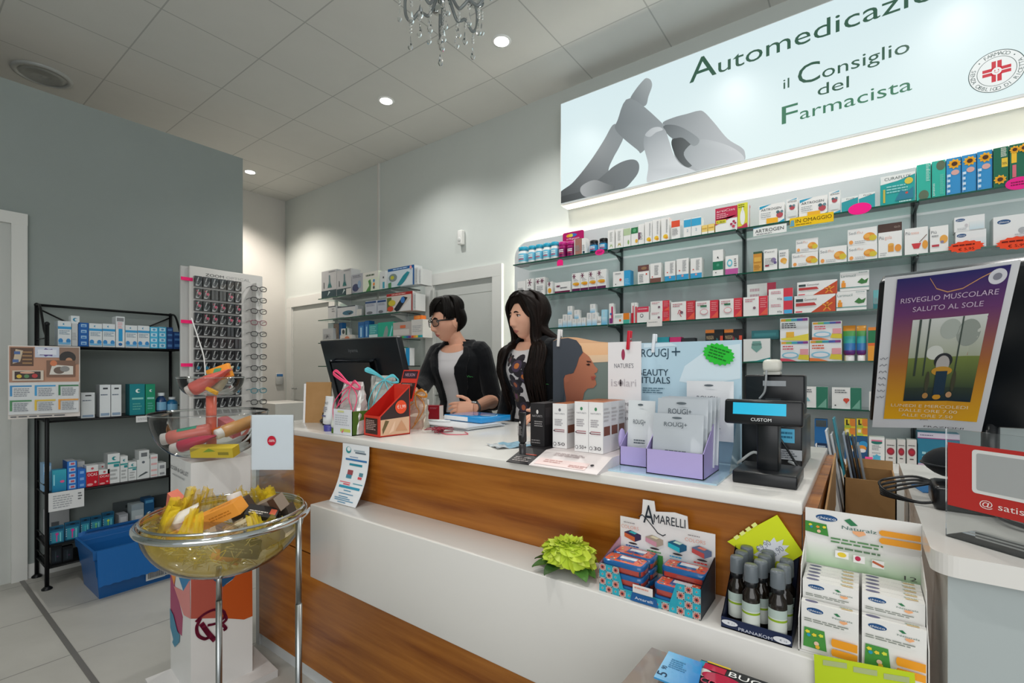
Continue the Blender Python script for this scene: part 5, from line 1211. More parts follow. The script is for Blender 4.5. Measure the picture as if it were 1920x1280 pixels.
rack_card(125,937,.165,.115,'white price list card hanging under the third rack level',[('l',.12,.12,.7,.85,6,'a0a4a8'),('l',.82,.4,.95,.85,3,'606468')])
rack_card(270,785,.09,.042,'small white price card under the second rack level',[('l',.1,.3,.9,.7,2,'a0a4a8')])
# ------------------------------------------------------------------ calendar hung on the rack
a_, b_=at_d(15,786,2.74), at_d(150,780,2.93)
ct=at_d(15,647,2.74).z
W=Vector((b_.x-a_.x,b_.y-a_.y,0)).length;H=ct-a_.z
t=thing('wall_calendar','picture calendar board hanging at the left end of the black rack','calendar',a_,math.atan2(b_.y-a_.y,b_.x-a_.x))
m=MB();m.box(0,0,0,W,.006,H,'d8d2cc');
els=[('r',.015,.50,.985,.985,'b88a70'),('r',.03,.72,.34,.97,'5a4030'),('p',[(.06,.75),(.16,.78),(.2,.93),(.1,.95)],'c8b8a0'),('r',.08,.88,.16,.92,'4a6aa0'),('r',.06,.77,.14,.81,'4a6aa0')]
els+=[('r',.19,.75+.05*k,.32,.77+.05*k,'a07a50')for k in range(4)]
els+=[('r',.36,.84,.70,.985,'c8d0e0'),('star',.53,.91,.14,'5a4a8a',9,.6),('r',.4,.88,.66,.95,'dfe4ee'),('r',.70,.75,.985,.985,'8a7060'),('e',.82,.84,.12,.09,'2a2624'),('e',.84,.80,.05,.04,'b88868'),('r',.52,.57,.93,.80,'7a5a48'),('p',[(.56,.6),(.9,.6),(.9,.72),(.6,.74)],'d8d4cc'),('e',.7,.66,.08,.05,'6a5a50'),('e',.78,.68,.07,.04,'8a8a88'),('e',.62,.76,.05,.04,'d07a50'),('r',.06,.52,.48,.66,'d0c4b4'),('r',.09,.54,.44,.645,'3a2c28'),('c',.15,.58,.035,'d8b83a'),('c',.25,.58,.035,'5a8a5a'),('c',.36,.585,.04,'b83a3a'),('e',.26,.63,.1,.015,'d8a890'),('r',.015,.06,.985,.49,'d4d8da')]
for i, c_ in enumerate(('3a8ac0','3a9ad0','3a7a50','4a8a5a','d8b83a','e09a3a')):
 u0, v0=.03+.33*(i%3),(.29 if i<3 else.09)
 els+=[('r',u0,v0+.145,u0+.29,v0+.165,c_),('r',u0,v0+.02,u0+.03,v0+.145,c_),('l',u0+.05,v0+.01,u0+.27,v0+.13,5,'8a9098')]
els+=[('l',.04,.015,.96,.045,1,'50545a')]
m.art((0,0,0),X_,Z_,W,H,els);m.build('board',t)
# ------------------------------------------------------------------ blue crate
cf=at_z(186,1123,FL)
cz=at_x(176,1033,cf.x+.02).z-FL
t=thing('storage_crate','blue plastic crate with folded back lids on the floor before the rack','crate',(cf.x,cf.y,FL))
CW, CD=.49, .33;BL_='1c5c9c'
m=MB()
def ringz(z,e):return[(e,-e,z),(e,CW+e,z),(-CD-e,CW+e,z),(-CD-e,-e,z)]
m.grid([ringz(0,0),ringz(cz*.45,.012),ringz(cz*.46,.016),ringz(cz*.8,.026),ringz(cz*.82,.034),ringz(cz,.038),ringz(cz,.026),ringz(cz*.8,.016),ringz(.01,-.006)],BL_,'plastic',cv=True,smooth=False);m.face(ringz(0,0)[::-1],BL_,'plastic');m.face(ringz(.01,-.006),BL_,'plastic');m.build('tub',t)
m=MB()
n_=12
def flap(xf,z0,z1,tilt,name):
 m=MB();rows=[]
 for i in range(n_*4+1):
  y=-.02+(CW+.04)*i/(n_*4)
  zig=.004 if(i//2)%2 else 0
  rows.append([(xf,y,z0),(xf+tilt*.5,y,(z0+z1)/2),(xf+tilt,y,z1+zig)])
 m.grid(rows,BL_,'plastic',smooth=False);m.grid([[(x-.005,y,z)for x,y,z in r]for r in rows],BL_,'plastic',smooth=False)
 m.box(min(xf,xf+tilt)+.0,.02,min(z0,z1)+.05,xf+tilt*.5+.006,CW-.02,min(z0,z1)+.062,'1a548f','plastic')
 return m
m=flap(.042,cz,cz-.20,.035,'lid');m.build('front_lid',t)
m=flap(-CD-.02,cz-.03,cz+.02,-.02,'lid');m.build('rear_lid',t)
m=MB();m.face([(.0395,.24,.05),(.0135,.24,.03),(.0135,.36,.03),(.0395,.36,.05)],'d0d4d4','paper')
m.M=Matrix.Translation((.018,.22,.03));m.box(0,0,0,.002,.1,.065,'d8dada','paper')
for i in range(14):m.box(.002,.01+.006*i,.01,.0026,.013+.006*i,.05,'404448','paper')
m.build('label',t)
m=MB();m.M=Matrix.Translation((-CD+.012,.33,cz-.06));m.box(0,0,0,.003,.17,.03,'c8ccce','paper');m.art((.003,0,0),Y_,Z_,.17,.03,[('t','STATION',.2,.3,.4,'3a4044',.5)],'paper');m.build('label',t)
m=MB();m.tube(smooth_path([(.08,.33,cz*.5),(.095,.34,cz*.42),(.085,.37,cz*.4),(.075,.36,cz*.46)],5),.003,'b8bcbc','plastic',6);m.tube(smooth_path([(.08,.42,cz*.55),(.095,.45,cz*.56),(.09,.46,cz*.48),(.08,.43,cz*.46)],5),.003,'b8bcbc','plastic',6);m.build('cable_tie',t)
# ------------------------------------------------------------------ eyewear display
EX=-3.75*KS+.02
ey0, ey1=at_x(355,0,EX).y, at_x(493,0,EX).y
ez=at_x(355,497,EX).z
t=thing('eyewear_display','tall white reading glasses display with lettering on top','display',(EX,ey0,FL))
EO=Vector((EX,ey0,FL));EW=ey1-ey0;EH=ez-FL
m=MB();m.rbox(-.02,0,.02,0,EW,EH,'dcdad6','plastic',.008);m.build('front_panel',t)
m=MB();m.rbox(-.041,-.05,.02,-.021,EW-.03,EH-.005,'c4c4c2','plastic',.008);m.build('rear_panel',t)
m=MB();m.rbox(-.041,-.0,0,.07,EW+.02,.02,'b8b8b6','plastic',.004);m.build('base',t)
m=MB();m.text('ZOOM',(.0012,EW*.20,EH-.062),Y_,Z_,.021,'2a2c2e',EW*.24,'L','card');m.text('OPTICAL',(.0012,EW*.47,EH-.062),Y_,Z_,.021,'b0b0ae',EW*.34,'L','card');m.build('lettering',t)
gy0, gy1=at_x(361.6,0,EX).y, at_x(451,0,EX).y
gz=at_x(362,516,EX).z;pitch=23/F_PX*(at_x(362,516,EX)-Vector((0,0,CAM_H))).dot(Vector((-ST,CT,0)))
cw=(gy1-gy0)/6
variants={}
def lens_box(kind):
 m=MB();w_, h_=cw*.86, pitch*.84
 m.box(-w_/2,0,0,w_/2,.022,h_,'4a4c4e','gloss',cols=['2c2e30',None,None,None,'8a8c8c',None])
 rnd=random.Random(kind)
 els=[('r',.05,.04,.95,.96,'38393b')]if kind!=9 else[('r',.05,.04,.95,.96,'55575a'),('r',.4,0,.6,1,'303234')]
 if kind!=9:
  els+=[('p',[(.1,.2),(.45,.9),(.6,.9),(.25,.15)],'a8aaaa'),('p',[(.5,.1),(.9,.6),(.95,.5),(.6,.06)],'8a8c8e'),('e',.3,.35,.16,.13,'6a6c6e'),('e',.72,.72,.15,.12,'1c1d1f')]
  if kind in(1,2):els+=[('e',.62,.5,.2,.14,'c05a72'),('e',.3,.75,.1,.08,'b05068')]
  if kind==3:els+=[('e',.5,.4,.2,.16,'3a7a98')]
  els+=[('r',.08,.04,.5,.16,'b8baba')]
 m.art((-w_/2,0,0),X_,Z_,w_,h_,els,'gloss',eps=.0006)
 return m
for r_ in range(11):
 for c_ in range(6):
  kind=9 if(r_,c_)in((1,2),(1,3),(4,4),(5,5))else(1 if r_ in(1,2,3)and(c_*7+r_)%3 else(3 if r_ in(7,9)else 0))
  lab='boxed reading glasses in the display grid, row %s from top, %s column'%(ORD[r_],ORD[c_])
  loc_=(EX+.024,gy0+cw*(c_+.5),gz-pitch*(r_+.88))
  if kind in variants:
   o=variants[kind].copy();C.objects.link(o);o.location=loc_
  else:
   o=lens_box(kind).build('glasses_box',None,loc_,pi/2);variants[kind]=o
  tag(o,lab,'boxed glasses','boxed reading glasses in the display grid')
EYC=Vector((0,(at_x(454,0,EX).y+at_x(497,0,EX).y)/2,0))
def specs(colr,shape):
 t=bpy.data.objects.new('reading_glasses',None);t.empty_display_size=.02;C.objects.link(t)
 m=MB()
 def rim(cy):
  return[(0.001*abs(cos(a)),cy+.024*math.copysign(abs(cos(a))**shape,cos(a)),.016*math.copysign(abs(sin(a))**shape,sin(a)))for a in(2*pi*k/20 for k in range(20))]
 for cy in(-.033,.033):m.tube(rim(cy),.0027,colr,'gloss',6,closed=True)
 m.tube(smooth_path([(0,-.009,.004),(.003,0,.008),(0,.009,.004)],5),.0026,colr,'gloss',6)
 m.build('frame',t)
 for cy in(-.033,.033):
  m=MB();m.face(rim(cy),'e8eef0','lens');m.build('lens',t)
 for sgn in(-1,1):
  m=MB();m.tube(smooth_path([(0,sgn*.058,.008),(-.03,sgn*.060,.009),(-.075,sgn*.058,.004)],5),.0024,colr,'gloss',6);m.build('temple',t)
 return t
m=MB();m.rbox(0.0005,EYC.y-ey0-.014,gz-FL-pitch*11,.068,EYC.y-ey0+.014,gz-FL,'dad8d4','plastic',.006);m.build('nose_column',t)
cols=['1c1d1f','1c1d1f','3a3234','8a4a58','2a2c2e','2a2c2e','26282a','26282a','1c1d1f','2a8090','232527']
protos={}
names_={'1c1d1f':'black','3a3234':'dark brown','8a4a58':'dusty pink','2a2c2e':'charcoal','26282a':'dark grey','2a8090':'teal','232527':'black'}
for r_ in range(11):
 c0=cols[r_]
 if c0 in protos:o=copy_tree(protos[c0])
 else:o=specs(c0,.75);protos[c0]=o
 o.location=(EX+.081,EYC.y,gz-pitch*(r_+.55));o.scale=(1,1.05,1.15)
 tag(o,'open pair of %s framed reading glasses, %s from the top of the display'%(names_[c0],ORD[r_]),'glasses','reading glasses on the display')
for py, nm in((523,'top'),(603,'middle'),(684,'lower')):
 p=at_x(354,py,EX+.004);m=MB();m.box(0,-.05,-.012,.0012,.025,.012,'ff2a78','paper')
 tag(m.build('marker_tag',None,p),'hot pink sticky tag at the %s left edge of the glasses display'%nm,'tag')
 # ------------------------------------------------------------------ side glass shelves on the back wall
SZ=[2.057,1.818,1.563,1.305]
SN=['top','second','third','lowest']
for x, nm in((-4.72,'left'),(-3.735,'right')):
 t=thing('shelf_rail','white wall rail on the %s of the glass shelves above the monitor'%nm,'shelf rail',(x,3.27,1.0))
 m=MB();m.box(-.014,-.012,0,.014,0,1.12,'d8dad8','plastic');m.build('rail',t)
 for z in SZ:
  m=MB();m.face([(0,-.012,z-1.075),(0,-.012,z-1.01),(0,-.2,z-1.012)],'d0d2d0','plastic');m.box(-.006,-.22,z-1.02,.006,-.012,z-1.0095,'d0d2d0','plastic');m.build('bracket',t)
for k, z in enumerate(SZ):
 t=thing('glass_shelf','%s of the four glass shelves above the monitor'%SN[k],'shelf',(-4.93,3.0,z-.009),group='side glass shelves')
 m=MB();m.box(0,.0025,0,1.39,.255,.009,'ffffff','glass');m.build('pane',t)
 m=MB();m.box(0,0,0,1.39,.0024,.009,'ffffff','glassedge');m.build('front_edge',t)
def S5(r,x0,x1,yt,col,els,desc,yb=None,dep=.12,side=None,top=None,dy=.012,right=None,rz=0,name='device_box'):
 Y=3.0+dy;f=lambda v:590+v*.15625;g=lambda v:480+v*.15625
 c=f((x0+x1)/2);z0=at_y(c,g(yb),Y).z if yb else SZ[r]
 X0, X1=at_y(f(x0),0,Y).x+.001, at_y(f(x1),0,Y).x-.001
 return carton(name,X0,X1,Y,z0,dep,at_y(c,g(yt),Y).z-z0,col,els,side,top,desc,'box','boxes on the side glass shelves',x0,rz,right)
FLK=[('r',0,0,1,.27,'1d3f48'),('p',[(.4,.06),(.6,.2),(.5,.24)],'b8c8c8'),('p',[(.42,.36),(.7,.36),(.6,.58),(.58,.82),(.5,.82),(.5,.58)],'5a7a80'),('p',[(.42,.36),(.7,.36),(.63,.5),(.48,.5)],'1d6a6a'),('r',.15,.36,.2,.58,'50545a'),('l',.5,.92,.95,.97,1,'8a8e92')]
S5(0,82,262,172,'b8babc',FLK,'grey white inhaler carton with flask picture, left one',side='c4c6c6')
S5(0,266,436,160,'b8babc',FLK,'grey white inhaler carton with flask picture, right one',side='c4c6c6')
S5(0,446,577,215,'a8acb4',[('l',.1,.8,.9,.95,2,'6a6e78'),('e',.35,.3,.3,.2,'3a4468'),('e',.7,.45,.15,.2,'8aa4c0')],'grey blue carton right of the flask cartons',dep=.08)
S5(0,578,766,188,'d8e0cc',[('r',0,.68,1,1,'dcdcd4'),('l',.2,.74,.8,.92,1,'5a6a5a'),('p',[(.2,.02),(.5,.02),(.55,.4),(.5,.62),(.35,.55),(.42,.3)],'4a8a48'),('c',.72,.52,.06,'4a8ac0'),('c',.72,.34,.06,'e8863a'),('c',.72,.17,.06,'50585a')],'white green carton with a green giraffe figure',dep=.1)
S5(0,780,850,180,'d0d4d4',[('r',.5,.05,.85,.4,'3a9ab0'),('c',.65,.65,.12,'50545a')],'narrow white carton left of the big blue box')
S5(0,878,1196,130,'c8d4dc',[('r',0,.86,1,1,'1d5a98'),('r',.95,0,1,1,'1d5a98'),('l',.2,.89,.75,.97,1,'c0d8ec'),('e',.2,.52,.16,.2,'7a8a8a'),('e',.18,.52,.07,.1,'b8b83a'),('p',[(.02,.02),(.14,.02),(.14,.3),(.02,.25)],'4a8a58'),('p',[(.36,.1),(.6,.55),(.75,.72),(.84,.66),(.6,.15),(.45,.05)],'2a8a98'),('p',[(.5,.02),(.94,.02),(.94,.62)],'d4dcdf'),('c',.88,.9,.04,'e8a0a0')],'big blue framed box with a turquoise device picture',dep=.1,side='d0d4d4')
S5(0,1200,1236,138,'cccfcf',[('l',.3,.1,.8,.9,9,'9a9ea0')],'slim white carton right of the big blue box, nearer',dep=.14)
S5(0,1242,1276,150,'cccfcf',[('l',.3,.1,.8,.9,9,'9a9ea0')],'slim white carton right of the big blue box, farther',dep=.14,dy=.03)
S5(1,160,252,600,'c8caca',[('r',0,.92,1,1,'2a3a4a'),('l',.5,.5,.9,.85,2,'8a8e92')],'white carton at the left of the second side shelf',dep=.1)
S5(1,272,488,600,'c4c6c8',[('r',0,.92,1,1,'2a3a4a'),('e',.6,.4,.3,.2,'3a6a80'),('p',[(.5,.55),(.65,.35),(.85,.5),(.7,.2)],'24303a'),('r',0,.02,.4,.08,'9aa0a4')],'wide white carton with dark strap picture on second side shelf',dep=.1)
for a, b, y, nm in((608,738,536,'left'),(753,856,522,'right')):
 S5(1,a,b,y,'b4bac4',[('r',0,.82,1,.96,'2a4a78'),('l',.1,.6,.9,.78,2,'8a90a0'),('e',.4,.15,.28,.1,'6a7078')],'grey carton with navy top stripe on second side shelf, %s one'%nm,dep=.09)
S5(1,862,1176,438,'d0c8c0',[('r',0,.86,1,1,'a82a2a'),('l',.2,.89,.75,.97,1,'e0c0b8'),('r',.96,0,1,1,'a82a2a'),('r',.02,.1,.2,.8,'5a6a3a'),('e',.22,.5,.14,.16,'c8b83a'),('e',.16,.2,.12,.14,'c84a30'),('p',[(.3,.16),(.6,.72),(.66,.78),(.82,.7),(.5,.08),(.4,.02)],'1c2630'),('c',.64,.6,.08,'3a7ac0'),('p',[(.5,.03),(.95,.03),(.95,.66)],'dcdcdc')],'big red framed box with a black device picture',dep=.1,side='d0d0ce')
S5(1,1180,1214,445,'cccfcf',[('l',.3,.1,.8,.9,9,'9a9ea0')],'slim white carton right of the red framed box',dep=.12)
def tagc(px,py,w,h,desc):
 p=at_y(px,py,2.996);m=MB();m.box(-w/2,-.001,-h/2,w/2,0,h/2,'c8c8c4','paper');tag(m.build('price_card',None,p),desc,'price card')
tagc(654,546,.09,.065,'blank white card on the top side shelf edge below the flask cartons')
tagc(673.5,585,.085,.062,'blank white card on the second side shelf edge')
S5(2,96,222,868,'b4b8ba',[('p',[(.3,.3),(.6,.4),(.4,.6)],'3a4044'),TXT],'low grey carton at the left of the third side shelf',dep=.08)
S5(2,160,225,800,'a8aeb0',[TXT],'taller grey carton behind the low grey one',dy=.1,dep=.08)
S5(2,228,286,810,'8a7a70',[('e',.5,.6,.4,.2,'a89078')],'brownish carton on the third side shelf',dep=.06,dy=.05)
S5(2,290,330,800,'2a70b0',[('r',.2,.1,.8,.4,'5a98d0')],'slim blue upright carton on the third side shelf',dep=.05,dy=.06)
S5(2,305,446,946,'d0ccc4',[('e',.6,.5,.2,.3,'c87a5a'),('r',.1,.2,.4,.5,'50484a')],'low cream carton on the third side shelf',dep=.08)
S5(2,316,390,868,'c8ccca',[('r',.75,0,1,1,'1d4a3a'),('c',.4,.5,.22,'40484a')],'small white and green carton on the cream one',yb=946,dep=.06)
for a, b, nm in((522,596,'left'),(600,650,'right')):
 S5(2,a,b,790 if nm=='left' else 775,'1f5f9a',[('r',.2,.1,.85,.8,'3a80b8'),('r',.35,.2,.6,.7,'a8d0e8')],'deep blue bottle pack on the third side shelf, %s one'%nm,dep=.07)
S5(2,652,756,818,'3aa0a0',[('r',0,.1,1,.35,'c8e0e0'),('l',.1,.4,.9,.9,4,'8ad0d0')],'turquoise carton left of the bright green one',dep=.08)
S5(2,760,938,792,'2aa88c',[('p',[(.3,0),(.5,.7),(.62,.8),(.7,.5),(.6,0)],'8a9a98'),('p',[(.75,.1),(.95,.8),(1,.7),(.85,.1)],'8ad8e0'),('r',0,0,1,.14,'c8c4cc'),('l',.3,.03,.9,.12,1,'a04a70')],'bright green carton with grey device on the third side shelf',dep=.1)
S5(2,940,1158,790,'b4aca8',[('r',.02,.2,.9,.55,'d0ccc8'),('r',.4,.62,.7,.8,'d8704a')]+[('r',k/8,0,(k+1)/8,.14,c_)for k,c_ in enumerate(('b02a3a','d8503a','e89a3a','e8d04a','4aa858','2a9a9a','2a6aa8','6a3a8a'))],'pale display carton with rainbow foot, left',dep=.12)
S5(2,1160,1298,760,'d4d2ce',[('l',.1,.3,.9,.7,4,'b0b2b4')]+[('r',k/5,0,(k+1)/5,.13,c_)for k,c_ in enumerate(('d8503a','e89a3a','e8d04a','2a9a9a','3ab0c0'))],'white display carton with rainbow foot, right end',dep=.12)
S5(2,1190,1280,712,'e8782a',[('e',.5,.5,.4,.4,'f0964a')],'small orange pouch on the rainbow footed carton',yb=760,dep=.06,dy=.04)
S5(3,1002,1040,1090,'1f8a6a',[TXT],'slim green carton half behind the monitor',dep=.08)
S5(3,1055,1140,1102,'d0d4d6',[('r',.45,0,1,1,'2aa0dc'),('l',.08,.1,.4,.9,8,'8a9098')],'white and bright blue carton on the lowest side shelf',dep=.06)
v=at_y(516,757,2.62)
tag_=thing('white_cabinet','low white cabinet in the passage right of the glasses display','cabinet',(v.x-.5,2.62,FL))
m=MB();m.rbox(0,0,0,.5,.4,v.z-FL,'dcdbd6','plastic',.004);m.build('body',tag_)
# ------------------------------------------------------------------ printed column with acrylic bowls
cl, cr=at_z(319.7,1252,FL+.03), at_z(473.4,1257.5,FL+.03)
cm=(cl+cr)/2;cm.z=FL
rad=(cr-cl).length/2
best=None
for k in range(720):
 a=k*pi/360
 q=Vector((cm.x+rad*cos(a),cm.y+rad*sin(a),0))
 d=-q.x*ST+q.y*CT;px=960+F_PX*(q.x*CT+q.y*ST)/d
 if d<-cm.x*ST+cm.y*CT and(best is None or abs(px-358)<best[0]):best=(abs(px-358),q)
cc=best[1]
colu=thing('display_column','tall white printed display column with colourful leaf artwork and acrylic bowls','display',(cm.x,cm.y,FL))
P4=[Vector((cl.x,cl.y,0)),Vector((cc.x,cc.y,0)),Vector((cr.x,cr.y,0)),Vector((cl.x+cr.x-cc.x,cl.y+cr.y-cc.y,0))]
P4=[p-Vector((cm.x,cm.y,0))for p in P4]
dl=-cl.x*ST+cl.y*CT
ctop=CAM_H-(852-HOR)/F_PX*dl-FL
m=MB()
m.grid([[p+Z_*z for p in P4]for z in(.03,ctop)],'e2e2e0','card',cv=True,smooth=False);m.face([p+Z_*ctop for p in P4],'dcdcda')
lu=(P4[1]-P4[0]);ru=(P4[2]-P4[1]);HL=ctop-.03
lw, rw=lu.length, ru.length;lu.normalize();ru.normalize()
# art from photo pixels: left face spans px 320..358, right face 358..473
def face_uv(px,py,P,u,wd):
 a=ray(px);dr=Vector((a*CT-ST,a*ST+CT));P0=Vector((P.x+cm.x,P.y+cm.y));nn=Vector((-u.y,u.x))
 s=P0.dot(nn)/dr.dot(nn);hit=dr*s
 return((hit-P0).dot(Vector((u.x,u.y)))/wd,max(0,(CAM_H+(HOR-py)/F_PX*s-FL-.03)/HL))
LQ=lambda x, y:face_uv(x,y,P4[0],lu,lw)
RQ=lambda x, y:face_uv(x,y,P4[1],ru,rw)
VV=lambda y:LQ(335,y)[1]
q8=lambda x, y:(270+x*.1875,1040+y*.1875)
LP=lambda pts:[LQ(*q8(*p))for p in pts]
RP=lambda pts:[RQ(*q8(*p))for p in pts]
cl01=lambda pts:[(min(1,max(0,a)),min(1,max(0,b)))for a,b in pts]
m.art(P4[0]+Z_*.03,lu,Z_,lw,HL,[('p',cl01(LP([(265,-240),(300,-200),(330,60),(310,300),(390,620),(380,810),(330,760),(265,660)])),'a83a68'),('p',cl01(LP([(340,80),(470,60),(470,250),(395,360),(330,160)])),'1f7fb4'),('p',cl01(LP([(300,310),(395,360),(460,250),(470,640),(400,600)])),'e08a86'),('p',cl01(LP([(265,20),(340,60),(330,160),(305,300),(265,150)])),'f0963c'),('p',cl01(LP([(320,-330),(400,-420),(470,-350),(470,-150),(400,-200)])),'c86a5a'),('p',cl01(LP([(280,-300),(330,-340),(400,-200),(300,-180)])),'1f5f98'),('p',cl01(LP([(265,530),(300,600),(340,760),(365,800),(360,870),(315,920),(290,870),(300,840),(270,720)])),'2f86a8'),('t','ROGER & GALLET',.02,VV(884),.018,'2c3034',.9),('t','MAISON FRANCAISE',.15,VV(894),.008,'50545a',.6)])
BLU='1d5f94'
m.art(P4[1]+Z_*.03,ru,Z_,rw,HL,[('p',cl01(RP([(460,-380),(700,-340),(1080,-300),(1080,100),(780,320),(600,160),(460,140)])),BLU),('p',cl01(RP([(460,640),(460,250),(520,150),(780,150),(790,630)])),'b4584a'),('p',cl01(RP([(785,630),(785,320),(880,250),(960,150),(1080,60),(1085,610),(1000,645)])),'c0551c'),('p',cl01(RP([(650,170),(960,150),(790,320),(640,210)])),'24547c'),('p',cl01(RP([(520,-340),(700,-330),(760,-100),(600,-60)])),'d8d4d0')])
def stroke(pts,wd,col):
 P=smooth_path([Vector((a,b,0))for a,b in[RQ(*q8(*p))for p in pts]],6)
 m.art(P4[1]+Z_*.03,ru,Z_,rw,HL,[('ln',[(p.x,p.y)for p in P],wd,col)],eps=.0032)
MG='7a1638'
stroke([(520,660),(600,590),(700,545),(790,560),(800,620),(720,680),(640,700)],.010,MG)
stroke([(575,690),(640,780),(700,845)],.018,MG)
stroke([(560,640),(525,720),(540,800),(600,835),(640,825)],.012,MG)
stroke([(800,580),(820,640),(770,690)],.011,MG);stroke([(790,700),(815,730),(800,745)],.012,MG)
m.build('printed_body',colu)
m=MB()
ax=ru;ay=Vector((-ru.y,ru.x,0))
cb=Vector((0,0,0))
def bq(u,v,z):return ax*u+ay*v+Z_*z
bR, bL=at_z(521,1255,FL+.03), at_z(272,1272,FL+.03)
bR=Vector((bR.x-cm.x,bR.y-cm.y,0));bL=Vector((bL.x-cm.x,bL.y-cm.y,0));kk_=(bR-bL).dot(ru)
bp=[bL,bR-ru*kk_,bR,bL+ru*kk_]
m.grid([[p+Z_*z for p in bp]for z in(0,.03)],'d6d4d2','card',cv=True,smooth=False);m.face([p+Z_*.03 for p in bp],'dddbd9');m.build('base_plate',colu)
dC_=-cm.x*ST+cm.y*CT
def bowl(m,R,zb,zt,mat,col,n=40,k=12,t=.0025,flat=.35):
 prof=[]
 for i in range(k+1):
  f=i/k;r=R*(flat+(1-flat)*sin(f*pi/2)**.8)if i else R*flat
  prof.append((r,zb+(zt-zb)*(1-cos(f*pi/2))**.9))
 prof=[(.001,zb)]+prof+[(R+.004,zt),(R+.004,zt-.003)]
 m.lathe(prof,col,mat,n)
bc=at_d(383,772,dC_)
R1_=96/F_PX*dC_;zr1=bc.z-FL
m=MB();bowl(m,R1_,ctop+.002,zr1,'acrylic','f0f3f3');m.build('lower_bowl',colu)
m=MB();m.tube([(R1_*cos(a),R1_*sin(a),zr1)for a in(2*pi*k/48 for k in range(48))],.003,'dfe6e6','acrylic',6,closed=True);m.build('bowl_rim',colu)
zp=CAM_H-(742-HOR)/F_PX*dC_-FL;R2_=54/F_PX*dC_;zr2=CAM_H-(707-HOR)/F_PX*dC_-FL
m=MB();m.tube([(0,0,ctop+.003),(0,0,zp)],.0205,'d9705c','plastic',20);m.build('coral_pole',colu)
m=MB();bowl(m,R2_,zp+.001,zr2,'acrylic','f0f3f3',flat=.45);m.build('upper_bowl',colu)
m=MB();m.tube([(R2_*cos(a),R2_*sin(a),zr2)for a in(2*pi*k/40 for k in range(40))],.0025,'dfe6e6','acrylic',6,closed=True);m.build('bowl_rim',colu)
# products in the bowls
def lying(name,label,p,q,r,col,capcol,grp,cap=.2,bands=(),flat_end=True,mat='plastic'):
 """bottle or tube from cap end p to tail q"""
 p, q=Vector(p), Vector(q);ax_=(q-p);L=ax_.length;ax_.normalize()
 t=thing(name,label,'tube' if 'tube' in name else 'bottle',p,group=grp,rot=ax_.to_track_quat('Z','Y').to_euler())
 m=MB();n=20
 if flat_end:prof=[(r*.9,cap*L,1),(r,cap*L+.008,1),(r,L*.5,.9),(r*1.0,L*.85,.35),(r*1.02,L,.08)]
 else:prof=[(r*.8,cap*L,1),(r,cap*L+.01,1),(r,L*.95,1),(r*.9,L,1),(.001,L,1)]
 rows=[[(rr*cos(2*pi*k/n),rr*f*sin(2*pi*k/n),z)for k in range(n)]for rr,z,f in prof]
 m.grid(rows,col,mat,cv=True,cap=flat_end);m.build('body',t)
 m=MB();m.lathe([(.001,0),(r*.78,0),(r*.82,.004),(r*.82,cap*L)],capcol,'plastic',20);m.build('cap',t)
 if bands:
  m=MB()
  for z0, z1, a0, a1, c_ in bands:
   zs=[z0+(z1-z0)*k/3 for k in range(4)]
   def rf(z):
    z*=L
    for(ra,za,fa),(rb,zb2,fb)in zip(prof,prof[1:]):
     if za<=z<=zb2:
      s=(z-za)/max(1e-6,zb2-za);return ra+(rb-ra)*s, fa+(fb-fa)*s
    return prof[-1][0], prof[-1][2]
   m.grid([[(rf(z)[0]*1.015*cos(a),rf(z)[0]*1.015*rf(z)[1]*sin(a)+(.0006 if sin(a)>0 else-.0006),z*L)for z in zs]for a in(a0+(a1-a0)*k/8 for k in range(9))],c_,'plastic')
  m.build('print',t)
 return t
def bd(px,py,dd):return at_d(px,py,dC_+dd)
GB='products in the acrylic bowls'
lying('shower_gel_bottle','coral bottle with white cap and green leaf print, front left of the lower bowl',bd(303,824,-.10),bd(395,806,-.04),.030,'d8766a','e4e2e0',GB,.12,[(.35,.75,.2,2.4,'3a9a7c'),(.35,.75,3.5,5.6,'3a9a7c'),(.5,.7,-1.9,-.9,'e4e2e0')],False)
lying('cream_tube','crimson tube with white cap lying in front of the coral bottle',bd(322,842,-.135),bd(410,815,-.10),.026,'b8304c','dcd8d6',GB,.16)
lying('shower_gel_bottle','sandy orange bottle with white cap on the right of the lower bowl',bd(405,815,-.12),bd(474,788,.0),.026,'cf9a5c','e2e0dc',GB,.16,[(.45,.9,3.6,5.6,'d88a34')],False)
t=thing('gift_carton','yellow olive carton lying at the bottom front of the lower bowl','box',bd(402,845,-.15),group=GB,rot=(.2,0,.65))
m=MB();m.box(-.085,-.02,-.022,.085,.03,.018,'c9b23a');m.art((-.085,-.02,-.022),X_,Z_,.17,.04,[('r',.65,.3,.9,.6,'8a8030'),('p',[(.3,.6),(.45,1),(.6,.7)],'7a9a3a')]);m.build('body',t)
t=thing('gift_carton','pale pink carton at the rear of the lower bowl','box',bd(430,800,.06),group=GB,rot=(.3,.4,.3))
m=MB();m.box(-.05,-.02,-.03,.05,.02,.03,'e0808a');m.art((-.05,-.02,-.03),X_,Z_,.1,.06,[('p',[(.1,.1),(.6,.9),(.9,.2)],'e8a0a0')]);m.build('body',t)
t=thing('gift_carton','bright orange carton right of the coral pole in the bowl','box',bd(418,806,-.02),group=GB,rot=(.2,-.35,.4))
m=MB();m.box(-.06,-.015,-.02,.06,.015,.02,'f08a2c');m.art((-.06,-.015,-.02),X_,Z_,.12,.04,[('e',.7,.8,.14,.2,'f0ece4')]);m.build('body',t)
lying('cream_tube','coral tube with white cap tilted in the small upper bowl',bd(352,735,-.045),bd(432,692,.0),.031,'d9665c','e4dcd6',GB,.1,[(.45,.62,1.0,2.0,'58b098'),(.6,.9,3.6,5.2,'e0584a')])
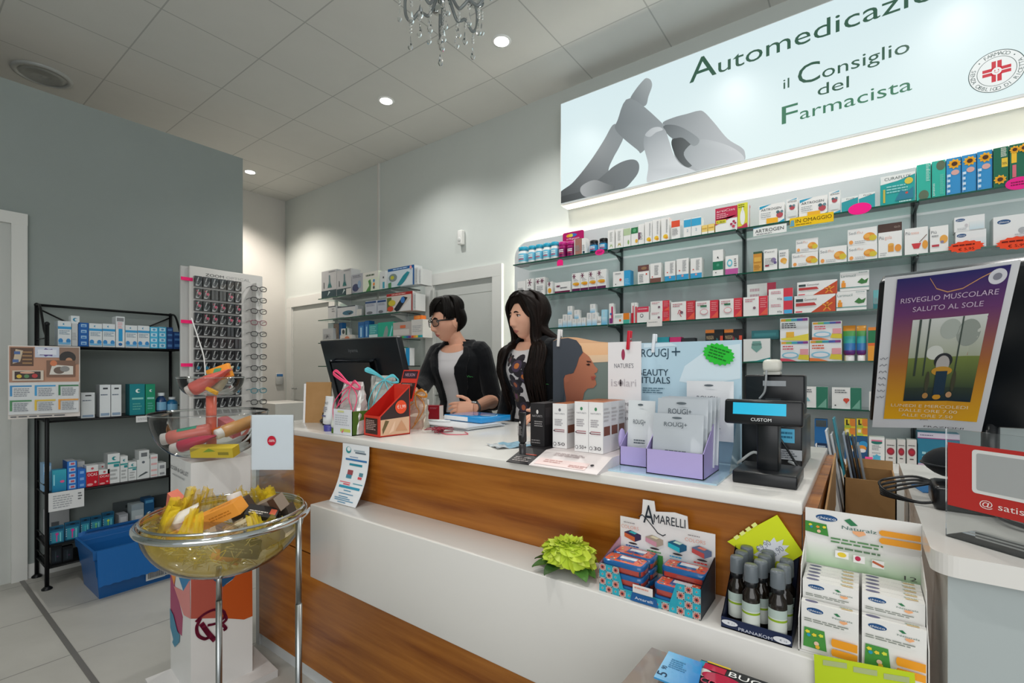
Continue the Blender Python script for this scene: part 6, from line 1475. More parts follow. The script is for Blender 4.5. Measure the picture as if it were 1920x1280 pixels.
t=thing('gift_carton','orange and green printed pouch on top of the coral tube','box',bd(413,700,.02),group=GB,rot=(0,-.35,.7))
m=MB();m.rbox(-.05,-.012,-.03,.05,.012,.032,'f09a30','card',.004);m.art((-.05,-.012,-.03),X_,Z_,.1,.062,[('p',[(.05,.2),(.4,.9),(.7,.8),(.5,.3)],'5aa878'),('p',[(.5,.1),(.9,.6),(.95,.1)],'e86a4a')],eps=.0008);m.build('body',t)
t=thing('gift_carton','yellow tag shaped carton under the coral tube in the upper bowl','box',bd(397,732,-.04),group=GB,rot=(0,.45,.5))
m=MB();m.rbox(-.03,-.006,-.008,.03,.006,.008,'f0b62c','card',.002);m.build('body',t)
lying('cream_tube','beige tube resting in the upper bowl behind the yellow tag',bd(400,735,.02),bd(437,686,.05),.024,'bdb79a','d0ccc0',GB,.12)
m=MB();pts=[bd(386,738,-.02),bd(385,700,-.02),bd(381.6,667,-.02),bd(372,635,-.02),bd(359,596,-.02)]
m.tube(smooth_path(pts,6),.0028,'d8d8d6','plastic',6);m.ball(pts[0],.008,'d8d8d6','plastic')
tag(m.build('sign_rod'),'thin white bent rod rising from the small upper bowl','rod')
# ------------------------------------------------------------------ chrome basket on poles
BD=1.45
bc=at_d(426,968,BD);RB_=.218
bas=thing('wire_basket_stand','chrome ring stand with clear bowl lined in yellow tulle','basket stand',(bc.x,bc.y,FL))
BZ=bc.z-FL
m=MB();m.tube([((RB_+.006)*cos(a),(RB_+.006)*sin(a),BZ)for a in(2*pi*k/64 for k in range(64))],.0095,'d8dcdc','chrome',12,closed=True);m.tube([((RB_-.004)*cos(a),(RB_-.004)*sin(a),BZ+.017)for a in(2*pi*k/64 for k in range(64))],.004,'d8dcdc','chrome',8,closed=True);m.build('chrome_ring',bas)
zbb=CAM_H-(1069-HOR)/F_PX*(BD-.0)-FL
def hemi(R,zb,zt,k=12):return[(.001,zb)]+[(R*sin(f*pi/2)**.85,zb+(zt-zb)*(1-cos(f*pi/2))**.95)for f in((i+1)/k for i in range(k))]
m=MB();m.lathe(hemi(RB_,zbb,BZ),'f0efe4','acrylic',48);m.build('clear_bowl',bas)
m=MB();rnd=random.Random(11)
pr_=hemi(RB_*.955,zbb+.006,BZ+.008,16);n=150;rows=[]
for i,(r,z)in enumerate(pr_):
 e=(i/16)**3
 rows.append([(r*cos(a)*(1+.012*sin(9*a+i)+.010*sin(23*a+i*.7)-.03*e*abs(sin(6*a))),r*sin(a)*(1+.012*sin(9*a+i)+.010*sin(23*a+i*.7)-.03*e*abs(sin(6*a))),z+e*(.012*sin(5*a+1)+.012*sin(11*a)+.008*sin(29*a+2)))for a in(2*pi*k/n for k in range(n))])
m.grid(rows,'ecd02c','tulle_thin',cv=True)
for q in range(11):
 a0=rnd.uniform(0,2*pi)if q>6 else 1.7+.38*q;rr=RB_*rnd.uniform(.7,.86);hgt=rnd.uniform(.03,.085);wd=rnd.uniform(.05,.11)*4
 rows=[]
 for i in range(12):
  f_=i/11;row=[]
  for j in range(22):
   g_=(j-10.5)/10.5;a=a0+g_*wd*(.9-.35*f_)
   r2=rr-.035*f_+.010*sin(g_*11+q)*(.4+f_)+.006*sin(g_*23+3*f_)
   row.append((r2*cos(a),r2*sin(a),BZ-.03+f_*(hgt+.03)*(1-.35*g_*g_)+.006*sin(g_*17+q)*f_))
  rows.append(row)
 m.grid(rows,'f0d028','tulle')
m.build('tulle_lining',bas)
m=MB()
for k in range(150):
 a=rnd.uniform(0,2*pi);rr=RB_*rnd.uniform(.3,.88)
 zc=zbb+(BZ-zbb)*(1-cos(min(1,rr/RB_)**1.2*pi/2))+.015+rnd.uniform(0,.02)
 p=Vector((rr*cos(a),rr*sin(a),zc));pts=[p+Vector((rnd.uniform(-.025,.025),rnd.uniform(-.025,.025),rnd.uniform(-.008,.02)))for _ in range(4)]
 m.tube(smooth_path(pts,3),.0011,('d8cfa0','c9b23a','b0a070')[k%3],'paper',4)
o=m.build('straw_filling',bas);o['kind']='stuff'
p1=at_d(410.5,1150,BD+.0);p2=at_d(560,1150,BD-.02)
m=MB();x, y=p1.x-bc.x, p1.y-bc.y
jz=CAM_H-(1125-HOR)/F_PX*BD-FL
m.tube([(x,y,.01),(x,y,jz)],.0088,'d8dcdc','steel',14)
m.tube([(x,y,jz),(x,y,zbb+.012)],.0078,'d8dcdc','steel',14);m.lathe([(.095,0),(.095,.006),(.02,.012)],'c8cccc','steel',28,(x,y,0));m.build('pole',bas)
m=MB();x, y=p2.x-bc.x, p2.y-bc.y
m.tube([(x,y,.006),(x,y,jz)],.0095,'d8dcdc','steel',14);m.tube([(x,y,jz),(x,y,BZ+.004)],.0085,'d8dcdc','steel',14)
e=Vector((x,y,0)).normalized()*(RB_+.006);m.tube([(x,y,BZ),(e.x,e.y,BZ)],.007,'d8dcdc','chrome',10);m.lathe([(.05,0),(.05,.006),(.012,.01)],'c8cccc','steel',24,(x,y,0));m.build('pole',bas)
GK='products in the yellow lined basket'
def kd(px,py,dd=0):return at_d(px,py,BD+dd)
def bx_item(label,px,py,dd,size,rot,col,els=(),side=None,name='gift_carton'):
 t=thing(name,label,'box',kd(px,py,dd),group=GK,rot=rot)
 a, b, c_=size
 m=MB();m.box(-a/2,-b/2,-c_/2,a/2,b/2,c_/2,col,'card',cols=[None,None,side,side,None,None])
 m.art((-a/2,-b/2,-c_/2),X_,Z_,a,c_,list(els),'card');m.art((-a/2,-b/2,c_/2),X_,Y_,a,b,list(els),'card');m.build('body',t)
 return t
lying('cream_tube','white sun cream tube with orange circle at the left of the basket',kd(316,992,-.06),kd(372,945,-.02),.022,'e4ded2','d8d2c8',GK,.16,[(.4,.7,3.4,6.0,'f0a04a'),(.5,.62,4.2,5.4,'e8702c')])
bx_item('long orange carton lying diagonally in the basket',402,968,-.03,(.19,.045,.04),(.3,-.42,.5),'f0a040',[('l',.5,.3,.9,.7,2,'c87a20')])
bx_item('brown black carton end at the tip of the orange carton',452,951,.0,(.055,.048,.044),(.3,-.42,.5),'4a3a2c',[('l',.1,.2,.9,.8,3,'c0a888')])
lying('shampoo_bottle','grey taupe bottle with white cap upright in the middle of the basket',kd(438,925,.03),kd(458,985,.02),.026,'a39a90','d8d0c8',GK,.2,[(.4,.6,3.6,5.8,'c8c0b8')],False)
bx_item('black carton with white lettering in the front of the basket',489,972,-.03,(.085,.05,.055),(.35,.25,.9),'24211f',[('l',.1,.15,.7,.5,2,'c8c0b4'),('r',.75,.3,.95,.8,'b8543a')])
bx_item('cream coloured carton wedged beside the black one',452,985,-.06,(.09,.03,.03),(.2,-.5,.7),'e0d2b0',[('l',.1,.2,.9,.8,2,'a89468')])
bx_item('taupe carton leaning at the right of the basket',508,948,.02,(.09,.04,.045),(.3,-.4,.3),'8f8072',[('r',.7,0,1,1,'5a4030')])
bx_item('dark brown carton at the far right of the basket',530,960,.04,(.07,.035,.04),(.2,-.3,.4),'4a4038',[('l',.1,.3,.8,.7,2,'8a7a6a')])
bx_item('orange carton showing through the bowl at lower left',330,1003,-.06,(.08,.05,.03),(.2,-.35,.4),'e89a48')
bx_item('dark grey carton inside the lower bowl centre',455,1022,-.05,(.10,.05,.05),(.3,.2,.9),'5a5650',[('l',.1,.3,.8,.7,2,'8a8478')])
bx_item('pale carton inside the bowl on the right',515,1000,-.03,(.10,.04,.045),(.2,-.5,.4),'c8b894')
lying('shampoo_bottle','orange bottle at the bottom of the yellow basket',kd(400,1040,-.04),kd(450,1045,-.03),.022,'d88a4a','e0a060',GK,.2,(),False)
bx_item('coral carton corner peeping out at the back left of the basket',334,945,.06,(.07,.03,.06),(.3,.6,.3),'d0705a')
# acrylic sign with red discount dot
d_=1.60
a_, b_=at_d(471,927,d_), at_d(549,930,d_);zt1=at_d(471,778,d_).z
W=Vector((b_.x-a_.x,b_.y-a_.y,0)).length;H=zt1-a_.z
t=thing('sign_holder','clear acrylic sign holder with white sheet and red discount dot','sign',a_,math.atan2(b_.y-a_.y,b_.x-a_.x))
m=MB();m.box(-.002,0,-.03,W+.002,.002,H+.002,'f0f3f3','acrylic');m.box(-.002,.006,-.03,W+.002,.008,H+.002,'f0f3f3','acrylic');m.build('holder',t)
m=MB();m.box(0,.0025,H*.31,W,.0055,H,'f4f6fb','paper')
cy=(927-826)/(927-778)
m.build('paper_sheet',t)
m=MB()
m.face([(W*.49+.0145*cos(a),-.0004,H*cy+.0165*sin(a))for a in(2*pi*k/28 for k in range(28))],'c02038','paper')
m.text('-50%',(W*.49,-.0008,H*cy-.004),X_,Z_,.0085,'f4eef0',.022,'C','paper');m.build('discount_dot',t)
# ------------------------------------------------------------------ goods on the front ledge
LZ=.7755
# silk flower
fx=at_y(1066,1050,1.035)
t=thing('silk_peony','lime green silk peony with dark leaves lying on the white ledge','flower',(fx.x,1.035,LZ))
rnd=random.Random(5);m=MB()
fc=Vector((0,0,.050))
for k in range(64):
 q_=(k+.5)/64;th_=.25+1.75*q_;ph=k*2.39996
 dirv=Vector((sin(th_)*cos(ph),sin(th_)*sin(ph),cos(th_)))
 side=Vector((-sin(ph),cos(ph),0));upv=dirv.cross(side)*-1
 R=.068*rnd.uniform(.85,1.06)*(.72+.34*q_);L_=.022+.024*q_;w0=.014+.017*q_;rows=[]
 for i in range(7):
  f=i/6;row=[]
  for j in range(9):
   g=(j-4)/4
   wv=w0*(.35+.85*sin(min(1,f*1.05)*pi*.62));ruf=.0045*f*f*sin(g*7+k*1.7)+.002*f*sin(g*13+k)
   ed=f-.22*g*g*f
   out_=dirv*(R*(.45+.5*f)-.010*g*g*(1-f)+ruf)
   row.append(fc+Vector((out_.x*1.08,out_.y*.9,out_.z*.72))+side*(g*wv)+upv*((ed-.6)*L_))
  rows.append(row)
 m.grid(rows,['c2d640','b8cf3a','cfe05a'][k%3],'leaf')
m.build('petals',t)
for k,(a,L_)in enumerate(((-2.3,.085),(-1.75,.09),(-.75,.085),(2.75,.085),(3.3,.075),(-.35,.07))):
 m=MB();rows=[]
 for i in range(8):
  f=i/7;w_=.020*sin(pi*min(.98,f*.95+.03))**.8
  c_=Vector((cos(a),sin(a)*.75,0))*(.02+L_*f);c_.z=.022+.012*sin(f*2.5)-.018*f
  sd=Vector((-sin(a),cos(a),0))
  rows.append([c_-sd*w_+Z_*.003,c_,c_+sd*w_+Z_*.003])
 m.grid(rows,['3f6a28','2f5220','4a7a30'][k%3],'leaf');m.build('leaf',t)
 # patterned sweets box
Y0=.988
ax0, ax1=at_y(1124,0,Y0).x, at_y(1314,0,Y0).x
AW=ax1-ax0;AD=.115
zfT=at_y(1124,1054,Y0).z-LZ;zlow=at_y(1220,1118,Y0).z-LZ
t=thing('sweets_display_box','patterned turquoise and red sweets display box with white header card','display box',(ax0,Y0,LZ))
def tile_pattern(m,o,u,W,H,top=None):
 o=Vector(o);u=Vector(u);n=u.cross(Z_);nx=14;s=W/nx;ny=int(H/s+.999)
 for i in range(nx):
  for j in range(ny):
   a0, b0=i*s, j*s;b1=min(H,b0+s)
   if top and b0+s*.5>top((a0+s/2)/W):continue
   q=lambda a, b, e:o+u*a+Z_*b+n*e
   on=(i+j)%2==0
   m.face([q(a0,b0,.0004),q(a0+s,b0,.0004),q(a0+s,b1,.0004),q(a0,b1,.0004)],'2aa0b4' if on else 'b8b0a8')
   if b1-b0<s*.9:continue
   cx, cy=a0+s/2, b0+s/2
   if on:
    m.face([q(cx+s*.36*cos(k*pi/6)*(1 if k%2 else.55),cy+s*.36*sin(k*pi/6)*(1 if k%2 else.55),.0008)for k in range(12)],'4ab8c4');m.face([q(cx+s*.1*cos(k*pi/3),cy+s*.1*sin(k*pi/3),.0012)for k in range(6)],'d8604a')
   else:
    m.face([q(cx+s*.46*cos(k*pi/8)*(1 if k%2 else.5),cy+s*.46*sin(k*pi/8)*(1 if k%2 else.5),.0008)for k in range(16)],'c8564e');m.face([q(cx+s*.16*cos(k*pi/4),cy+s*.16*sin(k*pi/4),.0012)for k in range(8)],'3a3034')
    for dx_, dy_2 in((-.4,-.4),(.4,-.4),(.4,.4),(-.4,.4)):m.face([q(cx+s*dx_+s*.09*cos(k*pi/3),cy+s*dy_2+s*.09*sin(k*pi/3),.001)for k in range(6)],'2a4a50')
m=MB()
fr=[(0,0),(AW,0),(AW,zfT*.98),(AW*.78,zfT*.98),(AW*.72,zlow),(AW*.26,zlow),(AW*.2,zfT),(0,zfT)]
m.face([(a,0,b)for a,b in fr],'2aa0b4');m.face([(a,.0015,b)for a,b in fr[::-1]],'2a6a78')
tile_pattern(m,(0,0,0),X_,AW,zfT,lambda u:1 if(u<.2 or u>.78)else zlow)
m.art((0,0,0),X_,Z_,AW,zfT,[('r',.36,.30,.56,.58,'e4e0dc'),('l',.38,.44,.54,.54,1,'d89a8a'),('p',[(.34,.02),(.62,.02),(.6,.30),(.36,.32)],'1d5a94'),('t','Amarelli',.39,.12,.1,'dfe6ee',.18)],eps=.0016)
for x, col, ci in((0,'b47a90','c898a8'),(AW,'24303a','3a2f3a')):
 P=[(0,0),(AD,0),(AD,zfT*1.45),(0,zfT)]
 m.face([(x,y,z)for y,z in P],col);m.face([(x+(.0015 if x==0 else-.0015),y,z)for y,z in P],ci)
m.box(0,0,0,AW,AD,.002,'5a3a40');m.build('tray',t)
bz=at_y(1170,968,Y0+AD).z-LZ
m=MB()
hdr=[(0,0),(AW,0),(AW,bz)]+[(AW*.74,bz),(AW*.73,bz+.028),(AW*.60,bz+.032),(AW*.40,bz+.026),(AW*.385,bz+.05),(AW*.26,bz+.05),(AW*.25,bz+.018),(AW*.22,bz)]+[(0,bz)]
m.face([(a,AD,b)for a,b in hdr],'e2e0de');m.face([(a,AD+.002,b)for a,b in hdr[::-1]],'d0cecb');m.grid([[(a,y,b)for y in(AD,AD+.002)]for a,b in hdr+hdr[:1]],'d8d6d3',smooth=False)
els=[]
for k,(c1,c2,sq)in enumerate((('3a3050','c8643a','1f4f9a'),('a89a8a','c890a0','3f8a40'),('1d5a7a','2ab0c0','2a9ac8'),('5a6a88','b84a48','d02a22'))):
 u0=.05+.245*k
 els+=[('p',[(u0,.66),(u0+.12,.60),(u0+.19,.66),(u0+.19,.74),(u0+.07,.79),(u0,.74)],c1),('p',[(u0,.66),(u0+.12,.60),(u0+.12,.68),(u0,.73)],c2),('p',[(u0+.05,.75),(u0+.12,.73),(u0+.15,.76),(u0+.08,.78)],('3ab0b8','d8d0b0','b8d8c8','d07a6a')[k]),('e',u0+.1,.57,.05,.015,'2a2628'),('l',u0+.02,.5,u0+.18,.54,1,sq),('r',u0+.02,.18,u0+.19,.48,sq)]
for u0 in(.03,.72):els+=[('t','COLORS',u0,.83,.06,'d89a8a',.2),('l',u0+.03,.92,u0+.17,.95,1,'8a8486')]
m.art((0,AD,0),X_,Z_,AW,bz,els)
m.text('A',(AW*.27,AD-.003,bz-.004),X_,Z_,.046,'1d2630',.026);m.text('MARELLI',(AW*.385,AD-.003,bz+.001),X_,Z_,.021,'1d2630',.073)
m.art((AW*.2,AD-.001,bz-.03),X_,Z_,.1,.06,[('ln',[(.04,.62),(.12,.72),(.22,.6),(.4,.3),(.5,.12),(.62,.05),(.68,.12)],.0022,'1d2630')])
m.build('header_card',t)
def tin(x,y,z,rz,label):
 t=thing('sweets_tin',label,'tin',(x,y,z),rz,'sweets tins in the patterned box')
 L, Wd, Hh, r=.094, .050, .021, .011
 def rr(e,zc):return[(sx*(L/2-r)+(r-e)*cos(a),sy*(Wd/2-r)+(r-e)*sin(a),zc)for sx,sy,a0 in((1,1,0),(-1,1,pi/2),(-1,-1,pi),(1,-1,3*pi/2))for a in(a0+k*pi/8 for k in range(5))]
 m=MB();m.grid([rr(.001,0),rr(0,.001),rr(0,.011)],lambda i,j:lin('b8483e' if j%4 else '2a4a60'),'gloss',cv=True);m.face(rr(.001,0)[::-1],'b8483e');m.build('tin_base',t)
 m=MB();m.grid([rr(-.0006,.0108),rr(-.0006,.0185),rr(.0012,.0208),rr(.004,.0215)],'1d5c96','gloss',cv=True);m.face(rr(.004,.0215),'d8604a','gloss');m.face(rr(-.0006,.0108)[::-1],'1d5c96')
 rn=random.Random(int((x+y)*1e4))
 for k in range(46):
  a, b=rn.uniform(-.039,.039), rn.uniform(-.018,.018);s=rn.uniform(.0018,.0032)
  m.face([(a+s*cos(q*pi/3),b+s*sin(q*pi/3),.0217+k*.000004)for q in range(6)],('e8a040','f0d0b0','b03a3a','e88a78','2a8aa0')[k%5])
 m.box(-.018,-.011,.0216,.022,.016,.0221,'1d5c96','gloss');m.box(-.014,.0,.0221,.024,.014,.0224,'dfe2e6','gloss');m.build('tin_lid',t)
zt2=.0245
xl, xr=ax0+.051, ax0+AW-.051
for k,(x,y,nm)in enumerate(((xl,Y0+.029,'front left'),(xl+.001,Y0+.083,'rear left'),(xr-.001,Y0+.083,'rear right'),(xr,Y0+.029,'front right'))):
 for lv in range(2):
  tin(x,y,LZ+.0025+zt2*lv,0.0,'patterned sweets tin in the turquoise box, %s stack, %s'%(nm,['lowest','middle'][lv]))
for(x,y,nm)in((xl,Y0+.029,'front left'),(xl+.001,Y0+.083,'rear left'),(xr+.002,Y0+.07,'right')):
 tin(x,y,LZ+.0025+zt2*2,.0,'patterned sweets tin lying on top, %s, in the turquoise box'%nm)
 # essential oil spray tray
bx0_, bx1_=at_y(1348,0,.99).x+.004, at_y(1480,0,.99).x+.004
t=thing('spray_tray','dark navy cardboard tray with white lettering holding small spray bottles','tray',(bx0_,.99,LZ))
PW=bx1_-bx0_;PD=.132;lip=at_y(1350,1154,.99).z-LZ
m=MB()
m.box(0,0,0,PW,.0015,lip,'1f2a48');m.box(0,0,0,PW,PD,.002,'1a2238');m.box(0,PD-.002,0,PW,PD,.12,'1c2238')
for x in(0,PW-.0015):
 P=[(0,0),(PD,0),(PD,.125),(.02,lip+.01),(0,lip)]
 for xx in(x,x+.0015):m.face([(xx,y,z)for y,z in P],'1c2340')
m.art((0,0,0),X_,Z_,PW,lip,[('t','PRANAROM',.26,.14,.30,'c8ccd8',.48),('e',.13,.6,.12,.25,'d8dade'),('t','€ 11',.1,.52,.16,'6a7080',.1),('e',.87,.45,.12,.28,'d8dade'),('t','€ 15',.84,.36,.16,'6a7080',.1),('e',.13+.465,.52,.006,.02,'c8ccd8')])
m.build('tray',t)
def spray(x,y,label):
 t=thing('spray_bottle',label,'bottle',(x,y,LZ+.0025),group='spray bottles in the navy tray')
 r=.0158
 m=MB();m.lathe([(r*.92,0),(r,.003),(r,.062),(r*.93,.070),(r*.62,.078),(r*.58,.084)],'1a1714','amber',22);m.build('glass_body',t)
 m=MB();m.grid([[(r*1.012*cos(a),r*1.012*sin(a),z)for z in(.008,.034,.038,.040,.056)]for a in(-2.95+.2*k for k in range(15))],lambda i,j:lin('8fae2a' if j==1 else 'd4dad2' if j!=3 else 'b4c4bc'),'paper');m.build('label',t)
 m=MB();m.lathe([(r*.66,.084),(r*.70,.085),(r*.70,.096),(r*.4,.098)],'1a1c1e','plastic',18);m.lathe([(r*.82,.094),(r*.82,.096),(r*.78,.121),(r*.70,.1245),(.001,.1245)],'656d72','plastic',20);m.build('spray_cap',t)
sp=[(.052,.019,'front row, left one'),(.099,.019,'front row, right one'),(.020,.047,'second row, left one'),(.064,.052,'second row, middle one'),(.105,.053,'second row, right one'),(.022,.082,'third row, left one'),(.066,.086,'third row, middle one'),(.106,.087,'third row, right one'),(.026,.116,'rear row, left one'),(.068,.115,'rear row, middle one')]
for x, y, nm in sp:spray(bx0_+x*PW/.125,.99+y,'dark spray bottle with grey cap in the navy tray, '+nm)
# lime price card tilted behind the bottles
p=at_y(1438,1020,1.118)
q=[at_y(*c_,1.118)-p for c_ in((1451,1073),(1507,1038),(1457,965),(1363.5,1015))]
m=MB();m.face(q,'d6e22a','paper');m.face([v+Y_*.0012 for v in q[::-1]],'d6e22a','paper');m.grid([[v,v+Y_*.0012]for v in q+q[:1]],'d6e22a','paper',smooth=False)
uu=(q[1]-q[0]).normalized();vv=uu.cross(Y_)*-1;vv=Vector((-uu.z,0,uu.x))
c0=at_y(1446,1035,1.118)-p-Y_*.0006
m.face([c0+(uu*cos(pi*k/11)*.04+vv*sin(pi*k/11)*.026)*(1 if k%2 else.7)for k in range(22)],'dfe3ea','paper')
for s_, px, py, e in(('€9,90',1424,1035,.032),('€5,90',1446,1047,.034)):
 o_=at_y(px,py,1.118)-p-Y_*.001;m.text(s_,o_,uu,vv,.012,'8a90a0',e,'L','paper')
l0=at_y(1385,1018,1.118)-p-Y_*.0006
for k in range(4):m.face([l0+uu*(.016*k)+uu*a+vv*(b+.008)for a,b in((0,0),(.011,0),(.011,.007),(0,.007))],'e8ee90','paper')
tag(m.build('price_card',None,p),'lime yellow price card with white burst tilted behind the spray bottles','price card')
# white and green display of slim cartons
Yc=.99
cxs=[at_y(1502,0,Yc).x,at_y(1610,0,Yc).x,at_y(1616,0,Yc).x,at_y(1740,0,Yc).x]
t=thing('carton_display','white cardboard display with green header holding two columns of slim cartons','display',(cxs[0]-.004,Yc,LZ))
DW=cxs[3]-cxs[0]+.006;DD=.128
hbd=at_y(1509,952,Yc+DD-.01).z-LZ
m=MB();m.box(0,DD-.003,0,DW,DD,hbd,'e6e5e2')
W_c=DW
BAND=lambda u0, v0, u1, v1, c_='f0a028':[('p',[(u0+.02,v0),(u1,v0),(u1,v1),(u0+.02,v1),(u0,v1-(v1-v0)*.3),(u0,v0+(v1-v0)*.3)],c_)]
def chico(sc_=1):return[('e',.2,.86,.1,.05,'1d4f82'),('t','chicco',.12,.838,.04,'f0f2f4',.16)]
m.art((0,DD-.003,0),X_,Z_,DW,hbd,[('g',0,.52,1,.72,'a8c8a0','e6e5e2'),('e',.2,.935,.1,.028,'1d4f82'),('t','chicco',.115,.922,.024,'f0f2f4',.17),('p',[(.36,.94),(.42,.90),(.48,.91),(.41,.96)],'2f7a50'),('t','Naturalz',.34,.865,.03,'3a6a60',.3),('p',[(.43,.86),(.53,.87),(.55,.845),(.49,.82),(.44,.84)],'f0b080'),('p',[(0,.80),(0,.89),(.2,.88),(.22,.78)],'3f8a3a'),('star',.05,.86,.02,'e8d83a',5,.8),('star',.12,.85,.02,'e8963a',5,.8),('star',.18,.855,.02,'e8d83a',5,.8),('c',.06,.845,.014,'2a8ab0'),('c',.13,.815,.018,'e8c0a0')]+BAND(.66,.865,.99,.91)+BAND(.66,.80,.99,.85)+[('l',.24,.735,.72,.79,2,'5a8a5a'),('l',.3,.69,.68,.72,1,'5a7a5a'),('r',.28,.62,.4,.68,'f0efec'),('e',.34,.65,.04,.02,'e8cc3a'),('r',.44,.61,.54,.67,'f0efec'),('e',.48,.645,.025,.02,'c02a50'),('r',.6,.6,.7,.66,'f0efec'),('ln',[(.61,.645),(.69,.62)],.004,'c0603a'),('t','12',.86,.55,.035,'3a3e3a',.1),('l',.84,.5,.96,.53,1,'6a6e6a')])
m.build('header_card',t)
m=MB();m.box(0,0,0,DW,DD-.004,.002,'dddcd8')
for x in(0,DW-.0015):m.grid([[(xx,y,z)for xx in(x,x+.0015)]for y,z in((0,0),(0,.06),(.03,.09),(.04,.14),(DD-.004,.17),(DD-.004,0),(0,0))],'dfded9',smooth=False);m.face([(x,y,z)for y,z in((0,0),(0,.06),(.03,.09),(.04,.14),(DD-.004,.17),(DD-.004,0))],'dfded9')
m.box(.002,.026,.002,DW-.002,DD-.006,.046,'d8d7d2');m.build('tray',t)
CH=[('e',.25,.86,.15,.055,'1d4f82'),('t','chicco',.13,.835,.045,'f0f2f4',.24),('p',[(.58,.9),(.64,.86),(.7,.87),(.64,.92)],'2f7a50'),('t','Naturalz',.56,.8,.035,'5a7a70',.34),('p',[(.68,.79),(.8,.8),(.82,.77),(.75,.73),(.69,.75)],'f0b080'),('l',.06,.62,.9,.7,2,'8a9088'),('p',[(.04,.1),(.06,.5),(.42,.5),(.46,.1)],'4a9444'),('star',.12,.42,.05,'e8d83a',5,.8),('star',.24,.38,.05,'e8d040',5,.8),('star',.36,.4,.05,'d8e04a',5,.8),('c',.14,.36,.035,'2a9ab8'),('c',.28,.22,.045,'e8c8b0'),('c',.3,.16,.04,'e8b83a')]+BAND(.54,.26,.98,.42)+BAND(.54,.08,.98,.22)
def slim(x0,x1,y,z,h,label):
 d_=.0165
 m=MB();W=x1-x0;m.box(-W/2,0,0,W/2,d_,h,'e9e8e4');m.art((-W/2,0,0),X_,Z_,W,h,CH)
 m.art((-W/2,0,h),X_,Y_,W,d_,[('e',.18,.5,.12,.28,'6a6a88'),('p',[(.7,.3),(.9,.35),(.9,.6),(.72,.55)],'e8c890'),('l',.68,.5,.92,.8,1,'9ab09a')])
 o=m.build('slim_carton',None,((x0+x1)/2,y,z));tag(o,label,'carton','slim cartons in the white display')
hl=at_y(1555,1140,Yc).z-LZ-.0025
for s_,(x0,x1)in enumerate(((cxs[0],cxs[1]),(cxs[2],cxs[3]-.001))):
 nm=['left','right'][s_]
 slim(x0,x1,Yc+.003,LZ+.0025,hl,'slim white carton standing lowest in front, %s column of the display'%nm)
 hu=(at_y((1555,1672)[s_],(1094,1118)[s_],Yc+.03).z-LZ-.047)
 for k in range(5):slim(x0,x1,Yc+.028+.0178*k,LZ+.0465,hu,'slim white carton on the upper step, %s column, %s from front'%(nm,ORD[k]))
 # lime card taped to the front of that display
Yg=.966
q=[at_y(*c_,Yg)for c_ in((1530,1330),(1722,1372),(1715,1262),(1526,1226))]
p=(q[0]+q[1]+q[2]+q[3])/4;q=[v-p for v in q]
m=MB();m.face(q,'c0d62a','paper');m.face([v+Y_*.0012 for v in q[::-1]],'c0d62a','paper');m.grid([[v,v+Y_*.0012]for v in q+q[:1]],'c0d62a','paper',smooth=False)
for c4 in(((1543,1246),(1588,1253)),((1600,1259),(1645,1267)),((1657,1272),(1705,1280))):
 a_, b_=at_y(*c4[0],Yg)-p, at_y(*c4[1],Yg)-p
 m.face([a_-Y_*.0006,b_-Y_*.0006,b_-Y_*.0006+Z_*.009,a_-Y_*.0006+Z_*.009],'b0bc84','paper')
a_=at_y(1555,1290,Yg)-p-Y_*.0006
m.face([a_+Vector((.03*cos(pi*k/9)*(1 if k%2 else.65)+.02,0,.02*sin(pi*k/9)*(1 if k%2 else.65)-.012))for k in range(18)],'c8ccc4','paper')
tag(m.build('price_card',None,p),'lime green price card hanging in front of the white carton display','price card')
# gift packs on a floor stand in front of the ledge
GZ=.735
g0=at_z(1222,1213,GZ)
t=thing('gift_stand','taupe topped floor stand at the bottom frame edge before the ledge','stand',(g0.x,g0.y,FL))
gu=(at_z(1250,1222,GZ)-g0).normalized();gu=Vector((1,-.03,0)).normalized();gv=Vector((gu.y,-gu.x,0))
m=MB();h_=GZ-FL
m.grid([[(gu*a+gv*b)+Z_*z for a,b in((0,0),(.30,0),(.30,.24),(0,.24))]for z in(0,h_)],'8a8078','card',cv=True,smooth=False);m.face([(gu*a+gv*b)+Z_*h_ for a,b in((0,0),(.30,0),(.30,.24),(0,.24))],'8f867e','gloss');m.build('stand',t)
GO=Vector((g0.x,g0.y,GZ))
def onstand(px,py):return at_z(px,py,GZ+.004)-GO
m=MB()
q=[at_z(*c_,GZ+.006)-GO for c_ in((1318,1246),(1440,1290),(1440,1360),(1240,1340),(1290,1290))]
b0=at_z(1315,1244,GZ+.004)-GO
bw, bh_=.15, .15
bu=gu;bvv=gv
m.M=Matrix.Translation((b0.x,b0.y,0))
m.box(0,-bh_,0,bw,0,.012,'1e2022','card')
m.art((0,-bh_,.012),X_,Y_,bw,bh_,[('r',.0,.82,.08,.98,'3a9ab0'),('r',.06,.84,.3,.96,'b8304a'),('e',.1,.75,.09,.08,'d8d0c8'),('e',.3,.72,.22,.1,'b02848'),('t','BUON',.34,.84,.1,'f0f0ee',.5),('t','COMPLEANNO',.1,.55,.1,'d83a60',.8),('r',.08,.96,.34,.99,'d8b83a'),('e',.6,.68,.2,.06,'c03a58')],'gloss')
tag(m.build('gift_pack',None,(GO.x,GO.y,GZ)),'black gift pack with bright party lettering at the bottom frame edge','gift pack')
m=MB()
c1, c2, c3, c4=[at_z(*c_,GZ+.018)-GO for c_ in((1254,1220),(1318,1242),(1306,1300),(1226,1268))]
zc=Z_*(0.018)
q=[Vector((v.x,v.y,.018))for v in(c4,c3,c2,c1)]
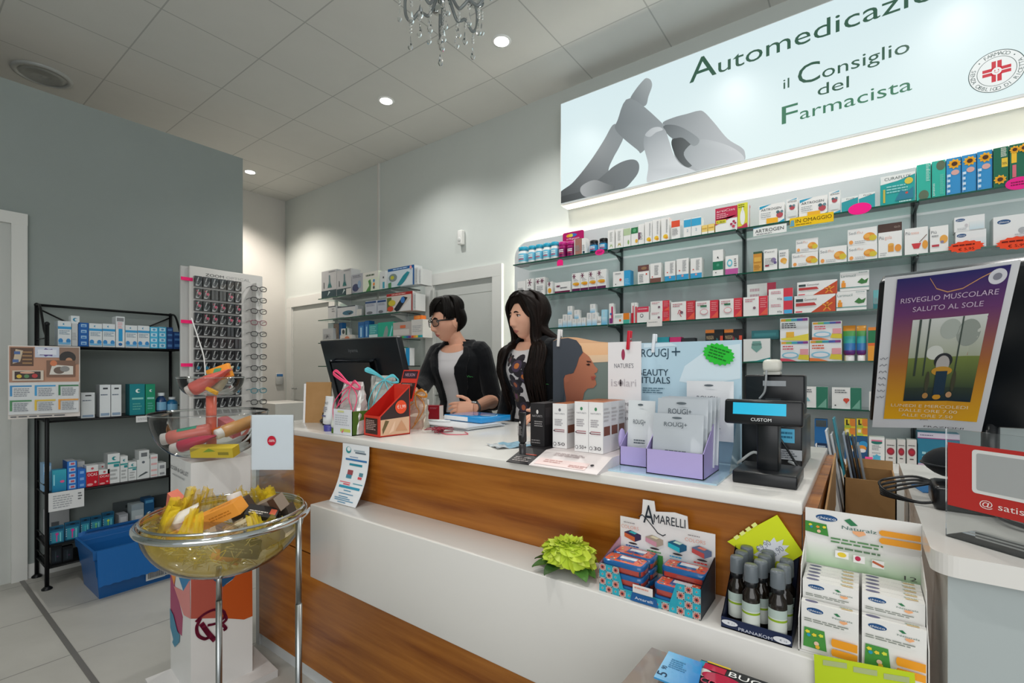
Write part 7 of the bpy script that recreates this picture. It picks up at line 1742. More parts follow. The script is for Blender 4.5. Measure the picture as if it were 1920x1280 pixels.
m.grad(q,'8ac4e8',(q[0]+q[3])/2,'1f7fc4',(q[1]+q[2])/2,'gloss');m.face([v-Z_*.003 for v in q[::-1]],'2a8ac8','gloss');m.grid([[v,v-Z_*.003]for v in q+q[:1]],'3a94cc','gloss',smooth=False)
uu=(q[1]-q[0]).normalized();vv=(q[3]-q[0]).normalized()
m.text('5',q[0]+uu*.018+vv*.010+Z_*.0008,vv,-uu,.018,'14304a',.011);m.text('90',q[0]+uu*.012+vv*.03+Z_*.0008,vv,-uu,.009,'14304a',.010)
m.art(q[0]+uu*.012+vv*.04+Z_*.0004,uu,vv,.03,.03,[('l',0,0,1,1,5,'4a88b0')])
tag(m.build('price_label',None,(GO.x,GO.y,GZ)),'glossy blue price label with a large figure five at the bottom edge','price label')
# ------------------------------------------------------------------ right hand side counter
RC=(.083,.962)
sc_=thing('side_counter','pale white side counter with rounded corner at the right of the photo','counter',(RC[0],RC[1],FL))
m=MB();T=1.0-FL;th_=.032;rr=.03
out=[(1.2,0),(1.2,.85),(0.0,.85)]+[(rr-rr*sin(a),rr-rr*cos(a))for a in(pi/2-k*pi/16 for k in range(9))]
m.face([(x,y,T)for x,y in out],'ffffff','laminate');m.face([(x,y,T-th_)for x,y in out[::-1]],'ffffff','laminate');m.grid([[(x,y,z)for z in(T-th_,T-.003)]for x,y in out+out[:1]],'ffffff','laminate',smooth=False)
m.grid([[(x,y,T-.003),(x,y,T)]for x,y in out+out[:1]],'ffffff','laminate',smooth=False);m.build('worktop',sc_)
m=MB();m.box(.02,.02,0,1.19,.84,T-th_,'aeb6b6','plastic',cols=['adb6b6',None,None,'d4d2cc',None,None]);m.build('body',sc_)
m=MB();m.box(.012,.80,.3,.018,.845,T-th_-.002,'dcdcd8','plastic');m.build('edge_trim',sc_)
# cardboard box between the counters
kx0, kx1=at_y(1581,940,1.965).x, at_y(1683,940,1.965).x
kz=at_y(1630,900,1.965).z
bx=thing('cardboard_box','brown cardboard box with open flap between the two counters','cardboard box',((kx0+kx1)/2,1.965,0.55))
KW=kx1-kx0-.004;KH=kz-.55
m=MB()
m.box(-KW/2,0,0,KW/2,.004,KH,'ffffff','kraft');m.box(-KW/2,.246,0,KW/2,.25,KH,'ffffff','kraft');m.box(-KW/2,0,0,-KW/2+.004,.25,KH,'ffffff','kraft');m.box(KW/2-.004,0,0,KW/2,.25,KH,'ffffff','kraft');m.box(-KW/2,0,0,KW/2,.25,.004,'ffffff','kraft');m.build('carton',bx)
m=MB();m.face([(-KW/2,.05,KH),(-KW/2,.25,KH),(-KW/2-.03,.25,KH+.07),(-KW/2-.03,.05,KH+.07)],'ffffff','kraft');m.face([(-KW/2,.25,KH),(KW/2,.25,KH),(KW/2,.26,KH+.03),(-KW/2,.26,KH+.03)],'ffffff','kraft');m.build('flap',bx)
tk=thing('stool','white low stand under the cardboard box between the counters','stand',((kx0+kx1)/2,1.965,FL))
m=MB();m.box(-KW/2+.002,0,0,KW/2-.002,.25,.615,'d0d0cc','plastic');m.build('body',tk)
for k,(col,nm,u)in enumerate((('d4d8dc','white',.16),('c8ccd0','second white',.26),('2a8a9c','teal',.38),('9aa6b4','grey blue',.54),('26303c','first dark',.62),('1d2530','second dark',.72),('8a929a','pale grey',.82))):
 x=-KW/2+.01+(KW-.02)*u
 t=thing('folder','%s folder standing slanted in the cardboard box'%nm,'folder',((kx0+kx1)/2+x,1.975+.02*k,.56),group='folders in the cardboard box',rot=(0,-.16,0))
 h_=KH+[.15,.135,.19,.135,.13,.12,.09][k]
 m=MB();m.rbox(-.003,0,0,.003,.10 if k!=2 else.085,h_,col,'plastic',.001)
 m.build('cover',t)
t=thing('cardboard_sheet','brown cardboard sheet leaning against the right end of the worktop','cardboard',(-.072,1.18,CTZ-.14))
m=MB();a_=[(.0,.0,.0),(.0,.56,.0),(.0,.56,.155),(.0,.10,.09),(0,.0,.02)]
m.face([(0,y,z)for _,y,z in a_],'ffffff','kraft');m.face([(.004,y,z)for _,y,z in a_[::-1]],'ffffff','kraft');m.grid([[(x,y,z)for x in(0,.004)]for _,y,z in a_+a_[:1]],'ffffff','kraft',smooth=False);m.build('sheet',t)
# poster fixed on the back of a black screen
TL, TR, BL=at_d(1660,520,1.05), at_d(1918,485,.885), at_d(1638,794,1.26)
u=(TR-TL).normalized();v=(BL-TL).normalized();n=v.cross(u).normalized()
if n.y>0:n=-n
PWd, PHt=(TR-TL).length*.99,(BL-TL).length
fr_=Matrix(((u.x,-n.x,-v.x,TL.x),(u.y,-n.y,-v.y,TL.y),(u.z,-n.z,-v.z,TL.z),(0,0,0,1)))
pb=Vector((TL.x+u.x*PWd*.6+.02,1.50,1.0))
sm=thing('screen','black screen seen from behind at the right frame edge carrying a poster','screen',pb)
m=MB();m.M=Matrix.Translation(-pb)@fr_;m.rbox(-.012,.003,-PHt*.985,PWd*1.75,.04,-.012,'101418','plastic',.006);m.build('housing',sm)
m=MB();m.M=Matrix.Translation(-pb)@fr_;m.box(.01,.0405,-PHt*.96,PWd*1.7,.041,-.04,'3a4650','screen');m.build('screen_face',sm)
cpt=(fr_@Vector((PWd*1.05,.02,-PHt*.96)))-pb
m=MB();m.tube([(cpt.x,cpt.y,cpt.z),(cpt.x,cpt.y+.01,.01)],.016,'15181b','plastic',12);m.lathe([(.07,0),(.07,.008),(.02,.014)],'15181b','plastic',26,(cpt.x,cpt.y+.01,0));m.build('stand',sm)
ps=thing('poster','purple to orange event poster with a forest yoga photo on white paper','poster',TL)
m=MB();m.M=Matrix.Translation(-TL)@fr_
def curl(a,b):
 e=.010*max(0,b-.0)**3*(1-a)+.004*sin(a*3+b*2)
 return(a*PWd,-.001-abs(e),-b*PHt)
m.grid([[curl(i/8,j/10)for j in range(11)]for i in range(9)],'dfe1e4','paper');m.build('sheet',ps)
m=MB();m.M=Matrix.Translation(-TL)@fr_
def PR(a0,b0,a1,b1,ca,cb=None,e=.0006,n_=6):
 for i in range(n_):
  for j in range(n_):
   A0, A1=a0+(a1-a0)*i/n_, a0+(a1-a0)*(i+1)/n_;B0, B1=b0+(b1-b0)*j/n_, b0+(b1-b0)*(j+1)/n_
   P=[Vector(curl(*q))-Y_*(e+.0015)for q in((A0,B1),(A1,B1),(A1,B0),(A0,B0))]
   if cb:
    la, lb=lin(ca), lin(cb);mixc=lambda t_:tuple(la[k]+(lb[k]-la[k])*t_ for k in range(4))
    t0, t1=j/n_,(j+1)/n_
    m.F([m.P(p)for p in P],[mixc(t1),mixc(t1),mixc(t0),mixc(t0)],'card')
   else:m.face(P,ca,'card')
u0, u1, v0, v1=.11, .945, .015, .93
PR(u0,v0,u1,.22,'2a2a68','6a3a6e');PR(u0,.22,u1,.55,'6a3a6e','b0703a');PR(u0,.55,u1,v1,'b0703a','f2b41e')
def PE(cx,cy,rx,ry,col,e=.0014,n_=24):m.face([Vector(curl(cx+rx*cos(2*pi*k/n_),cy+ry*sin(2*pi*k/n_)))-Y_*(e+.0015)for k in range(n_)],col,'card')
def PL(pts,wd,col,e=.0012):
 for(a,b),(c,d)in zip(pts,pts[1:]):
  m.face([Vector(curl(*q))-Y_*(e+.0015)for q in((a,b-wd),(c,d-wd),(c,d+wd),(a,b+wd))],col,'card')
PL([(.38,.03),(.44,.09),(.53,.115),(.64,.105),(.76,.06),(.86,.03)],.003,'c8946a')
PE(.87,.065,.062,.04,'dcdce4');PE(.87,.065,.03,.018,'8a8a98',.0018)
PR(.28,.26,.86,.52,'d4d8d4','a8b098',.0012);PR(.28,.50,.86,.72,'7a8a4a','3a4a3a',.0013);PR(.28,.70,.86,.795,'3a4638','20303a',.0014)
for a, w_ in((.34,.02),(.42,.014),(.68,.012)):PR(a,.26,a+w_,.62,'4a5650','3a463c',.0018,3)
PE(.74,.36,.09,.08,'98a098',.0016);PE(.6,.33,.08,.06,'b0b8b0',.0016);PE(.5,.47,.07,.045,'d8dcd4',.0017)
PE(.58,.525,.075,.05,'33363a',.002);PE(.58,.545,.055,.055,'b8b4b0',.0022);PE(.58,.59,.085,.03,'c8963a',.0024);PR(.535,.59,.63,.75,'2a4050','24384a',.0026,2);PE(.47,.66,.018,.07,'4a4a3a',.0022);PE(.69,.66,.018,.07,'4a4a3a',.0022)
PE(.47,.755,.025,.02,'b88a50',.0026);PE(.57,.765,.035,.018,'d89a30',.0026);PE(.67,.75,.025,.02,'c89a70',.0026)
def PT(s_,a,b,h_,wd,col,e=.002):m.text(s_,Vector(curl(a,b))-Y_*(e+.0018),X_,Z_,h_*PHt,col,wd*PWd,'L','card')
PT('RISVEGLIO MUSCOLARE',.16,.155,.03,.74,'cdb8d0');PT('SALUTO AL SOLE',.27,.21,.03,.54,'cdb8d0')
PT('LUNEDI E MERCOLEDI',.17,.832,.022,.68,'f4e4c0');PT('DALLE ORE 7.00',.25,.868,.022,.52,'f4e4c0');PT('ALLE ORE 7.50',.28,.922,.026,.46,'f4e4c0')if False else None
PT('ALLE ORE 7.50',.28,.904,.022,.46,'f4e4c0')
PT('presso',.46,.932,.010,.07,'6a4a10')
for a, b, wd in((.2,.948,.6),(.28,.962,.44),(.32,.976,.36)):pass
PT('FRAZIONI',.5,.985,.012,.35,'3a3a3a')
m.build('print',ps)
m=MB();m.M=Matrix.Translation(-TL)@fr_
rr2=random.Random(9)
for k in range(7):m.tube([Vector(curl(.02+.012*j,.5+.045*k+.008*math.sin(j*1.9+k)))-Y_*.001 for j in range(7)],.0006,'6a6e78','paper',4)
m.build('handwriting',ps)
# acrylic stand with the red card
A, B_=at_d(1783,952,.79), at_d(1920,962,.70)
u=Vector((B_.x-A.x,B_.y-A.y,0)).normalized();rz_=math.atan2(u.y,u.x)
ra=at_d(1778,1005,.79)
st=thing('payment_sign','red card with white panel in a clear acrylic stand, near right edge','sign',(ra.x,ra.y,1.0005),rz_)
cz0, cz1=at_d(1783,946,.79).z-1.0, at_d(1783,829,.79).z-1.0
m=MB();m.box(-.004,0,0,.17,.0025,cz1+.022,'f0f3f3','acrylic');m.box(-.004,0,0,.17,.07,.0025,'f0f3f3','acrylic');m.build('acrylic_stand',st)
m=MB();m.box(0,-.0015,cz0,.16,-.0003,cz1,'b8322e','card');Hc=cz1-cz0
pts=[(x+sx*.006*0,z)for x,z,sx in((.034,.30,1),(.134,.30,1),(.134,.96,1),(.034,.96,1))]
def rrect(x0,z0,x1,z1,r):return[(cx+r*cos(a),cz+r*sin(a))for cx,cz,a0 in((x1-r,z1-r,0),(x0+r,z1-r,pi/2),(x0+r,z0+r,pi),(x1-r,z0+r,1.5*pi))for a in(a0+k*pi/8 for k in range(5))]
m.face([(x,-.0019,z)for x,z in rrect(.034,cz0+Hc*.28,.126,cz1-Hc*.06,.005)],'dcdedc');m.face([(x,-.0022,z)for x,z in rrect(.040,cz0+Hc*.33,.120,cz1-Hc*.11,.003)],'a8acac')
m.text('@ satispay',(.044,-.0021,cz0+Hc*.10),X_,Z_,Hc*.10,'ecdcd8',.08);m.build('red_card',st)
# cables, pouch and card terminal on the side counter
t=thing('card_terminal','black card terminal box with cables behind the red card','card terminal',(.17,1.30,1.0005))
m=MB();m.rbox(-.06,-.05,0,.10,.05,.048,'0f1216','plastic',.01);m.build('body',t)
m=MB()
for k in range(4):
 m.tube(smooth_path([(.02,-.05,.02),(.03+.02*k,-.11,.012+.004*k),(.08,-.15-.01*k,.01),(.14,-.14,.02+.006*k),(.18,-.08-.01*k,.03)],6),.004,'16181b','plastic',6)
m.build('cables',t)
t=thing('black_pouch','rounded black zip pouch lying on the card terminal at the right','pouch',(.165,1.36,1.0495))
m=MB();m.ball((.02,0,.032),(.085,.06,.034),'1b1e22','fabric',24,14,lambda d,p:p+Vector((0,0,.004*sin(d.x*7)*d.z)));m.build('pouch',t)
m=MB();m.tube([(.02+.086*cos(a),.061*sin(a),.028)for a in(2*pi*k/36 for k in range(36))],.0022,'2c3034','plastic',6,closed=True);m.build('zip',t)
m=MB()
for k in range(4):
 z=.008+.006*k
 m.tube(smooth_path([(.12,1.33,1.04),(.085,1.325+.006*k,1.02+z),(.045-.004*k,1.315+.008*k,1.006+z),(.03,1.305,1.002+z*.8),(.05,1.285,1.004+z*.4),(.09,1.275,1.006),(.115,1.272,1.012)],7),.0028,'121417','plastic',6)
tag(m.build('cable_loop'),'black cable looped over the left edge of the side counter','cable')
t=thing('blue_card','bright blue card lying on the side counter under the black pouch','card',(.15,1.47,1.0005),.2)
m=MB();m.box(-.055,-.05,0,.05,.05,.0015,'1f7ac0','card');m.build('card',t)
# chandelier
chc=at_d(832,0,2.2);CH0=Vector((chc.x,chc.y,CEIL))
zc=chc.z-CEIL  # level of the picture's upper edge
t=thing('chandelier','silver glass arm chandelier with crystal drops at the top frame edge','chandelier',CH0)
m=MB();m.lathe([(.001,zc-.035),(.012,zc-.03),(.028,zc-.012),(.012,zc),(.045,zc+.03),(.052,zc+.06),(.02,zc+.09),(.012,zc+.12),(.03,zc+.17),(.038,zc+.22),(.012,zc+.27),(.008,-.06),(.008,-.02)],'8c999c','chrome',20);m.build('stem',t)
m=MB();m.lathe([(.05,-.03),(.05,-.012),(.045,0)],'c8cccc','chrome',24);m.build('ceiling_rose',t)
def drop(parent,x,y,z,L=.05,beads=3):
 m=MB()
 for k in range(beads):m.ball((x,y,z-.012-.016*k),.0072,'f4f2ea','crystal',8,6)
 zz_=z-.014-.016*beads
 m.lathe([(.0005,zz_),(.005,zz_-.012),(.0115,zz_-.042),(.0125,zz_-.053),(.008,zz_-.063),(.0005,zz_-.068)],'f0eee6','crystal',8,(x,y,0),smooth=False)
 m.build('crystal_drop',parent)
for k in range(6):
 a=2*pi*k/6+.35;ca, sa=cos(a), sin(a)
 prof=[(.02,zc+.05),(.045,zc-.005),(.075,zc-.055),(.10,zc-.045),(.125,zc-.028),(.15,zc-.05),(.172,zc-.062),(.195,zc-.03),(.20,zc+.03),(.19,zc+.07)]
 m=MB();m.tube(smooth_path([(r*ca,r*sa,z)for r,z in prof],5),.0075,'b8c2c4','smoke',8);m.build('glass_arm',t)
 m=MB();m.lathe([(.008,zc+.07),(.02,zc+.075),(.04,zc+.085),(.042,zc+.088),(.012,zc+.088),(.012,zc+.15),(.001,zc+.155)],'d8dcda','crystal',16,(.19*ca,.19*sa,0));m.build('candle_cup',t)
 for r, z, L_ in((.075,zc-.062,3),(.172,zc-.07,3),(.10+.025,zc-.036,2)):drop(t,r*ca,r*sa,z,beads=L_)
 a2=a+pi/6
 drop(t,.23*cos(a),.23*sin(a),zc+.075,beads=3)
drop(t,0,0,zc-.036,beads=5)
# ------------------------------------------------------------------ people
from mathutils import noise
STAFF_Z=0.02
m=MB();m.box(-2.9,1.98,FL,-.95,2.66,STAFF_Z,'8f8d88','plastic')
tag(m.build('floor_platform'),'low grey platform on the floor behind the counter under the two women','platform',kind='structure')
def sst(a,b,x):
 t=max(0,min(1,(x-a)/(b-a)));return t*t*(3-2*t)
def remesh(mb,voxel,mat,colfn,smooth=2):
 """fuse overlapping shapes into one continuous surface"""
 me=bpy.data.meshes.new('fuse');me.from_pydata(mb.v,[],mb.f)
 b=bmesh.new();b.from_mesh(me);bmesh.ops.remove_doubles(b,verts=b.verts,dist=1e-5);bmesh.ops.recalc_face_normals(b,faces=b.faces);b.to_mesh(me);b.free()
 o=bpy.data.objects.new('fuse',me);C.objects.link(o)
 md=o.modifiers.new('r','REMESH');md.mode='VOXEL';md.voxel_size=voxel
 if smooth:
  sm_=o.modifiers.new('s','SMOOTH');sm_.factor=.5;sm_.iterations=smooth
 dg=bpy.context.evaluated_depsgraph_get();dg.update()
 r=bpy.data.meshes.new_from_object(o.evaluated_get(dg))
 bpy.data.objects.remove(o);bpy.data.meshes.remove(me)
 return r
def finish_mesh(me,name,mat,colfn,parent=None,disp=None):
 if disp:
  nr=[v.normal.copy()for v in me.vertices];pt=[]
  for v, n_ in zip(me.vertices,nr):pt.extend(v.co+disp(v.co,n_))
  me.vertices.foreach_set('co',pt)
 me.name=name;me.materials.clear();me.materials.append(MATS[mat])
 ca=me.color_attributes.new('Col','FLOAT_COLOR','POINT')
 buf=[]
 for v in me.vertices:buf.extend(colfn(v.co))
 ca.data.foreach_set('color',buf)
 me.polygons.foreach_set('use_smooth',[True]*len(me.polygons))
 me.update()
 o=bpy.data.objects.new(name,me)
 if parent:o.parent=parent
 C.objects.link(o);return o
HR=(.074,.094,.114)
def head_point(d):
 x, y, z=d.x*HR[0], d.y*HR[1], d.z*HR[2]
 t=d.z
 lo=sst(.05,1.0,-t)
 x*=1-.36*lo**1.1
 if y>0:y*=1-.62*sst(.15,.95,-t)
 else:y*=1+.02*lo
 if t>0:y+=.010*t
 x*=1+.03*sst(0,.6,t)
 if y<.01:
  fr=sst(.01,-.05,y)
  g=lambda cx, cz, sx, sz:math.exp(-((x-cx)/sx)**2-((z-cz)/sz)**2)
  nz=0
  if-.056<z<.04:
   A=.0035+.0155*sst(.032,-.034,z)
   A*=sst(-.050,-.038,z)*sst(.04,.02,z)
   nz=A*math.exp(-(x/(.0065+.006*sst(.02,-.034,z)))**2)
  dy=-nz-.006*(g(.012,-.038,.007,.007)+g(-.012,-.038,.007,.007))
  dy+=.0095*(g(.031,.012,.016,.0115)+g(-.031,.012,.016,.0115))
  dy-=.0045*(g(.027,.031,.022,.008)+g(-.027,.031,.022,.008))
  dy-=.0045*(g(.043,-.020,.020,.022)+g(-.043,-.020,.020,.022))
  dy-=.0062*math.exp(-(x/.021)**2)*(math.exp(-((z+.0635)/.0052)**2)+1.0*math.exp(-((z+.0745)/.006)**2))
  dy+=.003*g(0,-.086,.02,.006)
  dy-=.008*g(0,-.101,.022,.015)
  y+=dy*fr
 return Vector((x,y,z))
def head_mesh(m,col='d9a58a'):
 rows=[]
 for i in range(73):
  t=pi*i/72
  rows.append([head_point(Vector((sin(t)*sin(a),-sin(t)*cos(a),cos(t))))for a in(2*pi*k/96 for k in range(96))])
 m.grid(rows,col,cv=True)
 for s_ in(-1,1):
  m.ball((s_*.031,-.0705,.0178),(.0145,.0122,.0088),col,'card',14,10)
  m.ball((s_*.031,-.0705,.0016),(.0145,.0116,.0072),col,'card',14,10)
  keep=m.M.copy()
  m.M=keep@Matrix.Translation((s_*.073,.010,-.010))@Matrix.Rotation(s_*.35,4,'Z')@Matrix.Rotation(.15,4,'X')
  m.ball((0,0,0),(.007,.019,.031),col,'card',14,10);m.ball((s_*.006,.006,.004),(.006,.014,.024),col,'card',12,8)
  m.M=keep
TOR=[(.80,.175,.115,.012),(.90,.178,.12,.012),(.98,.160,.11,.004),(1.06,.136,.098,0),(1.15,.146,.106,-.006),(1.24,.158,.124,-.018),(1.31,.166,.108,-.006),(1.36,.160,.088,.004),(1.395,.115,.072,.010),(1.42,.062,.058,.012),(1.445,.05,.052,.008)]
def tor(z):
 for p, q in zip(TOR,TOR[1:]):
  if z<=q[0]:
   k=TOR.index(p);a, d=TOR[max(k-1,0)], TOR[min(k+2,len(TOR)-1)]
   t=max(0,(z-p[0])/(q[0]-p[0]))
   return[p[i]+.5*t*(q[i]-a[i]+t*(2*a[i]-5*p[i]+4*q[i]-d[i]+t*(3*(p[i]-q[i])+d[i]-a[i])))for i in(1,2,3)]
 return list(TOR[-1][1:])
class Body:
 def __init__(s,root,rz,lean,head_c,head_rz,head_tilt,scl=1.0):
  s.root=Vector(root);s.rz=rz;s.lean=lean
  s.W=Matrix.Translation(s.root)@Matrix.Rotation(rz,4,'Z');s.Wi=s.W.inverted()
  s.hc=s.Wi@Vector(head_c)
  s.HM=Matrix.Translation(s.hc)@Matrix.Rotation(head_rz-rz,4,'Z')@Matrix.Rotation(head_tilt,4,'X')@Matrix.Scale(scl,4)
 def l(s,p):return s.Wi@Vector(p)
 def tp(s,z,a,off=0.0,pw=2.3):
  """point on the torso skin, a = angle from the front towards her left"""
  A, B, cy=tor(z);A+=off;B+=off
  ca, sa=cos(a), sin(a)
  e=2/pw
  x=A*math.copysign(abs(sa)**e,sa);y=-B*math.copysign(abs(ca)**e,ca)
  return Vector((x,y+cy-s.lean*max(0,z-.95),z))
def hand(m,wrist,dirv,normal,side,curl,col,spread=.10,thumb_up=.6):
 """dirv: wrist to knuckles; normal: back of the hand; side: +1 when the thumb lies towards lateral axis"""
 d=Vector(dirv).normalized();n=Vector(normal);n=(n-d*n.dot(d)).normalized();l=d.cross(n)*side
 w=Vector(wrist)
 rows=[]
 for f, hw, ht in((-.02,.024,.018),(.0,.027,.019),(.25,.033,.018),(.6,.040,.016),(.9,.041,.014),(1.0,.036,.011)):
  c=w+d*(.088*f);rows.append([c+l*(hw*math.copysign(abs(cos(a))**.8,cos(a)))+n*(ht*sin(a))for a in(2*pi*k/16 for k in range(16))])
 m.grid(rows,col,cv=True,cap=True)
 for i,(o,L,r)in enumerate(((.031,.072,.0088),(.0105,.081,.009),(-.0105,.075,.0086),(-.031,.058,.0078))):
  b=w+d*.080+l*o+n*(.002-.002*abs(i-1.5));dd=(d+l*(o*spread*8)).normalized()
  pts=[b-d*.02,b];ang=0;p=b
  for seg, fr in enumerate((.45,.31,.24)):
   ang+=curl[i]*(.5,1.0,.8)[seg]
   p=p+(dd*cos(ang)-n*sin(ang))*L*fr;pts.append(p)
  m.tube(pts,[r*1.0,r*1.02,r*.97,r*.9,r*.72],col,'card',10);m.ball(pts[-1],r*.74,col,'card',10,6)
 b=w+d*.016+l*.022-n*.004
 t1=b+(d*.55+l*.72+n*.1*thumb_up).normalized()*.038;t2=t1+(d*.8+l*.30+n*.5*thumb_up).normalized()*.032;t3=t2+(d*.85+l*.05+n*.5*thumb_up).normalized()*.026
 m.tube([b-d*.006,b,t1,t2,t3],[.013,.0145,.0108,.0098,.0075],col,'card',10);m.ball(t3,.0078,col,'card',10,6)
def make_person(B,label,skin,lips,arms,hair_col,gaze=(-.1,-1,-.05)):
 """arms: list of (shoulder, elbow, wrist, hand dir, hand normal, side, curl) in world space"""
 m=MB();keep=m.M.copy()
 m.M=B.HM;head_mesh(m);m.M=keep
 nb=B.tp(1.40,pi)*.5+B.tp(1.40,0)*.5
 jaw=B.HM@Vector((0,.018,-.05));jaw2=B.HM@Vector((0,.022,-.01))
 m.tube([nb-Z_*.05,nb+Z_*.0,nb.lerp(jaw,.5),jaw,jaw2],[.072,.056,.049,.050,.045],'ffffff','card',24)
 zs=[.80+.0208*k for k in range(30)]
 m.grid([[B.tp(z,2*pi*k/40)for k in range(40)]for z in zs],'ffffff',cv=True,cap=True)
 for s_ in(-1,1):
  m.tube([(s_*.092,.012,.92),(s_*.098,.008,.70),(s_*.098,0,.46),(s_*.096,.012,.36),(s_*.092,.018,.08),(s_*.092,.018,.04)],[.088,.082,.056,.052,.034,.034],'ffffff','card',18)
  m.tube([(s_*.092,.035,.035),(s_*.095,-.06,.032),(s_*.098,-.15,.02)],[.034,.036,.022],'ffffff','card',14,flat=.8)
 W2=[]
 for sh, el, wr, hd, hn, side, curl in arms:
  sh, el, wr=B.l(sh), B.l(el), B.l(wr);R3=B.Wi.to_3x3()
  inn=sh.lerp(Vector((0,sh.y,sh.z)),.35)
  m.tube(smooth_path([inn,sh,sh.lerp(el,.5),el,el.lerp(wr,.35),wr],4),[.05]*4+[.052,.051,.050,.048]+[.046,.043,.041,.040]+[.040,.042,.043,.042]+[.040,.037,.033,.029]+[.026],'ffffff','card',16)
  hand(m,wr,R3@Vector(hd),R3@Vector(hn),side,curl,'ffffff');W2.append((sh,el,wr))
 me=remesh(m,.003,'skin',None,2)
 HI=B.HM.inverted();sk, lp=lin(skin), lin(lips);nl=lin('e0b0a0')
 def colfn(p):
  q=HI@p
  if q.y<-.05 and abs(q.x)<.024:
   u=abs(q.x)/.0215
   top, bot=-.069+.0085*(1-u**1.6)-.0015*math.exp(-(q.x/.004)**2), -.069-.0098*(1-u*u)
   k=sst(-.0015,.0015,q.z-bot)*sst(-.0015,.0015,top-q.z)*(u<1)
   if k>0:return tuple(sk[i]+(lp[i]-sk[i])*k*.85 for i in range(3))+(1,)
  if q.y<-.03 and abs(q.x)<.07:
   k=.35*math.exp(-((abs(q.x)-.043)/.02)**2-((q.z+.022)/.02)**2)+.3*math.exp(-(q.x/.014)**2-((q.z+.036)/.012)**2)
   return tuple(sk[i]*(1-k*.3)+(lp[i]*k*.3)for i in range(3))+(1,)
  return sk
 body=finish_mesh(me,'person','skin',colfn)
 body.matrix_world=B.W
 tag(body,label,'person')
 hm=lambda mb, name:mb.build(name,body)
 for s_ in(-1,1):
  e=MB();g=Vector(gaze).normalized()
  e.M=B.HM@Matrix.Translation((s_*.031,-.0712,.0098))@g.to_track_quat('Z','Y').to_matrix().to_4x4()
  e.ball((0,0,0),.0117,lambda i,j:lin('0c0808' if i<1 else '33201a' if i<3 else 'b0a49e'),'gloss',20,16)
  hm(e,'eye')
  b=MB();b.M=B.HM
  pts=[head_point(Vector((s_*sx,-1,sz)).normalized())for sx,sz in((.17,.25),(.30,.29),(.45,.295),(.62,.24))]
  b.tube(smooth_path([p+Vector((0,-.001,0))for p in pts],4),[.0018,.0024,.0028,.0030,.0031,.0031,.003,.0028,.0025,.002,.0016,.001,.0006],hair_col,'hair',6,flat=1.3);hm(b,'eyebrow')
  b=MB();b.M=B.HM
  b.tube(smooth_path([(s_*.0185,-.0785,.0105),(s_*.025,-.0838,.0148),(s_*.032,-.0838,.0160),(s_*.040,-.0795,.0140),(s_*.0455,-.073,.0105)],4),.0016,'1a1412','hair',5);hm(b,'eyelash')
  # trousers and shoes
 t=MB()
 t.grid([[B.tp(z,2*pi*k/32,.008)for k in range(32)]for z in(.80,.86,.92,.985)],'1c1d22','fabric',cv=True)
 for s_ in(-1,1):t.tube([(s_*.094,.012,.90),(s_*.098,.008,.70),(s_*.098,.004,.46),(s_*.094,.014,.10)],[.093,.088,.070,.058],'1c1d22','fabric',18)
 hm(t,'trousers')
 for s_ in(-1,1):
  t=MB();t.rbox(s_*.095-.042,-.19,0,s_*.095+.042,.075,.062,'1a1a1c','plastic',.02,3);hm(t,'shoe')
 return body, W2
def make_blazer(B,body,W2,open_a,sleeve_end,col,zlow=.84):
 m=MB();n=44
 zs=[zlow+(1.405-zlow)*k/30 for k in range(31)]
 def ringo(z,off):
  o=open_a(z);return[B.tp(z,o+(2*pi-2*o)*k/n,off(z))for k in range(n+1)]
 fo=lambda z:.020+.012*sst(1.0,.84,z)+.004*sin(z*40);fi=lambda z:.009
 rows=[ringo(z,fo)+ringo(z,fi)[::-1]for z in zs]
 m.grid(rows,col,cv=True,cap=True)
 for s_ in(-1,1):  # lapels and collar
  lap=[]
  for k in range(9):
   f=k/8;z=1.06+.33*f;o=open_a(z)
   wdt=.10+.36*sin(pi*min(1,f*.85+.1))if f<.85 else.22
   lap.append([B.tp(z,s_*(o+e*wdt),.032+.006*e)for e in(0,.5,1)]+[B.tp(z,s_*(o+e*wdt),.018)for e in(1,.5,0)])
  m.grid(lap,col,cv=True,cap=True)
  col_r=[]
  for k in range(9):
   a=open_a(1.39)*s_+s_*(pi-open_a(1.39))*k/8;f=k/8
   base=B.tp(1.385,a,.012);nk=Vector((0,B.tp(1.40,0).lerp(B.tp(1.40,pi),.5).y,base.z))
   top=nk+(base-nk)*.62+Z_*(.040+.022*f);out_=base+(base-nk)*.05+Z_*.008
   col_r.append([base,out_,top+(base-nk)*.12,top])
  m.grid(col_r,col,cv=True,cap=True)
 for(sh,el,wr), f_end in zip(W2,sleeve_end):
  inn=sh.lerp(Vector((0,sh.y,sh.z)),.30)
  endp=el.lerp(wr,f_end)
  path=smooth_path([inn,sh+Z_*.004,sh.lerp(el,.5),el,endp],5)
  N=len(path);rad=[]
  for i in range(N):
   f=i/(N-1);r=.064-.010*f
   if f>.9:r+=.003
   rad.append(r)
  m.tube(path,rad,col,'card',18)
 me=remesh(m,.004,'fabric',None,1)
 c=lin(col)
 def disp(p,nrm):
  a=noise.noise(p*11)*.004+noise.noise(Vector((p.x*9,p.y*9,p.z*26)))*.003
  return nrm*a
 return finish_mesh(me,'blazer','fabric',lambda p:c,body,disp)
def make_tee(B,body,colfn,zlow=.92):
 m=MB();rows=[]
 for i in range(230):
  f=i/229;row=[]
  for k in range(280):
   a=2*pi*k/280
   ztop=1.405-.052*max(0,cos(a))**3
   row.append(B.tp(zlow+(ztop-zlow)*f,a,.007))
  rows.append(row)
 m.grid(rows,lambda i,j:colfn(i/229,2*pi*j/280),'fabric',cv=True)
 return m.build('shirt',body)
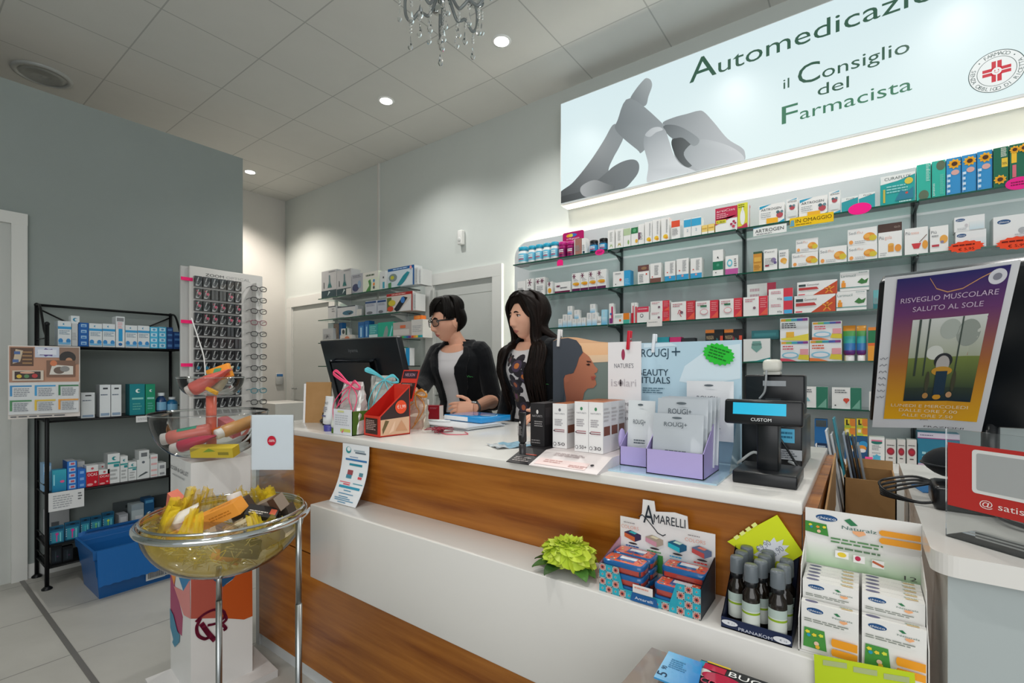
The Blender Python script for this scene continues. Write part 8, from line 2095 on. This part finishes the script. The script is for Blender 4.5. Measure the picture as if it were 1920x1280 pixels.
def cap_hair(m,B,tmax,thick,col,n=72,k=22):
 rows=[]
 for i in range(k+1):
  row=[]
  for j in range(n):
   a=2*pi*j/n
   t=tmax(a)*i/k+.0001
   d=Vector((sin(t)*sin(a),-sin(t)*cos(a),cos(t)))
   p=head_point(d);e=thick(a,t)*min(1,(1-i/k)*3+.12)
   row.append(p+Vector((d.x,d.y,d.z*.9))*e)
  rows.append(row)
 m.grid(rows,col,'hair',cv=True)
 # ---------------------------------------------------- short haired woman
hA=at_y(838,604,2.13)
rA=Vector((hA.x+.02,hA.y+.14,STAFF_Z))
A=Body(rA,.14,.16,hA,-.30,.16,1.05)
lW=lambda p:A.W@Vector(p)
shR, shL=lW((-.168,-.062,1.352)), lW((.168,-.062,1.352))
wrL=at_y(888,764.5,1.94);tipL=at_y(838,765.5,1.87)
wrR=at_d(757,748,2.62);
armsA=[(shL,shL+Vector((.055,.05,-.285)),wrL,(tipL-wrL),(.35,-.9,.45),1,(.30,.42,.55,.65)),(shR,shR.lerp(wrR,.5)+Vector((-.05,.06,-.06)),wrR,Vector((-.25,-.9,-.25)),(0,-.2,1),-1,(.4,.45,.5,.5))]
bodyA, W2A=make_person(A,'woman with short black hair and black rimmed glasses leaning over the counter','d8a287','a8444a',armsA,'171313',(-.12,-1,-.32))
op=lambda z:.30+.30*sst(1.25,1.40,z)+.05*sst(1.0,.85,z)
blA=make_blazer(A,bodyA,W2A,op,(.12,.55),'101215')
make_tee(A,bodyA,lambda f,a:lin('d2cfd0'))
m=MB();m.M=A.HM
HC='14110f'
wrap=lambda a:((a+pi)%(2*pi))-pi
tA=lambda a:radians(57+26*sst(.6,1.35,abs(wrap(a)))+44*sst(1.65,2.5,abs(wrap(a))))
cap_hair(m,A,tA,lambda a,t:.032+.016*sst(1.2,.3,t),HC)
rnd=random.Random(21)
def lock(pts,r,col=HC,n=7,flat=.55):
 P=smooth_path(pts,5);N=len(P)
 m.tube(P,[r*(.35+.65*min(1,4*i/N))*(1-.8*max(0,(i/(N-1)-.55)/.45))for i in range(N)],col,'hair',n,flat=flat)
def hp(t,a,e):
 d=Vector((sin(t)*sin(a),-sin(t)*cos(a),cos(t)));return head_point(d)+d*e
for k in range(42):  # fringe swept to her right
 a0=.75-1.1*rnd.random();a1=a0-.55-.35*rnd.random()
 tt=radians(56+15*rnd.random())
 lock([hp(.15+.1*rnd.random(),a0+.5,.042),hp(.5,a0+.2,.046),hp(.8,(a0+a1)/2,.036),hp(tt,a1,.012)],.010)
for k in range(70):
 a=1.0+(2*pi-2.0)*rnd.random();s_=abs(a-pi)
 te=radians(76+46*sst(1.7,.8,s_)+9*rnd.random())
 lock([hp(.12,a,.044),hp(.6,a+rnd.uniform(-.1,.1),.052),hp(1.05,a,.032),hp(te,a+rnd.uniform(-.12,.12),.008)],.010)
for k in range(10):
 a=-1.15-.25*rnd.random();lock([hp(.6,a+.1,.03),hp(1.1,a,.022),hp(radians(98+10*rnd.random()),a+.05,.006)],.007)
m.build('hair',bodyA)
gl=MB();gl.M=A.HM
def lens_ring(cx,w_,h_):return[(cx+w_*math.copysign(abs(cos(a))**.62,cos(a)),-.099+.012*abs((cx+w_*cos(a))/.06)**2,.004+h_*math.copysign(abs(sin(a))**.62,sin(a)))for a in(2*pi*k/28 for k in range(28))]
for s_ in(-1,1):gl.tube(lens_ring(s_*.033,.0265,.0205),.0026,'121214','gloss',8,closed=True)
gl.tube(smooth_path([(-.008,-.099,.010),(0,-.102,.012),(.008,-.099,.010)],4),.0026,'121214','gloss',8)
for s_ in(-1,1):gl.tube(smooth_path([(s_*.060,-.087,.014),(s_*.070,-.07,.014),(s_*.077,-.02,.012),(s_*.079,.012,.010),(s_*.077,.03,-.008)],4),.0028,'121214','gloss',8,flat=1.5)
G_=gl.build('glasses',bodyA)
for s_ in(-1,1):
 q=MB();q.M=A.HM;q.face(lens_ring(s_*.033,.0258,.0198),'e8eef0','lens');q.build('lens',G_)
wq=MB();d=(W2A[0][2]-W2A[0][1]).normalized();wc=W2A[0][2]-d*.014
u=d.orthogonal().normalized();v=d.cross(u)
wq.tube([wc+(u*cos(a)+v*sin(a))*.0280 for a in(2*pi*k/28 for k in range(28))],.009,'2a2c30','plastic',8,closed=True,flat=.25,up=d);
up_l=Vector((.25,-.75,.6));up_l=A.Wi.to_3x3()@Vector((.35,-.75,.5));up_l=(up_l-d*up_l.dot(d)).normalized();ww=d.cross(up_l)
wq.M=Matrix(((d.x,ww.x,up_l.x,wc.x),(d.y,ww.y,up_l.y,wc.y),(d.z,ww.z,up_l.z,wc.z),(0,0,0,1)))
wq.rbox(-.017,-.015,.025,.017,.015,.036,'c8ccd0','steel',.004);wq.rbox(-.014,-.012,.0355,.014,.012,.0372,'101214','gloss',.002);wq.build('wrist_watch',bodyA)
nk=MB();c0=A.tp(1.40,0).lerp(A.tp(1.40,pi),.5)
nk.tube([c0+Vector((.062*sin(a),-.064*cos(a)-.004,.012-.030*max(0,cos(a))))for a in(2*pi*k/40 for k in range(40))],.0012,'c89a6a','foil',6,closed=True);nk.build('necklace',bodyA)
def chest_logo(B,body,a,z,mirror=1):
 q=MB()
 for pts in([(0,0),(.012,.006),(.02,.004)],[(.016,.004),(.02,.016),(.025,.006),(.031,.017),(.036,.006),(.04,.013)],[(.038,.006),(.048,.009),(.056,.006)]):
  q.tube([B.tp(z+dz,a+dx/.15,.031)for dx,dz in smooth_path([Vector((x,y,0))for x,y in pts],4)and[(p.x,p.y)for p in smooth_path([Vector((x,y,0))for x,y in pts],4)]],.0014,'3f8f4a','fabric',5)
 q.build('embroidery',body)
chest_logo(A,blA,.62,1.20)
# ---------------------------------------------------- long haired woman
hB=at_y(987,596,2.12)
rB=Vector((hB.x+.03,hB.y+.075,STAFF_Z))
Bd=Body(rB,-.22,.09,hB,-.30,.06,1.02)
lW=lambda p:Bd.W@Vector(p)
shR, shL=lW((-.160,-.035,1.345)), lW((.160,-.035,1.345))
wl=at_z(1000,792,1.02)
armsB=[(shL,shL+Vector((.09,.03,-.27)),Vector((wl.x+.05,wl.y+.075,1.069)),Vector((-.3,-.6,-.12)),(0,-.2,1),1,(.25,.3,.3,.35)),(shR,shR+Vector((-.075,.05,-.27)),shR+Vector((-.03,-.10,-.50)),Vector((.05,-.2,-1)),(-1,0,0),-1,(.3,.35,.4,.4))]
bodyB, W2B=make_person(Bd,'woman with long dark hair and floral shirt standing beside the portrait display','dda98e','b0605c',armsB,'1c1512',(-.2,-1,-.06))
opB=lambda z:.42+.28*sst(1.22,1.40,z)-.02*sst(1.0,.85,z)
blB=make_blazer(Bd,bodyB,W2B,opB,(.9,.9),'101216')
FLW=[(1.30,.02,.052,0),(1.19,-.16,.046,2),(1.12,-.30,.05,1),(1.235,.26,.04,0),(1.06,.0,.05,2),(1.33,-.35,.03,1)]
def floral(f,a):
 a=((a+pi)%(2*pi))-pi
 z=.92+(1.39-.92)*f;x=a*.15
 for cz, ca, r, kk_ in FLW:
  dx, dz=x-ca*.15/1, z-cz;rr=math.hypot(dx,dz*.75);an=math.atan2(dz,dx)
  lim=r*(.62+.38*abs(cos(an*2.5+kk_)))
  if rr<r*.24:return lin(('c8743a','7a4a6a','b86a4a')[kk_])
  if rr<lim:return lin('2a262c' if rr>r*.5 else('4a3c50','5a4a3c','3c3444')[kk_])
 return lin('d6d2d1')
make_tee(Bd,bodyB,floral)
m=MB();m.M=Bd.HM
HC='1a1310'
wrap=lambda a:((a+pi)%(2*pi))-pi
tB=lambda a:radians(50+42*sst(.25,1.25,abs(wrap(a)))+44*sst(1.3,2.2,abs(wrap(a))))
cap_hair(m,Bd,tB,lambda a,t:.030+.006*sst(1.6,.4,t)-.006*math.exp(-(wrap(a)/.12)**2)*sst(1.0,.2,t),HC)
rnd=random.Random(4)
HI=Bd.HM.inverted()
def shoulder_pt(a,z,off):return HI@Bd.tp(z,a,off)
for s_ in(-1,1):
 for k in range(52):  # front locks falling before the shoulders
  f=rnd.random()
  a1=s_*(.95+.65*f);e_=.004*rnd.random()
  st=[hp(.15+.5*f,s_*.06,.030+e_),hp(.55+.25*f,s_*(.45+.5*f),.038+e_),hp(1.1,a1,.034+e_),hp(1.62,s_*(1.25+.4*f),.022+.008*rnd.random())]
  sa=s_*((.50 if s_>0 else.34)+(.50 if s_>0 else.36)*rnd.random());zend=1.19-.15*rnd.random()
  st+=[Vector((s_*(.078+.016*rnd.random()),-.03+.05*f,-.12)),shoulder_pt(sa*.95,1.36,.040+.010*rnd.random()),shoulder_pt(sa,1.29,.046),shoulder_pt(sa+rnd.uniform(-.1,.1),1.22,.044),shoulder_pt(sa+rnd.uniform(-.12,.12),zend-.03,.038)]
  lock(st,.0125+.005*rnd.random(),('17100d','1d1512','120d0a')[k%3],7,.6)
for k in range(80):  # back of the head and shoulders
 a=pi+rnd.uniform(-1.45,1.45)
 sa=pi+(a-pi)*.85
 st=[hp(.2,a,.036),hp(.8,a,.044),hp(1.4,a,.040),hp(1.95,a,.036),shoulder_pt(sa,1.40,.052),shoulder_pt(sa,1.30,.050+.01*rnd.random()),shoulder_pt(sa,1.18-.08*rnd.random(),.040)]
 lock(st,.017,('17100d','1d1512','120d0a')[k%3],7,.6)
m.build('hair',bodyB)
chest_logo(Bd,blB,.80,1.17)
finish_labels()
